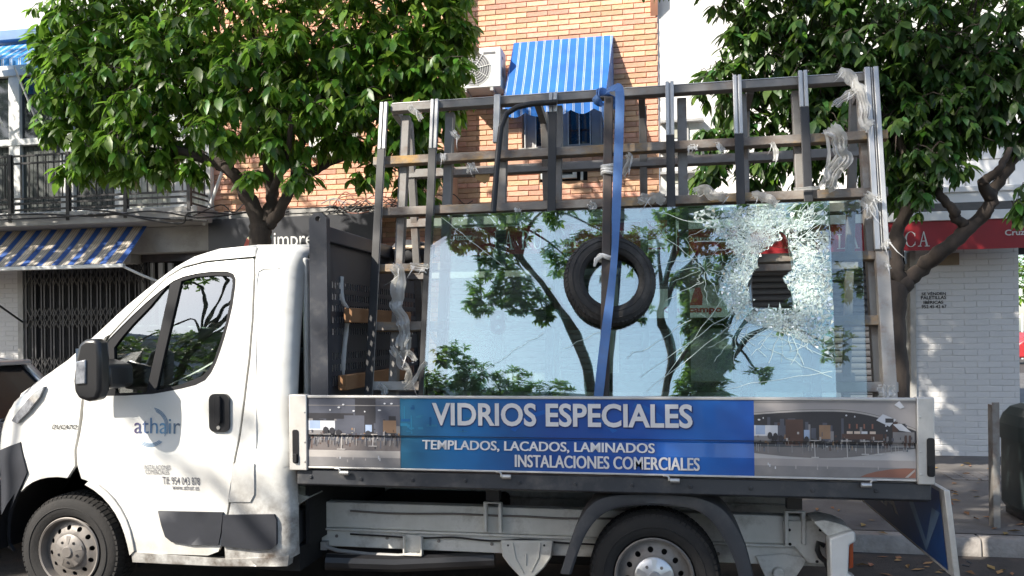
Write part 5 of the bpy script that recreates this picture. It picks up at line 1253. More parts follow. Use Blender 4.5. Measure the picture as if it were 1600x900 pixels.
# litter of leaves
mb = MB(); rg = random.Random(7)
for k in range(260):
    if k < 150: x, y = rg.uniform(.6,4.5), rg.uniform(6.35,9.5); z = pz(y)+.006
    else: x, y = rg.uniform(1.2,4.2), rg.uniform(4.8,6.28); z = .006
    a = rg.random()*6.28; l = rg.uniform(.025,.06); w = l*.4
    ca, sa = cos(a), sin(a); h = rg.uniform(0,.02)
    q = [(-l,0,0),(0,-w,h),(l,0,.004),(0,w,h*.4)]
    mb.add([(x+px*ca-py*sa, y+px*sa+py*ca, z+pz_) for px,py,pz_ in q],[(0,1,2,3)])
o = link('leaf_litter', mesh_of('leaf_litter', mb, M['deadleaf'], smooth=0)); tag(o, 'dry leaves scattered over the kerb and road', None, None, 'stuff'); o['kind'] = 'stuff'

# ------------------------------------------------------------------ brick building
bb = thing('brick_building', (-1.5,FY,0), 'orange brick building behind the rack with a blue window awning', 'building')
BX0, BX1 = PX(712,FY,100), PX(1029,FY,150)
BAY0, BAY1 = PX(318,FY-.3,280), PX(704,FY-.3,30)
ZF = PZ(640,338,FY)
mb = MB()
def wx(px,py=200): return PX(px,FY,py)
win = (wx(816),wx(943),PZ(880,229,FY),PZ(880,120,FY)); vent = (wx(842),wx(917),PZ(880,283,FY),PZ(880,256,FY))
def wall_with(openings, x0, x1, z0, z1, y0, y1):
    pl = [(x0,z0),(x1,z0),(x1,z1),(x0,z1)]; plate(mb, pl, [[(a,c),(b,c),(b,d),(a,d)] for a,b,c,d in openings], y0, y1, step=3)
wall_with([win,vent], BX0-.5, BX1, ZF, 10.5, FY+.012, FY+.3)
wall_with([], BAY0, BAY1, ZF, 10.5, FY-.288, FY+.3)
wall_with([], PX(588,FY,400), PX(692,FY,400), .1, ZF, FY+.012, FY+.3)
part('wall', mb, M['mortar'], bb)
BH, BL_ = .067, .27
bricks = []
def rows(x0, x1, z0, z1, y, openings=(), phase=0):
    r = 0; z = z0
    while z < z1-.03:
        segs = [(x0,x1)]
        for (a,b,c,d) in openings:
            if z+BH > c and z < d:
                ns = []
                for s0,s1 in segs:
                    if b <= s0 or a >= s1: ns.append((s0,s1))
                    else:
                        if a > s0: ns.append((s0,a))
                        if b < s1: ns.append((b,s1))
                segs = ns
        for s0,s1 in segs:
            x = s0-(BL_/2 if r % 2 else 0)-.001
            while x < s1-.02:
                a, b = max(x,s0), min(x+BL_,s1)
                if b-a > .03: bricks.append((a+.003,b-.003,z+.004,z+BH-.004,y))
                x += BL_
        z += BH; r += 1
rows(BX0, BX1, ZF, 10.4, FY, [win,vent])
rows(BAY0, BAY1, ZF, 10.4, FY-.3)
rows(PX(588,FY,400), PX(692,FY,400), .2, ZF-.01, FY)
def vis_rank(b):
    x = (b[0]+b[1])/2; z = (b[2]+b[3])/2
    r = Vector((x,b[4],z))-CAMP; u = (r.x*CS+r.y*SN)/(r.y*CS-r.x*SN); v = r.z/(r.y*CS-r.x*SN)
    px, py = 800+FPX*u, HZ-FPX*v-(FPX*u)*ROLL
    if not (0 < px < 1600 and 0 < py < 345): return 9
    if b[4] < FY: return 3 if py > 220 and 460 < px < 620 else 5
    if px < 735: return 4
    if 785 < px < 955 and 60 < py < 165: return 5
    return 1+abs(px-900)/1000
bricks.sort(key=vis_rank)
full = {}
rg = random.Random(21); rest = MB()
def brick_mb(w, h, mbx, ox=0, oz=0, y=0, dd=0):
    b = .006; d = .05
    mbx.add([(ox-w/2+b,y-dd,oz-h/2+b),(ox+w/2-b,y-dd,oz-h/2+b),(ox+w/2-b,y-dd,oz+h/2-b),(ox-w/2+b,y-dd,oz+h/2-b),
             (ox-w/2,y-dd+b,oz-h/2),(ox+w/2,y-dd+b,oz-h/2),(ox+w/2,y-dd+b,oz+h/2),(ox-w/2,y-dd+b,oz+h/2),
             (ox-w/2,y+d,oz-h/2),(ox+w/2,y+d,oz-h/2),(ox+w/2,y+d,oz+h/2),(ox-w/2,y+d,oz+h/2)],
            [(0,1,2,3),(0,4,5,1),(1,5,6,2),(2,6,7,3),(3,7,4,0),(4,8,9,5),(5,9,10,6),(6,10,11,7),(7,11,8,4)])
for i, (a,b,c,d,y) in enumerate(bricks):
    w, h = b-a, d-c; dd = rg.uniform(-.002,.004)
    if i < 300:
        k = (round(w,2), round(h,3))
        if k not in full:
            m_ = MB(); brick_mb(w,h,m_); full[k] = mesh_of('brick', m_, M['brick'], smooth=0)
        o = link('brick', full[k], bb); o.location = ((a+b)/2+1.5, y-FY-dd, (c+d)/2); BASES[o.name] = (0,0,0)
    else: brick_mb(w,h,rest,(a+b)/2,(c+d)/2,y,dd)
part('brickwork', rest, M['brick'], bb, smooth=0, kind='stuff')
# the window: frame, dark panes, bars, sill
a,b,c,d = win; mb = MB(); mb.box(a,b,FY+.16,FY+.17,c,d); wo = part('window', mb, M['winglass'], bb)
mb = MB()
for x0,x1 in ((a,a+.05),(b-.05,b),((a+b)/2-.06,(a+b)/2+.06),(a+.05,a+.16),(b-.16,b-.05)): mb.box(x0,x1,FY+.10,FY+.155,c,d)
mb.box(a+.17,b-.17,FY+.105,FY+.15,c,c+.05); part('frame', mb, M['greyframe'], wo, bevel=.004)
for k in range(8):
    x = a+.03+(b-a-.06)*k/7; mb = MB(); mb.tube([(x,FY+.03,c),(x,FY+.03,d)], .0075, 6); part('bar', mb, M['wframe'], wo)
mb = MB(); mb.box(a-.04,b+.04,FY-.04,FY+.06,c-.03,c-.001); part('sill', mb, M['greyrender'], wo, bevel=.004)
a,b,c,d = vent; mb = MB(); mb.box(a,b,FY+.12,FY+.2,c,d); vo = part('vent', mb, M['dark'], bb)
mb = MB(); x1 = a+(b-a)*.78
mb.box(a+.02,a+.06,FY-.03,FY+.03,c+.03,d); mb.box(x1-.05,x1,FY-.03,FY+.03,c+.03,d); mb.box(a+.06,x1-.05,FY-.025,FY+.03,c+.03,c+.075); mb.box(x1+.05,x1+.08,FY-.02,FY+.03,c,d); part('vent_frame', mb, M['wframe'], vo, bevel=.004)
mb = MB()
for k in range(5): mb.box(a+.06,x1-.05,FY+.0,FY+.02,c+.085+.028*k,c+.097+.028*k)
part('vent_slats', mb, M['louvre'], vo)
mb = MB(); px0,pz1 = P(1016,0,FY); mb.prism_x([(FY-.12,pz1+.16),(FY-.12,pz1+.05),(FY,pz1-.20),(FY,pz1+.16)], px0, BX1+.002); part('cornice_block', mb, mat('terracotta_block',(.46,.23,.15),(.40,.19,.12),rough=.8), bb)
mb = MB(); zz = PZ(500,247,FY-.3); x0, x1 = PX(485,FY-.3,230), PX(560,FY-.3,230); mb.box(x0,x1,FY-.36,FY-.29,zz,zz+.05); ws = part('bay_window_sill', mb, M['greyrender'], bb)
mb = MB(); mb.box(x0+.03,x1-.03,FY-.32,FY-.296,zz+.05,zz+.9); mb.box(x0+.0,x0+.03,FY-.34,FY-.29,zz+.05,zz+.9); mb.box(x1-.03,x1,FY-.34,FY-.29,zz+.05,zz+.9); part('bay_window_blind', mb, M['wframe'], bb)
# window awning
AX0, AX1 = PX(803,FY-.02,70), PX(958,FY-.02,60); AZT = PZ(880,62,FY)
ay = FY-.62; AZB = PZ(870,153,ay)
AB0, AB1 = PX(785,ay,150), PX(946,ay,140)
aw = thing('window_awning', ((AX0+AX1)/2,FY,AZT), 'blue awning with white pinstripes over the barred window', 'awning', 'blue window awnings')
mb = MB(); nx, nz = 24, 8; vs = []
for j in range(nz+1):
    t = j/nz
    for i in range(nx+1):
        u = i/nx; x = (AX0+(AX1-AX0)*u)*(1-t)+(AB0+(AB1-AB0)*u)*t; vs.append((x, FY-.02+(ay-FY+.02)*t, AZT+(AZB-AZT)*t-.03*sin(pi*t)*(1+.3*sin(u*9))))
mb.add(vs, [(j*(nx+1)+i,j*(nx+1)+i+1,(j+1)*(nx+1)+i+1,(j+1)*(nx+1)+i) for j in range(nz) for i in range(nx)])
vs = []; nx2 = 72; vz = PZ(870,178,ay)
for j in range(3):
    for i in range(nx2+1):
        u = i/nx2; x = AB0+(AB1-AB0)*u; sc_ = .035*abs(sin(u*pi*4.5)); zz = AZB+(vz-.015-AZB)*j/2+(.05-sc_*1.4 if j == 2 else 0)
        vs.append((x, ay-.012*sin(u*30)*j/2, zz))
mb.add(vs, [(j*(nx2+1)+i,j*(nx2+1)+i+1,(j+1)*(nx2+1)+i+1,(j+1)*(nx2+1)+i) for j in range(2) for i in range(nx2)])
o = part('cloth', mb, M['cloth_blue'], aw, smooth=60)
mb = MB(); mb.add([(AX1,FY-.02,AZT),(AB1,ay,AZB),(AB1,ay,AZB-.1),(AX1,FY-.02,AZB-.05)],[(0,1,2,3)]); mb.add([(AX0,FY-.02,AZT),(AB0,ay,AZB),(AB0,ay,AZB-.1),(AX0,FY-.02,AZB-.05)],[(0,1,2,3)])
side_m = stripes('blue_awning_side', .07, [(0,(.02,.17,.52)),(.6,(.55,.62,.68)),(.72,(.02,.17,.52)),(.85,(.55,.62,.68))], axis=1)
part('side_cloth', mb, side_m, aw, smooth=0)
mb = MB(); mb.tube([(AB0,ay,AZB),(AB1,ay,AZB)], .012, 8); mb.tube([(AB0,ay,AZB-.01),(AB0,FY,AZB-.05)], .01, 6); mb.tube([(AB1,ay,AZB-.01),(AB1,FY,AZB-.05)], .01, 6); part('awning_frame', mb, M['alu'], aw)
# air conditioner
ax0, ax1 = PX(712,FY-.4,100), PX(783,FY-.4,80); az0, az1 = PZ(765,137,FY-.4), PZ(770,74,FY-.4)
ac_ = thing('air_conditioner', ((ax0+ax1)/2,FY-.2,az0), 'white outdoor air conditioner unit on the brick wall left of the blue awning', 'air conditioner')
mb = MB(); mb.box(ax0,ax1,FY-.42,FY-.1,az0,az1); part('case', mb, M['wframe'], ac_, bevel=.012)
cx, cz, cr = ax0+.24, (az0+az1)/2-.01, .2
mb = MB(); mb.disc((cx,FY-.422,cz), cr, 36); part('fan_recess', mb, mat('fan_grey',(.16,.16,.17),rough=.6), ac_)
mb = MB()
for k in range(7): mb.lathe([(cr*(k+1)/7-.003,-.003),(cr*(k+1)/7,-.006),(cr*(k+1)/7+.003,-.003)], (cx,FY-.425,cz), 36)
for k in range(8): a = pi*k/4+.2; mb.tube([(cx,FY-.43,cz),(cx+cr*1.05*cos(a),FY-.43,cz+cr*1.05*sin(a))], .004, 5)
part('fan_grille', mb, M['wframe'], ac_)
mb = MB(); mb.box(ax1-.22,ax1-.07,FY-.424,FY-.421,az1-.085,az1-.06); mb.box(ax1+.001,ax1+.003,FY-.34,FY-.29,az1-.13,az1-.1); mb.box(ax1+.001,ax1+.003,FY-.36,FY-.27,az0+.15,az0+.26); part('badge', mb, mat('ac_badge',(.12,.12,.13),rough=.5), ac_)
mb = MB(); mb.box(ax0+.1,ax0+.14,FY-.42,FY,az0-.04,az0-.002); mb.box(ax1-.14,ax1-.1,FY-.42,FY,az0-.04,az0-.002); part('bracket', mb, M['greyframe'], ac_)

# ------------------------------------------------------------------ white building to the right of the bricks, and shop fronts
wb = thing('white_building', (5,FY+.6,0), 'white rendered building right of the brick wall, bleached by the sun', 'building')
mb = MB(); WX0 = BX1+.003; WX1 = PX(1592,FY,450)
mb.box(WX0,12,FY+.03,FY+.9,3.0,13); part('wall', mb, M['plaster'], wb)
mb = MB()
for px in (1440,1502,1568): x = PX(px,FY+.15,240); mb.box(x-.008,x+.008,FY+.024,FY+.032,3.0,6)
for py in (212,252): z = PZ(1540,py,FY+.15); mb.box(PX(1440,FY+.15,240),12,FY+.025,FY+.0325,z-.006,z+.006)
part('panel_joint', mb, M['greyrender'], wb)
for i, (t, b_) in enumerate(((197,232),(276,302))):
    x0, x1 = PX(1029,FY+.1,t)+.02, PX(1092,FY+.1,t); z1, z0 = PZ(1050,t,FY+.1), PZ(1050,b_,FY+.1)
    mb = MB(); mb.box(x0+.01,x1,FY-.02,FY+.029,z0,z1); f = part('window', mb, M['wframe'], wb)
    mb = MB(); mb.box(x0+.0,x1+.05,FY-.10,FY+.03,z1,z1+.03); mb.box(x0+.0,x1+.05,FY-.12,FY+.03,z0-.07,z0); mb.box(x0+.08,x0+.1,FY-.04,FY-.021,z0,z1); mb.box(x0+.3,x0+.34,FY-.04,FY-.021,z0,z1); part('frame', mb, M['greyframe'], f)
    mb = MB(); mb.box(x0+.12,x0+.29,FY-.03,FY-.0205,z0+.1,z1-.02); part('pane', mb, M['curtain'], f)
mb = MB(); cz0, cz1 = PZ(1550,333,FY-.5), PZ(1550,292,FY-.5); mb.box(PX(1105,FY-.5,310),12,FY-.5,FY+.6,cz0,cz1); mb.box(PX(1105,FY-.5,310)+.01,12,FY-.52,FY-.499,cz1-.05,cz1+.02); part('canopy', mb, M['plaster'], wb, bevel=.01)
sf = thing('bar_building', (2,FY,.15), 'shuttered bar front below the red valances, with a white painted brick pillar', 'building')
sx0, sx1 = PX(693,FY,500), PX(1422,FY,500); zs = ZF
mb = MB(); mb.box(sx0,sx1,FY+.2,FY+.3,.1,zs); mb.box(sx0,sx1,FY+.02,FY+.25,PZ(1000,338,FY),zs+.1); mb.box(WX1-.3,12,FY+.05,FY+.3,PZ(1590,395,FY)-.0,zs+.2); part('dark_wall', mb, M['shopdark'], sf)
for x0_, x1_ in ((PX(965,FY,560),PX(1095,FY,560)),(PX(1100,FY,560),PX(1420,FY,560)),(PX(700,FY,560),PX(955,FY,560))):
    z = .2; zt_ = PZ(1100,420,FY); sm = None
    shp = bpy.data.objects.new('roller_shutter', None); COL.objects.link(shp); shp.parent = sf; BASES[shp.name] = BASES[sf.name]
    while z < zt_:
        if sm is None:
            m_ = MB(); w = x1_-x0_; m_.prism_x([(0,0),(-.016,.012),(-.02,.035),(-.016,.06),(0,.074),(.01,.074),(.01,0)], 0, w); sm = mesh_of('slat', m_, M['shutter'], smooth=40)
        o = link('slat', sm, shp); o.location = (x0_-2, .12, z-.15); z += .076
    for x in (x0_-.02, x1_+.005):
        mb = MB(); mb.box(x-.02,x+.03,FY+.05,FY+.2,.15,zt_); part('guide', mb, M['greyrender'], shp)
# white painted brick pillar
px0, px1 = PX(1431,FY,550), WX1; pzt = PZ(1500,392,FY)
mb = MB(); mb.box(px0,px1,FY+.004,FY+.5,.1,pzt+.05); pil = part('pillar', mb, M['whitebrickgap'], sf)
mb = MB(); mb.box(PX(1422,FY,550),px0-.002,FY-.03,FY+.1,.15,pzt); part('grey_jamb', mb, M['greyrender'], sf)
z = .17; r = 0; wbm = {}; rg = random.Random(9)
while z < pzt:
    x = px0-(.13 if r % 2 else 0)
    while x < px1-.01:
        a, b = max(x,px0), min(x+.262,px1); k = round(b-a,2)
        if b-a > .03:
            if k not in wbm: m_ = MB(); brick_mb(b-a-.0008,.0683,m_); wbm[k] = mesh_of('brick', m_, M['whitebrick'], smooth=0)
            o = link('brick', wbm[k], pil); o.location = ((a+b)/2-2, -rg.uniform(.0,.003), z+.035-.15); BASES[o.name] = (0,0,0)
        x += .262
    z += .0695; r += 1
pn = MB()
for s_, l, t, r_, b_, bo in (('SE VÉNDEN',1440,456,1478,461.5,.02),('PALETILLAS',1439,462.5,1478.5,468,.02),('IBÉRICAS',1443,469,1474,475,.02),('952 45 42 67',1440,476.5,1479,482,.015)):
    x0_, z1_ = P(l,t,FY-.008); x1_ = PX(r_,FY-.008,t); z0_ = PZ(l,b_,FY-.008); add_text(pn, s_, x0_, x1_, z0_, z1_, FY-.0075, bo)
part('painted_notice', pn, M['letterblack'], pil, smooth=0)
mb = MB(); a,d = P(1465,396,FY); b,c = P(1498,414,FY); mb.box(a,b,FY-.02,FY-.005,c,d); part('brown_plaque', mb, mat('brown_board',(.22,.17,.11),rough=.8), pil)
# poster board and pale panel seen behind the glass (stand against the shutter)
po = thing('bar_poster', (PX(1090,FY-.25,480),FY-.2,.2), 'white poster board with red lettering hung behind the shattered glass', 'poster')
mb = MB(); a,d = P(1012,452,FY-.2); b,c = P(1142,496,FY-.2); mb.box(a,b,FY-.2,FY-.18,c,d); part('board', mb, M['signwhite'], po)
mb = MB(); mb.prism([P(*q,FY-.202) for q in ((1092,446),(1124,446),(1122,478),(1112,478),(1100,462))], FY-.203, FY-.2005); part('grey_corner', mb, M['greyrender'], po)
mb = MB(); x0_, z1_ = P(1037,479,FY-.203); x1_ = PX(1128,FY-.203,485); z0_ = PZ(1037,492,FY-.203); add_text(mb, 'Cruzcampo', x0_, x1_, z0_, z1_, FY-.2035, .035); part('lettering', mb, M['redtext'], po, smooth=0)
mb = MB(); q = [P(*q_,FY-.203) for q_ in ((1082,462),(1086,450),(1094,449),(1098,462),(1097,477),(1078,477))]; mb.prism(q, FY-.204, FY-.2005); part('red_emblem', mb, M['redtext'], po)
wp = thing('white_foam_panel', (PX(1100,5.6,550),5.5,.92), 'white textured foam panel standing on the truck bed behind the glass', 'panel')
mb = MB(); a,d = P(1062,512,5.5); b,c = P(1145,589,5.5); mb.box(a,b,5.5,5.53,.92,d); part('sheet', mb, mat('foam_white',(.70,.71,.69),(.5,.52,.5),rough=.7,scale=60,bump=1,bscale=60), wp)
mb = MB(); mb.box(a-.05,b+.05,5.46,5.5,c-.06,c-.03); part('yellow_ledge', mb, mat('yellow_bar',(.45,.33,.05),(.3,.22,.05),rough=.7), wp)

# red valances, boards
def valance(label, l, r, yt, yw, yb, Y, words, name='red_awning', sag=.01):
    x0_, x1_ = PX(l,Y,yt), PX(r,Y,yt); xm = (l+r)/2
    zt_, zw, zb__ = PZ(xm,yt,Y), PZ(xm,yw,Y), PZ(xm,yb,Y)
    th = thing(name, ((x0_+x1_)/2,Y,zb__), label, 'awning', 'red bar awnings')
    yv = lambda x,z: Y+.012*sin(x*4.3)*(zw-z)/(zw-zb__+.001)+.006*sin(x*11)
    mb = MB(); n = int((x1_-x0_)/.06)+2; vs = []
    for j in range(7):
        z = zw+(zb__-zw)*j/6
        for i in range(n+1): x = x0_+(x1_-x0_)*i/n; vs.append((x, yv(x,z), z))
    mb.add(vs, [(j*(n+1)+i,j*(n+1)+i+1,(j+1)*(n+1)+i+1,(j+1)*(n+1)+i) for j in range(6) for i in range(n)]); part('valance', mb, M['red'], th, smooth=60)
    mb = MB(); mb.box(x0_,x1_,Y-.02,Y+.03,zw,zt_-.12); mb2_ = part('front_rail', mb, M['wframe'], th, bevel=.006)
    mb = MB(); mb.box(x0_+.01,x1_-.01,Y,Y+.4,zt_-.118,zt_-.10); mb.box(x0_+.01,x1_-.01,Y-.01,Y+.02,zt_-.118,zt_-.03); part('rolled_cloth', mb, M['darktile'], th)
    for x in (x0_+.3,(x0_+x1_)/2,x1_-.3): mb = MB(); mb.tube([(x,Y+.02,zt_-.14),(x,FY+.1,zt_-.02)], .018, 6); part('arm', mb, M['greyframe'], th)
    tx = MB()
    for kind, s_, a_, t_, b_, bo_ in words:
        xa, z1_ = P(a_[0],t_,Y); xb = PX(a_[1],Y,t_); z0_ = PZ(a_[0],b_,Y)
        if kind == 'serif':
            for pl in serif_polys(s_):
                q = [(xa+(xb-xa)*a, z0_+(z1_-z0_)*b) for a,b in pl]; tx.add([(x,yv(x,z)-.006,z) for x,z in q], [tuple(range(len(q)))])
        else: add_text(tx, s_, xa, xb, z0_, z1_, lambda x,z: yv(x,z)-.006, bo_)
    part('lettering', tx, M['signwhite'] if 'left' in label else mat('dull_letters',(.55,.53,.5),rough=.6), th, smooth=0)
VY = FY-.6
valance('red awning valance with white serif lettering behind the left half of the glass', 688, 1002, 334, 352, 396, VY, [('serif','LA RUECA',(772,902),362,391,0),('t','Cruzcar',(700,738),366,376,.02),('t','Cruzcampo',(926,985),359,371,.02)])
valance('dark red awning valance running right from the shattered glass to the street corner', 1056, 1640, 318, 349, 394, VY, [('serif','LA RUECA',(1308,1452),366,389,0),('t','Cruzcampo',(1070,1150),369,381,.02),('t','Cruzcampo',(1570,1640),359,371,.02)])
bs_ = thing('drinks_sign', (PX(1040,VY-.03,370),VY,PZ(1040,392,VY)), 'white framed red drinks sign board between the two red valances', 'sign')
a,d = P(1008,339,VY-.03); b,c = P(1058,392,VY-.03)
mb = MB(); mb.box(a,b,VY-.03,VY+.02,c,d); part('board', mb, M['wframe'], bs_, bevel=.005)
mb = MB(); mb.box(a+.02,b-.02,VY-.034,VY-.0305,c+.12,d-.04); mb.box(a+.02,b-.02,VY-.034,VY-.0305,c+.025,c+.045); part('red_field', mb, M['red'], bs_)
mb = MB(); x0_ = a+.02; w = b-a-.04; add_text(mb,'Bebe',a+.07,a+.22,d-.11,d-.07,VY-.036,.01)
for pl in _arc(a+.30,c+.22,.11,.08,.1*pi,1.75*pi,.012,.03,16): mb.add([(x,VY-.036,z) for x,z in pl],[(0,1,2,3)])
n = 14
for i in range(n): 
    u0,u1 = i/n,(i+1)/n; f = lambda u: c+.10+.045*sin(pi*(.2+u*1.0)); mb.add([(x0_+w*u0,VY-.0362,f(u0)-.04),(x0_+w*u1,VY-.0362,f(u1)-.04),(x0_+w*u1,VY-.0362,f(u1)),(x0_+w*u0,VY-.0362,f(u0))],[(0,1,2,3)])
part('lettering', mb, M['signwhite'], bs_, smooth=0)

# ------------------------------------------------------------------ print shop sign, cables
isg = thing('shop_sign', (PX(450,FY-.45,380),FY-.4,PZ(450,400,FY-.45)), 'charcoal shop sign with white lettering and a coloured emblem behind the trunk', 'sign')
SY = FY-.45
a,d = P(325,343,SY); b = PX(594,SY,342); c = PZ(450,412,SY)
mb = MB(); mb.box(a,b,SY,SY+.08,c,d); part('panel', mb, M['signgrey'], isg, bevel=.004)
mb = MB(); x0_,z1_ = P(428,364,SY); x1_ = PX(489,SY,380); z0_ = PZ(428,393,SY); add_text(mb,'impre',x0_,x1_,z0_,z1_,SY-.004,.0); part('lettering', mb, M['signwhite'], isg, smooth=0)
em = MB()
for poly, mi in (([(398,352),(414,350),(414,372),(393,366)],0),([(393,366),(401,362),(401,385),(386,372)],1),([(386,372),(401,385),(401,398),(378,392)],2),([(401,362),(424,368),(424,398),(401,398)],3),([(414,350),(424,354),(424,370),(414,366)],4)):
    em.add([(x,SY-.003-.0004*mi,z) for x,z in [P(*q,SY) for q in poly]],[tuple(range(len(poly)))],mi)
part('emblem', em, [mat('emblem_'+k,v,rough=.5) for k,v in (('green',(.03,.32,.16)),('cream',(.75,.72,.45)),('red',(.55,.10,.07)),('lightblue',(.45,.62,.75)),('teal',(.05,.35,.3)))], isg, smooth=0)
mb = MB(); a1,z1_ = P(325,338,FY-.35); mb.box(a,b,FY-.38,FY,d+.01,d+.1); part('ledge', mb, M['greyrender'], isg)
mb = MB(); mb.box(PX(336,FY,400),PX(588,FY,400),FY-.3,FY-.02,.12,c-.002); part('shop_window', mb, M['shopdark'], isg)
rg = random.Random(17); CM = ['cable','cable','cable','cablegrey','cablepink','cable','cable','cablegrey']
cg = 'cables strung along the facade'
CL = ['thick black cable sagging along the balcony slab','second black cable crossing under the balcony','black cable dipping over the blue and beige awning','grey cable running under the balcony slab','coppery cable coiled above the charcoal sign','black cable resting on top of the charcoal sign','thin black cable tangled beside the tree trunk','white looped cable above the lettering of the charcoal sign']
CP = [[(-30,338),(60,335),(150,338),(240,330),(318,340),(420,328),(580,322)],[(-20,344),(80,340),(170,335),(250,342),(325,345)],[(120,327),(180,332),(240,345),(290,350),(330,340),(370,336)],[(60,341),(160,334),(260,332),(330,338)],[(520,322),(540,300),(560,318),(575,330),(545,332),(530,312),(560,306),(590,325)],[(350,330),(420,335),(500,332),(590,322)],[(330,345),(345,320),(365,333),(385,318),(410,335),(450,330)],[(500,318),(522,310),(535,316),(541,327),(530,332),(518,324),(519,312),(545,318)]]
for i, (pp, m_) in enumerate(zip(CP, CM)):
    q = [P(a_,b_,FY-(.85 if a_ < 330 else .42)+rg.uniform(-.03,.03)) for a_,b_ in pp]; q = [(x,FY-(.86 if pp[k][0] < 332 else .40)-.02*(i%3),z) for k,(x,z) in enumerate(q)]
    mb = MB(); mb.tube(smoothpath(q,6), .012 if i < 3 else .008, 6); solo('cable', mb, M[m_], (q[0][0],q[0][1],q[0][2]), CL[i], 'cable', cg)
mb = MB(); rg = random.Random(31)
for k in range(9):
    x0_ = rg.uniform(-4.5,-3.2); pts = []
    for i in range(9): pts.append((x0_+i*.14, FY-.40-rg.uniform(0,.06), PZ(500,332,FY-.4)+rg.uniform(-.04,.09)+(.09 if 3 < i < 6 else 0)))
    mb.tube(smoothpath(pts,5), .006, 5)
o = solo('cable_tangle', mb, M['cable'], (-3.8,FY-.4,3.2), 'tangled bundle of thin black cables over the charcoal sign', 'cable', cg)

# ------------------------------------------------------------------ balcony building on the left
vb = thing('balcony_building', (-8,FY,0), 'pale building on the left with a glazed balcony over a shuttered shop', 'building')
GY = FY-.35                                     # glazing plane
ex = PX(331,GY,300); LX = -14
zsl1, zsl0 = PZ(200,326,FY-.8), PZ(200,347,FY-.8)
mb = MB(); mb.box(LX,PX(308,FY-.8,330),FY-.8,FY+.3,zsl0,zsl1); mb.box(LX,ex,FY-.3,FY+.3,zsl0-.35,zsl0-.001); part('balcony_slab', mb, M['greyrender'], vb, bevel=.01)
mb = MB(); zc_ = PZ(100,104,GY); mb.box(LX,ex,GY+.05,FY+.3,zc_,zc_+1.6); mb.box(LX,ex,FY-.8,FY+.3,zc_+1.6,zc_+1.8); mb.box(LX,ex,GY+.05,FY+.3,zc_+1.8,11); mb.box(ex-.06,ex,GY+.05,FY+.3,zsl1,zc_); part('wall', mb, M['plaster'], vb)
mb = MB(); mb.box(LX,ex-.1,GY+.25,GY+.3,zsl1,zc_); part('dark_room', mb, M['shopdark'], vb)
ztr = PZ(60,222,GY)
mb = MB()
for l,r_ in ((-40,-30),(17,34),(97,117),(181,195),(268,293),(322,331)): mb.box(PX(l,GY,280),PX(r_,GY,280),GY-.03,GY+.05,zsl1,zc_)
mb.box(LX,ex,GY-.04,GY+.055,ztr-.04,ztr+.05); mb.box(LX,ex,GY-.045,GY+.052,zsl1,zsl1+.08); mb.box(LX,ex,GY-.05,GY+.06,zc_-.09,zc_+.002); part('glazing_frame', mb, M['wframe'], vb, bevel=.005)
for i,(l,r_) in enumerate(((-30,17),(34,97),(117,181),(195,268),(293,322))):
    x0_, x1_ = PX(l,GY,280), PX(r_,GY,280)
    bl = MB(); n = max(4,int((x1_-x0_)/.075))
    for k in range(n): xx = x0_+(x1_-x0_)*k/n; bl.box(xx+.004,xx+(x1_-x0_)/n-.004,GY+.03,GY+.04,zsl1+.08,ztr-.04); 
    part('vertical_blind', bl, M['curtain'] if i in (3,4) else M['louvre'], vb, smooth=0)
    m_ = MB(); m_.box(x0_,x1_,GY+.02,GY+.03,ztr+.05,zc_-.09); part('upper_pane', m_, M['winglass'], vb)
# railing
ral = bpy.data.objects.new('balcony_railing', None); COL.objects.link(ral); ral.parent = vb; BASES[ral.name] = BASES[vb.name]
RYb = FY-.78; rx1 = PX(296,RYb,300); rzt = PZ(100,250,RYb) ; rz = [PZ(200,y_,RYb) for y_ in (303,311,321)]
mb = MB(); rtop = PZ(100,240,RYb)
for z in rz+[rtop, rtop-.1]: mb.box(LX,rx1,RYb-.012,RYb+.012,z-.012,z+.012); mb.box(rx1-.012,rx1+.012,RYb,FY-.3,z-.0115,z+.0115)
part('rail', mb, M['iron'], ral)
mb = MB(); x = LX
while x < rx1: mb.box(x-.007,x+.007,RYb-.007,RYb+.007,rz[0],rtop); x += .125
y = RYb+.1
while y < FY-.3: mb.box(rx1-.007,rx1+.007,y-.007,y+.007,rz[0],rtop); y += .12
part('balusters', mb, M['iron'], ral)
for px in (17,107,197,296):
    x = PX(px,RYb,300); mb = MB(); mb.box(x-.025,x+.025,RYb-.025,RYb+.025,zsl1-.12,rtop+.02); part('post', mb, M['iron'], ral)
mb = MB(); mb.tube([P(318,352,FY-.5)[:1]+(FY-.5,)+P(318,352,FY-.5)[1:], P(350,260,FY-.5)[:1]+(FY-.5,)+P(350,260,FY-.5)[1:]], .022, 8); solo('white_pole', mb, M['wframe'], (P(318,352,FY-.5)[0],FY-.5,P(318,352,FY-.5)[1]), 'slanting white pole beside the balcony corner and the tree', 'pole')
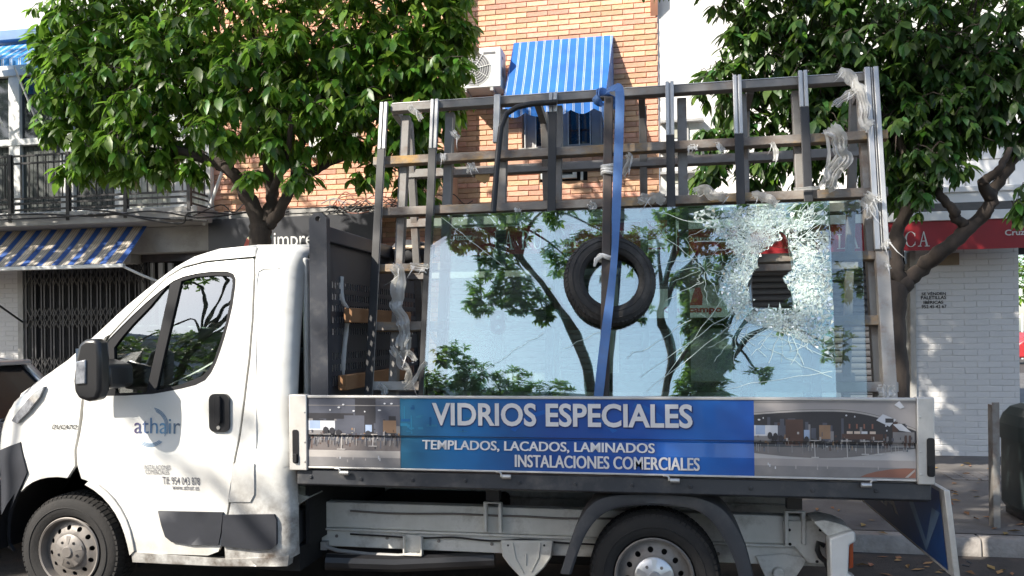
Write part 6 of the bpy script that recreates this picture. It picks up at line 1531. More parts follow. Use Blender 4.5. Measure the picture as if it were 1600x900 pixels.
# blue awning on the upper left window
x0_, x1_ = PX(-60,GY-.5,80), PX(58,GY-.5,80); zA, zB = PZ(30,68,GY-.1), PZ(30,100,GY-.5)
ua = thing('window_awning', ((x0_+x1_)/2,GY,zA), 'bright blue striped awning at the top left corner over the balcony', 'awning', 'blue window awnings')
mb = MB(); mb.add([(x0_,GY-.1,zA),(x1_,GY-.1,zA),(x1_,GY-.55,zB+.06),(x0_,GY-.55,zB+.06),(x1_,GY-.55,zB-.03),(x0_,GY-.55,zB-.03)],[(0,1,2,3),(3,2,4,5)]); part('cloth', mb, stripes('sky_blue_awning',.13,[(0,(.03,.28,.72)),(.6,(.62,.7,.76)),(.7,(.03,.28,.72)),(.8,(.62,.7,.76)),(.9,(.03,.28,.72))]), ua, smooth=0)
mb = MB(); mb.box(x0_,x1_+.05,GY-.2,GY+.04,zA+.02,zA+.16); part('cassette', mb, mat('blue_cassette',(.10,.22,.42),rough=.5), ua, bevel=.01)
mb = MB(); mb.tube([(x1_-.35,GY-.5,zB-.03),(x1_-.35,GY-.1,zB-.7)], .012, 6); mb.tube([(x1_-.9,GY-.5,zB-.03),(x1_-.9,GY-.1,zB-.7)], .012, 6); part('arm', mb, M['wframe'], ua)
# shop below: white tiled pier, folding gate, dark tiles
lf = thing('corner_shop', (-8,FY,.15), 'dark shop front on the left closed with a folding lattice gate', 'shop front')
gx0, gx1 = PX(40,FY-.1,500), PX(232,FY-.1,500); zg = zsl0-.36
mb = MB(); mb.box(LX,ex+.5,FY+.15,FY+.3,.1,zg+.3); part('dark_wall', mb, M['shopdark'], lf)
mb = MB(); mb.box(LX,PX(33,FY,500),FY-.0,FY+.15,.15,zg); pr = part('white_pier', mb, M['whitebrickgap'], lf)
z = .17; r = 0; wx1 = PX(33,FY,500)
while z < zg:
    x = wx1-.262-(.13 if r % 2 else 0)
    while x > wx1-1.0:
        a_, b_ = x, min(x+.262, wx1); k = round(b_-a_,2)
        if k not in wbm: m_ = MB(); brick_mb(b_-a_-.003,.0665,m_); wbm[k] = mesh_of('brick', m_, M['whitebrick'], smooth=0)
        o = link('brick', wbm[k], pr); o.location = ((a_+b_)/2+8, -.004, z+.035-.15); x -= .262
    if r % 2:
        a_, b_ = wx1-.13, wx1; k = round(b_-a_,2)
        if k not in wbm: m_ = MB(); brick_mb(b_-a_-.003,.0665,m_); wbm[k] = mesh_of('brick', m_, M['whitebrick'], smooth=0)
        o = link('brick', wbm[k], pr); o.location = ((a_+b_)/2+8, -.004, z+.035-.15)
    z += .0695; r += 1
mb = MB(); mb.box(wx1,PX(41,FY,500),FY-.06,FY+.1,.15,zg); part('grey_jamb', mb, M['greyrender'], lf)
gate = bpy.data.objects.new('folding_gate', None); COL.objects.link(gate); gate.parent = lf; BASES[gate.name] = BASES[lf.name]
ugm = MB(); ugm.box(-.011,.011,-.012,.012,0,zg-.2); ug = mesh_of('upright', ugm, mat('gate_iron',(.07,.07,.075),(.045,.045,.05),rough=.5,metal=.3))
n = 26
for k in range(n+1):
    x = gx0+(gx1-gx0)*k/n; o = link('upright', ug, gate); o.location = (x+8, -.08+(.03 if k % 2 else 0), .02)
mb = MB(); dxg = (gx1-gx0)/n
for k in range(n-1):
    for zc2 in (.55,1.25,1.95,2.55):
        x = gx0+dxg*k; mb.box(x,x+.012,FY-.1,FY-.095,zc2-.1,zc2+.1) if False else None
        mb.add([(x,FY-.1,zc2-.14),(x+.015,FY-.1,zc2-.14),(x+dxg*2+.015,FY-.1,zc2+.14),(x+dxg*2,FY-.1,zc2+.14)],[(0,1,2,3)]); mb.add([(x,FY-.094,zc2+.14),(x+.015,FY-.094,zc2+.14),(x+dxg*2+.015,FY-.094,zc2-.14),(x+dxg*2,FY-.094,zc2-.14)],[(0,1,2,3)])
part('lattice', mb, M['iron'], gate, smooth=0, solid=.004)
mb = MB(); mb.box(PX(222,FY-.1,380),PX(336,FY-.1,380),FY-.12,FY-.02,PZ(280,408,FY-.1),PZ(280,352,FY-.1)); part('tiled_fascia', mb, M['darktile'], lf)
mb = MB(); mb.box(PX(308,FY-.14,370),PX(322,FY-.14,370),FY-.17,FY-.121,PZ(315,383,FY-.14),PZ(315,358,FY-.14)); part('junction_box', mb, M['whitebrick'], lf, bevel=.005)
for k,px in enumerate((218,233,248,263)):
    mb = MB(); mb.box(PX(px,FY-.05,430),PX(px+7,FY-.05,430),FY-.06,FY-.02,.2,PZ(px,411,FY-.05)); part('pale_strip', mb, M['whitebrick'] if k else M['greyrender'], lf)
mb = MB(); mb.box(PX(196,FY-.1,390),PX(219,FY-.1,390),FY-.3,FY-.02,PZ(210,413,FY-.1),PZ(210,372,FY-.1)); part('grey_box', mb, M['greyrender'], lf, bevel=.006)
# blue and beige shop awning
yT, yB = FY-.36, FY-.95
aL, aR = -13.0, PX(232,yT,354); zT_, zB_ = PZ(120,354,yT), PZ(100,414,yB); aRb = PX(192,yB,416)
sa_ = thing('shop_awning', (aR-1,yT,zT_), 'blue and beige striped shop awning at the left under the balcony', 'awning')
mb = MB(); nz = 8; nx = 30; vs = []
for j in range(nz+1):
    t = j/nz
    for i in range(nx+1):
        u = i/nx; xr = aR+(aRb-aR)*t; x = aL+(xr-aL)*u; vs.append((x,yT+(yB-yT)*t,zT_+(zB_-zT_)*t-.02*sin(pi*t)*(1+.4*sin(x*3))))
mb.add(vs,[(j*(nx+1)+i,j*(nx+1)+i+1,(j+1)*(nx+1)+i+1,(j+1)*(nx+1)+i) for j in range(nz) for i in range(nx)]); part('cloth', mb, M['cloth_beige'], sa_, smooth=60)
mb = MB(); mb.box(aL,aRb+.02,yB-.02,yB+.03,zB_-.055,zB_-.005); part('front_rail', mb, M['wframe'], sa_, bevel=.008)
mb = MB(); mb.box(aL,aR+.05,yT-.04,yT+.06,zT_+.005,zT_+.09); part('cassette', mb, M['greyrender'], sa_, bevel=.008)
ap = [(aRb-.02,yB,zB_-.03),(aRb+.25,yB+.15,zB_-.18),(aRb+.42,yB+.35,zB_-.24),(aRb+.5,FY-.05,zB_-.1)]
mb = MB(); mb.tube(smoothpath(ap,5), .017, 8); part('folding_arm', mb, M['wframe'], sa_)
q = (P(-12,470,FY-.9),P(35,503,FY-.1)); mb = MB(); mb.tube([(q[0][0],FY-.9,q[0][1]),(q[1][0],FY-.1,q[1][1])], .014, 6); solo('iron_bar', mb, M['iron'], (q[1][0],FY-.1,q[1][1]), 'thin dark bar slanting across the white brick pier at the left', 'bar')
# ------------------------------------------------------------------ trees
def leaf_geo(L, w, rng):
    """one leaf along +y, folded at the midrib and curling down"""
    c = rng.uniform(.12,.3); f = rng.uniform(.1,.3); tw = rng.uniform(-.3,.3); vs = [(0,0,0)]
    for t, k in ((.22,.72),(.5,1.0),(.78,.62)):
        zc = -c*L*t*t; hw = w/2*k; zz = hw*f
        vs += [(-hw, L*t, zc+zz+tw*hw*t), (0, L*t, zc), (hw, L*t, zc+zz-tw*hw*t)]
    vs.append((tw*.1*L, L, -c*L))
    fs = [(0,2,1),(0,3,2),(1,2,5,4),(2,3,6,5),(4,5,8,7),(5,6,9,8),(7,8,10),(8,9,10)]
    return vs, fs
LR = random.Random(77)
LEAFS = [leaf_geo(1, LR.uniform(.36,.46), LR) for _ in range(7)]
def lmat(pos, d, up, L):
    d = d.normalized(); x = d.cross(up)
    if x.length < 1e-3: x = d.cross(Vector((1,0,.1)))
    x.normalize(); z = x.cross(d)
    return Matrix(((x.x*L,d.x*L,z.x*L,pos.x),(x.y*L,d.y*L,z.y*L,pos.y),(x.z*L,d.z*L,z.z*L,pos.z),(0,0,0,1)))
def proj(p):
    q = p-CAMP; dep = q.y*CS-q.x*SN
    if dep < .1: return None
    dx, dy = FPX*(q.x*CS+q.y*SN)/dep, FPX*q.z/dep
    return (800+dx*cos(ROLL)-dy*sin(ROLL), HZ-dy*cos(ROLL)-dx*sin(ROLL), dep)
def tree(name, label, base, limbs, blobs, mats, seed, L=(.10,.15), per=(6,9), npiece=300, group=None, dens=1.0, shape='whorl', avoid=None):
    rg = random.Random(seed); th = thing(name, base, label, 'tree', group)
    mb = MB()
    for path, r0, r1 in limbs:
        pts = smoothpath([tuple(p) for p in path], 6); k = len(pts)
        pts = [Vector(p)+Vector((rg.gauss(0,.007),rg.gauss(0,.007),0))*(1 if 0 < i < k-1 else 0) for i,p in enumerate(pts)]
        mb.tube(pts, [(r0+(r1-r0)*i/(k-1))*(1+.05*sin(i*.9)+rg.gauss(0,.03)) for i in range(k)], 10)
    part('trunk', mb, M['bark'], th, smooth=60)
    tw = MB(); place = []
    for (c, r, n) in blobs:
        c = Vector(c)
        for _ in range(int(n*dens)):
            v = Vector((rg.gauss(0,1),rg.gauss(0,1),rg.gauss(0,1))).normalized(); q = c+v*r*(rg.random()**.45)
            if avoid and avoid(q): continue
            tip = q; st = c+(q-c)*.45+Vector((rg.gauss(0,.05),rg.gauss(0,.05),rg.gauss(0,.05)))
            if rg.random() < .6: tw.tube([st,(st+tip)/2+Vector((0,0,.03)),tip], [.006,.004,.0025], 3, cap=False)
            m = rg.randint(*per); a0 = rg.random()*6.28; big = rg.uniform(*L)
            for k in range(m):
                a = a0+k*2.4+rg.gauss(0,.25); down = rg.uniform(.35,1.7) if shape == 'whorl' else rg.uniform(-.4,.6)
                d = Vector((cos(a),sin(a),-down))+v*.5
                pos = tip-(tip-st)*(.35*k/m)+Vector((rg.gauss(0,.01),)*3); ll = big*rg.uniform(.7,1.1)
                up = Vector((rg.gauss(0,.25)+v.x*.3,rg.gauss(0,.25)+v.y*.3-.1,1))
                place.append((pos, d, up, ll, rg.randrange(7), rg.random()))
    if len(tw.v): part('twigs', tw, M['bark'], th, smooth=0)
    def rank(p):
        s = proj(p[0])
        if s is None or not (0 < s[0] < 1600 and 0 < s[1] < 700): return 99
        return s[2]-p[3]*4
    if npiece: place.sort(key=rank)
    b = Vector(base); lm = [[None]*7 for _ in mats]
    for i in range(min(npiece, len(place))):
        pos, d, up, ll, k, t = place[i]
        mi = 0 if t > .12 or len(mats) == 1 else 1
        if lm[mi][k] is None:
            m_ = MB(); m_.add(*LEAFS[k]); lm[mi][k] = mesh_of('leaf', m_, mats[mi], recalc=False, smooth=0); lm[mi][k].polygons.foreach_set('use_smooth',[True]*8)
        o = bpy.data.objects.new('leaf', lm[mi][k]); COL.objects.link(o); o.parent = th; o.matrix_local = Matrix.Translation(-b) @ lmat(pos,d,up,ll)
    import numpy as np
    nv, vs, fs, ms = 0, [], [], []
    for pos, d, up, ll, k, t in place[npiece:]:
        mt = lmat(pos,d,up,ll); g, f = LEAFS[k]
        vs += [tuple(mt @ Vector(v)) for v in g]; fs += [tuple(nv+i for i in q) for q in f]; nv += len(g); ms += [0 if t > .12 or len(mats) == 1 else 1]*len(f)
    m_ = MB(); m_.v, m_.f, m_.m = vs, fs, ms
    if vs:
        o = part('foliage', m_, mats, th, smooth=0, kind='stuff', recalc=False); o.data.polygons.foreach_set('use_smooth',[True]*len(fs))
    return th
def PB(px, py, Y, r, n): x, z = P(px, py, Y); return ((x, Y, z), r, n)
def Q(px, py, Y): x, z = P(px, py, Y); return (x, Y, z)
TYL = 7.1
b0 = P(402,392,TYL); base = (b0[0], TYL, .14)
limbs = [([base,(base[0]-.02,TYL,1.2),Q(404,395,TYL),Q(408,352,TYL)],.125,.098),
 ([Q(412,360,TYL),Q(392,320,TYL-.05),Q(372,280,TYL-.15),Q(345,258,TYL-.2),Q(280,235,TYL-.3),Q(200,200,TYL-.3)],.085,.03),
 ([Q(345,260,TYL-.2),Q(330,200,TYL),Q(310,120,TYL),Q(280,30,TYL+.1)],.06,.02),
 ([Q(416,350,TYL),Q(424,310,TYL+.1),Q(420,262,TYL+.1),Q(405,215,TYL),Q(400,120,TYL),Q(390,20,TYL)],.07,.03),
 ([Q(420,352,TYL),Q(442,322,TYL),Q(458,290,TYL+.1),Q(500,262,TYL+.2),Q(545,240,TYL+.2),Q(600,215,TYL+.3),Q(660,180,TYL+.3)],.06,.02),
 ([Q(460,288,TYL+.1),Q(470,230,TYL+.1),Q(500,150,TYL),Q(540,60,TYL)],.05,.02),
 ([Q(424,300,TYL+.1),Q(450,240,TYL-.3),Q(455,180,TYL-.5)],.04,.015)]
bl = [PB(95,190,6.8,.26,26),PB(150,130,6.9,.60,120),PB(98,95,7.0,.34,42),PB(120,262,6.7,.17,15),PB(205,265,6.7,.18,16),PB(300,262,6.7,.16,13),PB(165,240,6.8,.25,24),PB(250,120,6.9,.66,140),PB(215,205,6.6,.36,46),PB(130,235,6.5,.22,22),PB(340,60,7.1,.75,150),PB(400,140,6.8,.62,120),PB(335,205,6.5,.26,26),
 PB(470,70,7.1,.75,150),PB(500,165,6.9,.45,70),PB(590,70,7.1,.62,120),PB(600,160,7.0,.50,84),PB(672,110,7.1,.42,64),PB(690,50,7.2,.34,44),PB(640,225,7.2,.34,46),PB(700,165,7.1,.24,26),PB(712,122,7.2,.12,9),PB(712,55,7.2,.20,16),PB(440,225,6.7,.30,34),PB(470,275,6.6,.16,12),PB(540,220,7.0,.22,20),
 PB(655,290,7.3,.22,26),PB(690,250,7.3,.15,12),PB(250,255,6.7,.16,13),PB(68,205,6.8,.12,8),PB(640,190,6.9,.3,34),PB(395,275,6.5,.10,6),PB(560,280,7.0,.12,7),PB(590,260,7.0,.15,10),PB(280,215,6.9,.25,24),PB(180,180,7.3,.4,40),PB(350,150,7.5,.6,90),PB(450,130,7.6,.6,90),PB(560,120,7.6,.5,70),PB(250,60,7.5,.6,90),PB(130,60,7.4,.5,60),
 PB(180,10,7.1,.7,110),PB(100,20,7.0,.35,34),PB(330,-70,7.1,.85,90),PB(480,-90,7.1,.9,90),PB(610,-40,7.1,.75,90),PB(200,-100,7.1,.7,60),PB(400,-190,7.1,.9,60),PB(560,-170,7.1,.8,50),PB(690,-20,7.2,.35,36),((-4.6,7.1,5.7),.9,90),((-3.2,7.1,5.8),.9,90),((-2.0,7.1,5.6),.9,80),((-5.4,7.0,5.4),.8,60)]
tree('orange_tree', 'leafy orange tree behind the white cab, its bright green leaves hiding the balcony', base, limbs, bl, [M['leaf'],M['leaflime']], 5, group='orange trees along the pavement', dens=1.0, L=(.11,.20))
TYR = 7.0
b0 = P(1400,470,TYR); base = (b0[0], TYR, .14)
limbs = [([base,(base[0],TYR,1.1),Q(1396,480,TYR),Q(1406,440,TYR)],.105,.095),
 ([Q(1408,450,TYR),Q(1438,420,TYR),Q(1475,390,TYR-.1),Q(1515,355,TYR-.1),Q(1545,325,TYR-.1),Q(1552,296,TYR-.1),Q(1580,255,TYR-.1),Q(1602,200,TYR),Q(1612,120,TYR)],.07,.03),
 ([Q(1408,450,TYR),Q(1398,410,TYR),Q(1404,360,TYR),Q(1425,310,TYR),Q(1412,250,TYR),Q(1395,180,TYR)],.07,.03),
 ([Q(1512,356,TYR-.1),Q(1497,342,TYR-.15),Q(1484,322,TYR-.2),Q(1466,296,TYR-.2),Q(1462,250,TYR-.1),Q(1450,170,TYR)],.045,.02),
 ([Q(1548,310,TYR-.1),Q(1537,285,TYR-.2),Q(1560,265,TYR-.3),Q(1578,230,TYR-.3)],.05,.02),
 ([Q(1425,310,TYR),Q(1340,250,TYR+.2),Q(1240,200,TYR+.3),Q(1150,150,TYR+.3)],.05,.015),
 ([Q(1395,190,TYR),Q(1330,120,TYR),Q(1240,60,TYR)],.04,.015)]
bl = [PB(1140,140,7.1,.30,40),PB(1190,80,7.1,.45,80),PB(1105,120,7.1,.16,12),PB(1120,225,7.1,.24,28),PB(1105,275,7.1,.16,16),PB(1165,205,7.2,.26,30),PB(1270,70,7.1,.65,130),PB(1290,170,7.1,.50,90),PB(1250,240,7.2,.36,50),PB(1190,260,7.2,.22,24),
 PB(1380,70,7.1,.7,140),PB(1410,180,7.0,.5,90),PB(1500,80,7.0,.7,140),PB(1480,175,6.9,.38,60),PB(1450,245,6.8,.26,30),PB(1585,100,7.0,.6,110),PB(1600,200,6.9,.20,18),PB(1560,150,6.9,.35,40),PB(1597,305,6.7,.16,14),PB(1395,275,7.1,.28,36),PB(1435,300,6.8,.16,14),PB(1330,240,7.3,.34,44),PB(1500,262,6.7,.10,5),PB(1515,215,6.8,.1,5),
 PB(1250,-20,7.1,.65,90),PB(1160,20,7.2,.3,34),PB(1400,-60,7.1,.8,80),PB(1540,-60,7.0,.8,80),PB(1300,-130,7.1,.8,50),PB(1450,-170,7.1,.9,50),PB(1360,130,7.5,.6,90),PB(1260,130,7.5,.5,60),PB(1480,120,7.5,.6,80),PB(1430,230,7.5,.35,40),PB(1350,200,7.6,.4,40),((-.4,7.0,5.6),.75,110),((.5,7.0,5.7),.9,150),((1.5,7.0,5.8),.9,150),((.1,7.0,6.7),.9,130),((1.2,7.0,6.9),.9,130),((2.5,7.0,5.8),.9,110),((2.4,7.0,7.0),.9,90),((3.4,7.0,5.4),.8,80),((.6,6.9,4.95),.55,80),((-.1,6.9,4.9),.4,40)]
tree('orange_tree', 'darker shaded orange tree with a forked trunk behind the right end of the rack', base, limbs, bl, [M['leafshade'],M['leaf']], 9, group='orange trees along the pavement', dens=1.2, L=(.09,.17))

tree('orange_tree', 'orange tree added to the row, unseen at the left, to shade the facade', (-9.6,7.0,.14), [([(-9.6,7,.14),(-9.6,7,1.6),(-9.5,7,3.0)],.15,.1)], [((-10.6,7,3.9),.9,80),((-9.4,7,4.2),1.0,100),((-8.6,6.9,4.6),.8,70),((-10,7,5.4),1.1,100),((-8.8,7,5.8),1.0,90),((-9.4,7,6.9),1.0,80),((-11.4,7,5.2),1.0,80),((-12.4,7,4.4),.9,90),((-8.0,7,7.0),.8,60),((-13.2,7,5.4),1.1,130),((-12,7,6.2),1.1,130),((-10.8,7,6.5),1.1,130),((-9.9,7,7.6),1,100),((-14.4,7,6),1.1,120),((-11.2,7,3.9),.8,90),((-13.4,7,4.2),.8,80),((-15.4,7,5),1,90),((-8.2,7,5.4),.8,80)], [M['leafshade'],M['leaf']], 15, group='orange trees along the pavement', npiece=0, L=(.13,.18))  # out of view, added to keep the left facade in shade
# trees across the street, behind the viewer: they shade the truck and show in the glass
def behind(name, label, base, h, crown, seed, L, n, lean=(0,0)):
    x, y = base; lb = [([(x,y,.1),(x+lean[0]*.3,y+lean[1]*.3,h*.35),(x+lean[0],y+lean[1],h*.6)],.22,.15)]
    rg = random.Random(seed); bls = []
    for (cx,cy,cz,r,k) in crown:
        s = (x+lean[0]*.8,y+lean[1]*.8,h*.52); m = ((s[0]+cx)/2+rg.gauss(0,.25),(s[1]+cy)/2+rg.gauss(0,.25),(s[2]+cz)/2-.2)
        lb.append(([s,m,(cx,cy,cz)],.10,.03)); bls.append(((cx,cy,cz),r,k))
    tree(name, label, (x,y,.12), lb, bls, [M['leaffine']], seed, L=L, per=(7,11), npiece=0, group='trees across the street', shape='fine')
CROWN = [(-6.1,-1.4,7.2,.9,80),(-4.9,-1.0,6.4,1.0,150),(-3.7,-1.3,6.2,1.0,150),(-2.6,-1.0,6.2,.9,130),(-4.4,-2.0,7.7,1.1,150),(-3.2,-1.8,7.9,1.1,150),(-3.5,-1.6,9.0,1.0,140),(-3.0,-1.4,9.6,1.2,140),(-4.0,-1.6,11.0,1.3,130),(-2.6,-1.5,11.6,1.2,110),(-1.8,-1.6,7.0,.8,80),(-1.4,-2.2,8.8,.9,80),(-8.3,-1.5,7.4,1.0,8),(-5.6,-1.6,11.2,1.2,130),(-4.8,-1.6,12.6,1.3,140),(-6.2,-1.7,12.8,1.1,110),(-3.4,-1.6,12.9,1.2,110),(-5.6,-1.6,14.0,1.1,100),(-4.2,-1.5,14.2,1.1,100),(-6.6,-1.5,7.7,.85,170),(-6.9,-1.5,8.9,.85,170),(-6.9,-1.6,10.1,.9,170),(-7.4,-1.6,11.3,.9,130),(-6.4,-1.5,11.6,.9,120),(-4.9,-1.5,8.0,.9,120)]
behind('tall_street_tree', 'tall fine-leaved tree across the street, seen only as reflections and shade', (-5.4,-2.6), 9.5, CROWN, 3, (.10,.15), 0, (.2,.6))
behind('tall_street_tree', 'second tall fine-leaved tree, unseen across the street, added to shade the orange tree', (-11.6,-2.4), 11.5, [(-10.2,-1.5,11.2,1.0,54),(-11.4,-1.5,11.6,1.2,66),(-12.6,-1.5,12.2,1.2,60),(-10.8,-1.5,12.9,1.1,60),(-12.0,-1.5,13.8,1.2,60),(-13.4,-1.5,13.6,1.0,48),(-13.8,-1.5,12.0,.9,36),(-9.9,-1.6,13.8,.8,36)], 23, (.10,.15), 0, (.1,.3))  # added out of view to throw broken shade on the orange tree
def mirror_tree(label, base, path, crown, seed, r0=.14, twigs=()):
    lb = [(path, r0, r0*.45)]
    for c in crown: lb.append(([path[-2],((path[-1][0]+c[0][0])/2,path[-1][1],(path[-1][2]+c[0][2])/2+.15),c[0]], .04, .012))
    for t in twigs: lb.append((t, .05, .012))
    tree('street_tree', label, base, lb, crown, [M['leaffine']], seed, L=(.10,.15), per=(9,13), npiece=0, dens=1.7, group='trees across the street', shape='fine')
mirror_tree('bent tree across the street mirrored left of the tyre', (-1.0,-4,.12), [(-1.0,-4,.1),(-1.1,-4,3.0),(-1.25,-4,4.2),(-1.75,-4,5.2),(-2.5,-4,6.2),(-3.3,-4,7.2)],
  [((-2.6,-4.1,5.6),.42,40),((-3.2,-4.1,5.5),.4,34),((-2.1,-4.1,5.3),.3,24),((-3.5,-4,6.8),.5,50),((-2.7,-4,6.9),.5,46),((-4.1,-4,7.2),.5,46),((-1.6,-4,6.2),.42,34),((-3.0,-4.2,6.2),.4,34),((-1.0,-4,6.8),.5,40),((-1.9,-4,7.3),.5,40)], 13, .11)
mirror_tree('forked tree across the street mirrored right of the tyre', (-.1,-4.4,.12), [(-.1,-4.4,.1),(0,-4.4,3.2),(.15,-4.4,4.4),(.0,-4.4,5.4),(.3,-4.4,6.6)],
  [((-.4,-4.4,6.6),.5,40),((.5,-4.4,7.0),.55,44),((1.2,-4.4,6.4),.5,36),((-.3,-4.5,5.4),.25,12),((.9,-4.4,5.6),.3,14),((1.7,-4.4,7.1),.5,36)], 14, .10, [[(.15,-4.4,4.2),(.7,-4.4,5.0),(1.2,-4.4,6.2)]])
mirror_tree('dense dark tree added across the street to darken the reflection over the white foam panel', (.75,-4.6,.12), [(.75,-4.6,.1),(.75,-4.6,2.2),(.7,-4.6,3.8),(.72,-4.6,5.2)],  # unseen tree added so the glass mirrors something dark here
  [((.72,-4.6,3.9),.5,130),((.8,-4.6,4.6),.5,130),((.75,-4.6,5.3),.48,120),((.6,-4.6,5.9),.4,70),((1.5,-4.5,7.0),.6,80),((2.5,-4.5,6.9),.6,80),((.5,-4.5,7.3),.6,70),((3.0,-4.6,7.3),.5,50),((2.1,-4.5,5.3),.32,22),((2.9,-4.5,4.7),.36,24),((3.3,-4.5,5.9),.4,26),((1.6,-4.5,4.2),.25,12)], 35, .1)
mirror_tree('spreading tree across the street mirrored in the cab door window', (-8.6,-4,.12), [(-8.6,-4,.1),(-8.4,-4,2.2),(-8.0,-4,3.6),(-7.2,-4,5.2)],
  [((-7.6,-4,6.2),.5,22),((-8.6,-4,6.0),.5,20),((-9.4,-4,5.6),.5,18),((-6.6,-4,5.9),.45,16),((-7.2,-4,3.2),.8,70),((-8.4,-4,3.3),.8,70),((-9.6,-4,3.3),.7,60),((-6.2,-4,3.0),.6,40),((-7.9,-4,2.2),.9,80),((-9.3,-4,2.2),.8,60),((-6.8,-4,2.0),.8,60)], 25, .09)
mirror_tree('low brownish bushy tree across the street mirrored at the left foot of the glass', (-3.4,-4.6,.12), [(-3.4,-4.6,.1),(-3.4,-4.6,2.2),(-3.3,-4.6,3.2)],
  [((-4.2,-4.6,3.9),.5,60),((-3.4,-4.6,4.1),.5,60),((-2.6,-4.6,3.9),.5,60),((-3.8,-4.6,4.6),.3,16),((-1.9,-4.6,3.8),.4,40),((-3.0,-4.6,3.4),.6,60)], 15, .1)
mb = MB(); mb.box(-22,0,-24,-16,0,6.9); mb.box(-22.2,0,-16.2,-15.8,6.8,7.1)
ob = thing('opposite_building', (-4,-20,0), 'pale blue-white block of flats across the street, mirrored low in the glass', 'building')
part('wall', mb, mat('pale_opposite_render',(.55,.60,.66),(.50,.55,.61),rough=.9), ob)
for fl in range(3):
    for k in range(9):
        x = -21+k*2.4;
        if fl == 3 and x < 0: continue
        z = .9+fl*2.1; mb = MB(); mb.box(x,x+1.5,-16.04,-15.96,z,z+1.5); w_ = part('window', mb, M['wframe'], ob)
        if fl >= 2:
            mb = MB(); 
            for s_ in range(9): mb.box(x+.06,x+1.44,-15.955,-15.93,z+.08+s_*.155,z+.19+s_*.155)
            part('shutter_slats', mb, M['curtain'], w_)

# ------------------------------------------------------------------ parked hatchback behind the nose of the truck
car = thing('parked_car', (-7.2,5.35,0), 'silver hatchback parked ahead of the truck, its dark rear window facing the cab', 'car')
CX = -5.0                                       # rear end
prof_c = [(0,.32),(-.0,.62),(.02,.95),(-.10,1.02),(-.42,1.44),(-.62,1.475),(-1.6,1.50),(-2.3,1.42),(-3.0,1.02),(-3.9,.85),(-4.05,.6),(-4.0,.3)]
def csec(dx):                                    # half width by height
    return .86
mb = MB(); N = len(prof_c); hw = []
ring = []
for (dx,z) in prof_c:
    w = .86 if z < 1.03 else .86-.2*(z-1.03)/.46
    ring.append([(CX+dx-(.10*(1-abs(u))*0), 5.35+w*u, z+(.035*(1-u*u) if z > 1.2 else 0)) for u in (-1,-.85,-.5,0,.5,.85,1)])
gl = MB(); gl2 = MB()
for i in range(N-1):
    for j in range(6):
        t = gl if (i == 3 and 1 <= j <= 4) else gl2 if (i == 7 and 1 <= j <= 4) else mb
        t.add([ring[i][j],ring[i][j+1],ring[i+1][j+1],ring[i+1][j]],[(0,1,2,3)])
for sd in (0,6):
    pl = [ring[i][sd] for i in range(N)]; V, F = cdt([(p[0],p[2]) for p in pl], [], .3)
    def yy(x,z): return 5.35+(-1 if sd == 0 else 1)*(.86 if z < 1.03 else .86-.2*(z-1.03)/.46)
    mb.add([(x,yy(x,z),z) for x,z in V], F)
part('body', mb, M['silver'], car, smooth=45, solid=.02)
part('rear_window', gl, M['tint'], car, smooth=45); part('front_windscreen', gl2, M['winglass'], car, smooth=45)
mb = MB(); mb.prism_x([(4.72,1.44),(5.98,1.44),(5.98,1.485),(4.72,1.485)], CX-.50, CX-.34); part('roof_spoiler', mb, M['silver'], car, bevel=.015)
mb = MB(); mb.box(CX-.338,CX-.332,5.05,5.62,1.452,1.476); part('brake_light', mb, M['redlens'], car)
for y0 in (4.5,5.95):
    mb = MB(); mb.box(CX-.1,CX+.025,y0,y0+.25,.78,1.0); part('tail_light', mb, M['redlens'], car, bevel=.03)
mb = MB(); mb.box(CX-.1,CX+.08,4.5,6.2,.32,.62); part('bumper', mb, M['silver'], car, bevel=.05, seg=3)
mb = MB(); mb.box(CX+.022,CX+.03,5.1,5.62,.70,.81); part('number_plate', mb, M['signwhite'], car)
mb = MB(); mb.tube([(CX-.06,5.35,1.02),(CX-.1,5.6,1.10),(CX-.12,5.78,1.12)], .01, 6); part('rear_wiper', mb, M['blackp'], car)
mb = MB(); pts = [(dx+CX,z) for dx,z in ((-.62,1.06),(-.72,1.36),(-1.4,1.41),(-2.2,1.33),(-2.75,1.05))]; mb.prism(pts, 4.55, 4.56); mb.prism(pts, 6.14, 6.15); part('side_window', mb, M['winglass'], car)
for dx in (-.75,-3.2):
    for y in (4.5,6.02):
        mb = MB(); mb.lathe([(.0001,0),(.2,0),(.28,-.005),(.3,.03),(.3,.16),(.28,.19),(.0001,.19)], (CX+dx,y,.3), 30); part('wheel', mb, M['tyre'], car)

# ------------------------------------------------------------------ litter bin and post
bx0, bx1 = PX(1560,7.2,700), PX(1560,7.2,700)+.62; bz1 = PZ(1590,631,6.84); bz0 = .2
bn = thing('litter_bin', ((bx0+bx1)/2,6.95,.15), 'dark green plastic street bin with a rounded lid beside the grey post', 'bin')
mb = MB()
def rbox(z, inset, dy=0): return [(x,y,z) for x,y in [(a,b) for a,b in rrect(bx0+inset,bx1-inset,6.70+inset+dy,7.25-inset,.12,5)]]
secs = [rbox(bz0,.03),rbox(bz0+.05,.0),rbox(bz1-.30,-.0),rbox(bz1-.285,.012)]; n = len(secs[0])
for i in range(len(secs)-1): mb.add(secs[i]+secs[i+1],[(j,(j+1)%n,(j+1)%n+n,j+n) for j in range(n)])
mb.add(secs[0],[tuple(range(n))])
part('tub', mb, M['bin'], bn, smooth=50)
mb = MB(); secs = [rbox(bz1-.30,-.015),rbox(bz1-.18,-.012),rbox(bz1-.10,.01),rbox(bz1-.04,.05),rbox(bz1-.01,.11),rbox(bz1,.2)]
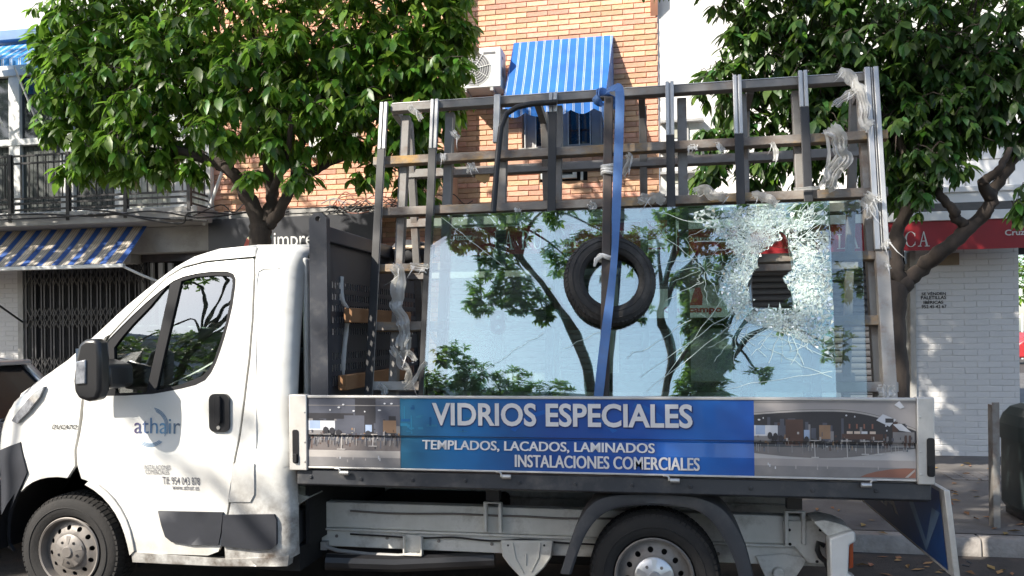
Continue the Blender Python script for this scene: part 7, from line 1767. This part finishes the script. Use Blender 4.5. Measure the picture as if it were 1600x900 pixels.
for i in range(len(secs)-1): mb.add(secs[i]+secs[i+1],[(j,(j+1)%n,(j+1)%n+n,j+n) for j in range(n)])
mb.add(secs[-1],[tuple(range(n))]); mb.add(secs[0],[tuple(range(n))]); part('lid', mb, M['bin'], bn, smooth=60)
mb = MB()
for x in (bx0+.12,bx0+.3,bx0+.48): mb.tube([(x,6.695,bz0+.1),(x,6.69,bz1-.4)], .022, 8)
part('rib', mb, M['bin'], bn)
mb = MB(); mb.box(bx0+.05,bx1-.05,6.75,7.2,.15,bz0+.02); part('foot', mb, M['blackp'], bn)
px0_, px1_ = PX(1548,6.7,700), PX(1559,6.7,700); zt_ = PZ(1552,628,6.7)
mb = MB(); mb.box(px0_,px1_,6.66,6.675,.12,zt_); mb.box(px0_,px0_+.012,6.675,6.75,.12,zt_-.02); solo('grey_post', mb, M['galv'], ((px0_+px1_)/2,6.67,.12), 'rusty grey angle post standing beside the street bin', 'post', bevel=.002)

# ------------------------------------------------------------------ the strip of street beyond the corner
fx, fz = P(1598,540,40); fz = 0
fc = thing('distant_car', (fx+1.2,40,0), 'small red car far down the side street at the right edge', 'car')
mb = MB(); mb.prism([(fx-.6,.3),(fx+3.4,.3),(fx+3.4,.8),(fx+2.6,.95),(fx+2.1,1.42),(fx+.2,1.45),(fx-.5,.95),(fx-.62,.7)], 39.2, 40.9); part('body', mb, M['redcar'], fc, bevel=.08)
mb = MB(); mb.prism([(fx-.3,.95),(fx+.22,1.36),(fx+2.0,1.34),(fx+2.4,.97)], 39.18, 39.2); part('window', mb, M['winglass'], fc)
for dx in (.2,2.6):
    mb = MB(); mb.lathe([(.0001,0),(.3,0),(.31,.2),(.0001,.2)], (fx+dx,39.1,.3), 20); part('wheel', mb, M['tyre'], fc)
ff = thing('white_fence', (fx+2,46,0), 'white railing far down the side street above the red car', 'fence'); 
for k in range(24):
    mb = MB(); x = fx-2+k*.4; mb.box(x,x+.07,46,46.05,0,2.4); part('picket', mb, M['wframe'], ff)
mb = MB(); mb.box(fx-2,fx+8,46.05,46.1,.3,.4); mb.box(fx-2,fx+8,46.05,46.1,2.2,2.3); part('rail', mb, M['wframe'], ff)
tree('street_tree', 'sunlit green tree far down the side street at the right edge', (fx+3,50,0), [([(fx+3,50,0),(fx+3,50,2.5),(fx+2.6,50,4.5)],.2,.08)], [((fx+.5,50,4.3),1.6,130),((fx+3,50,4.8),2,150),((fx+5,51,5),2,130)], [M['leaflime']], 44, L=(.3,.45), per=(5,8), npiece=0, shape='fine')
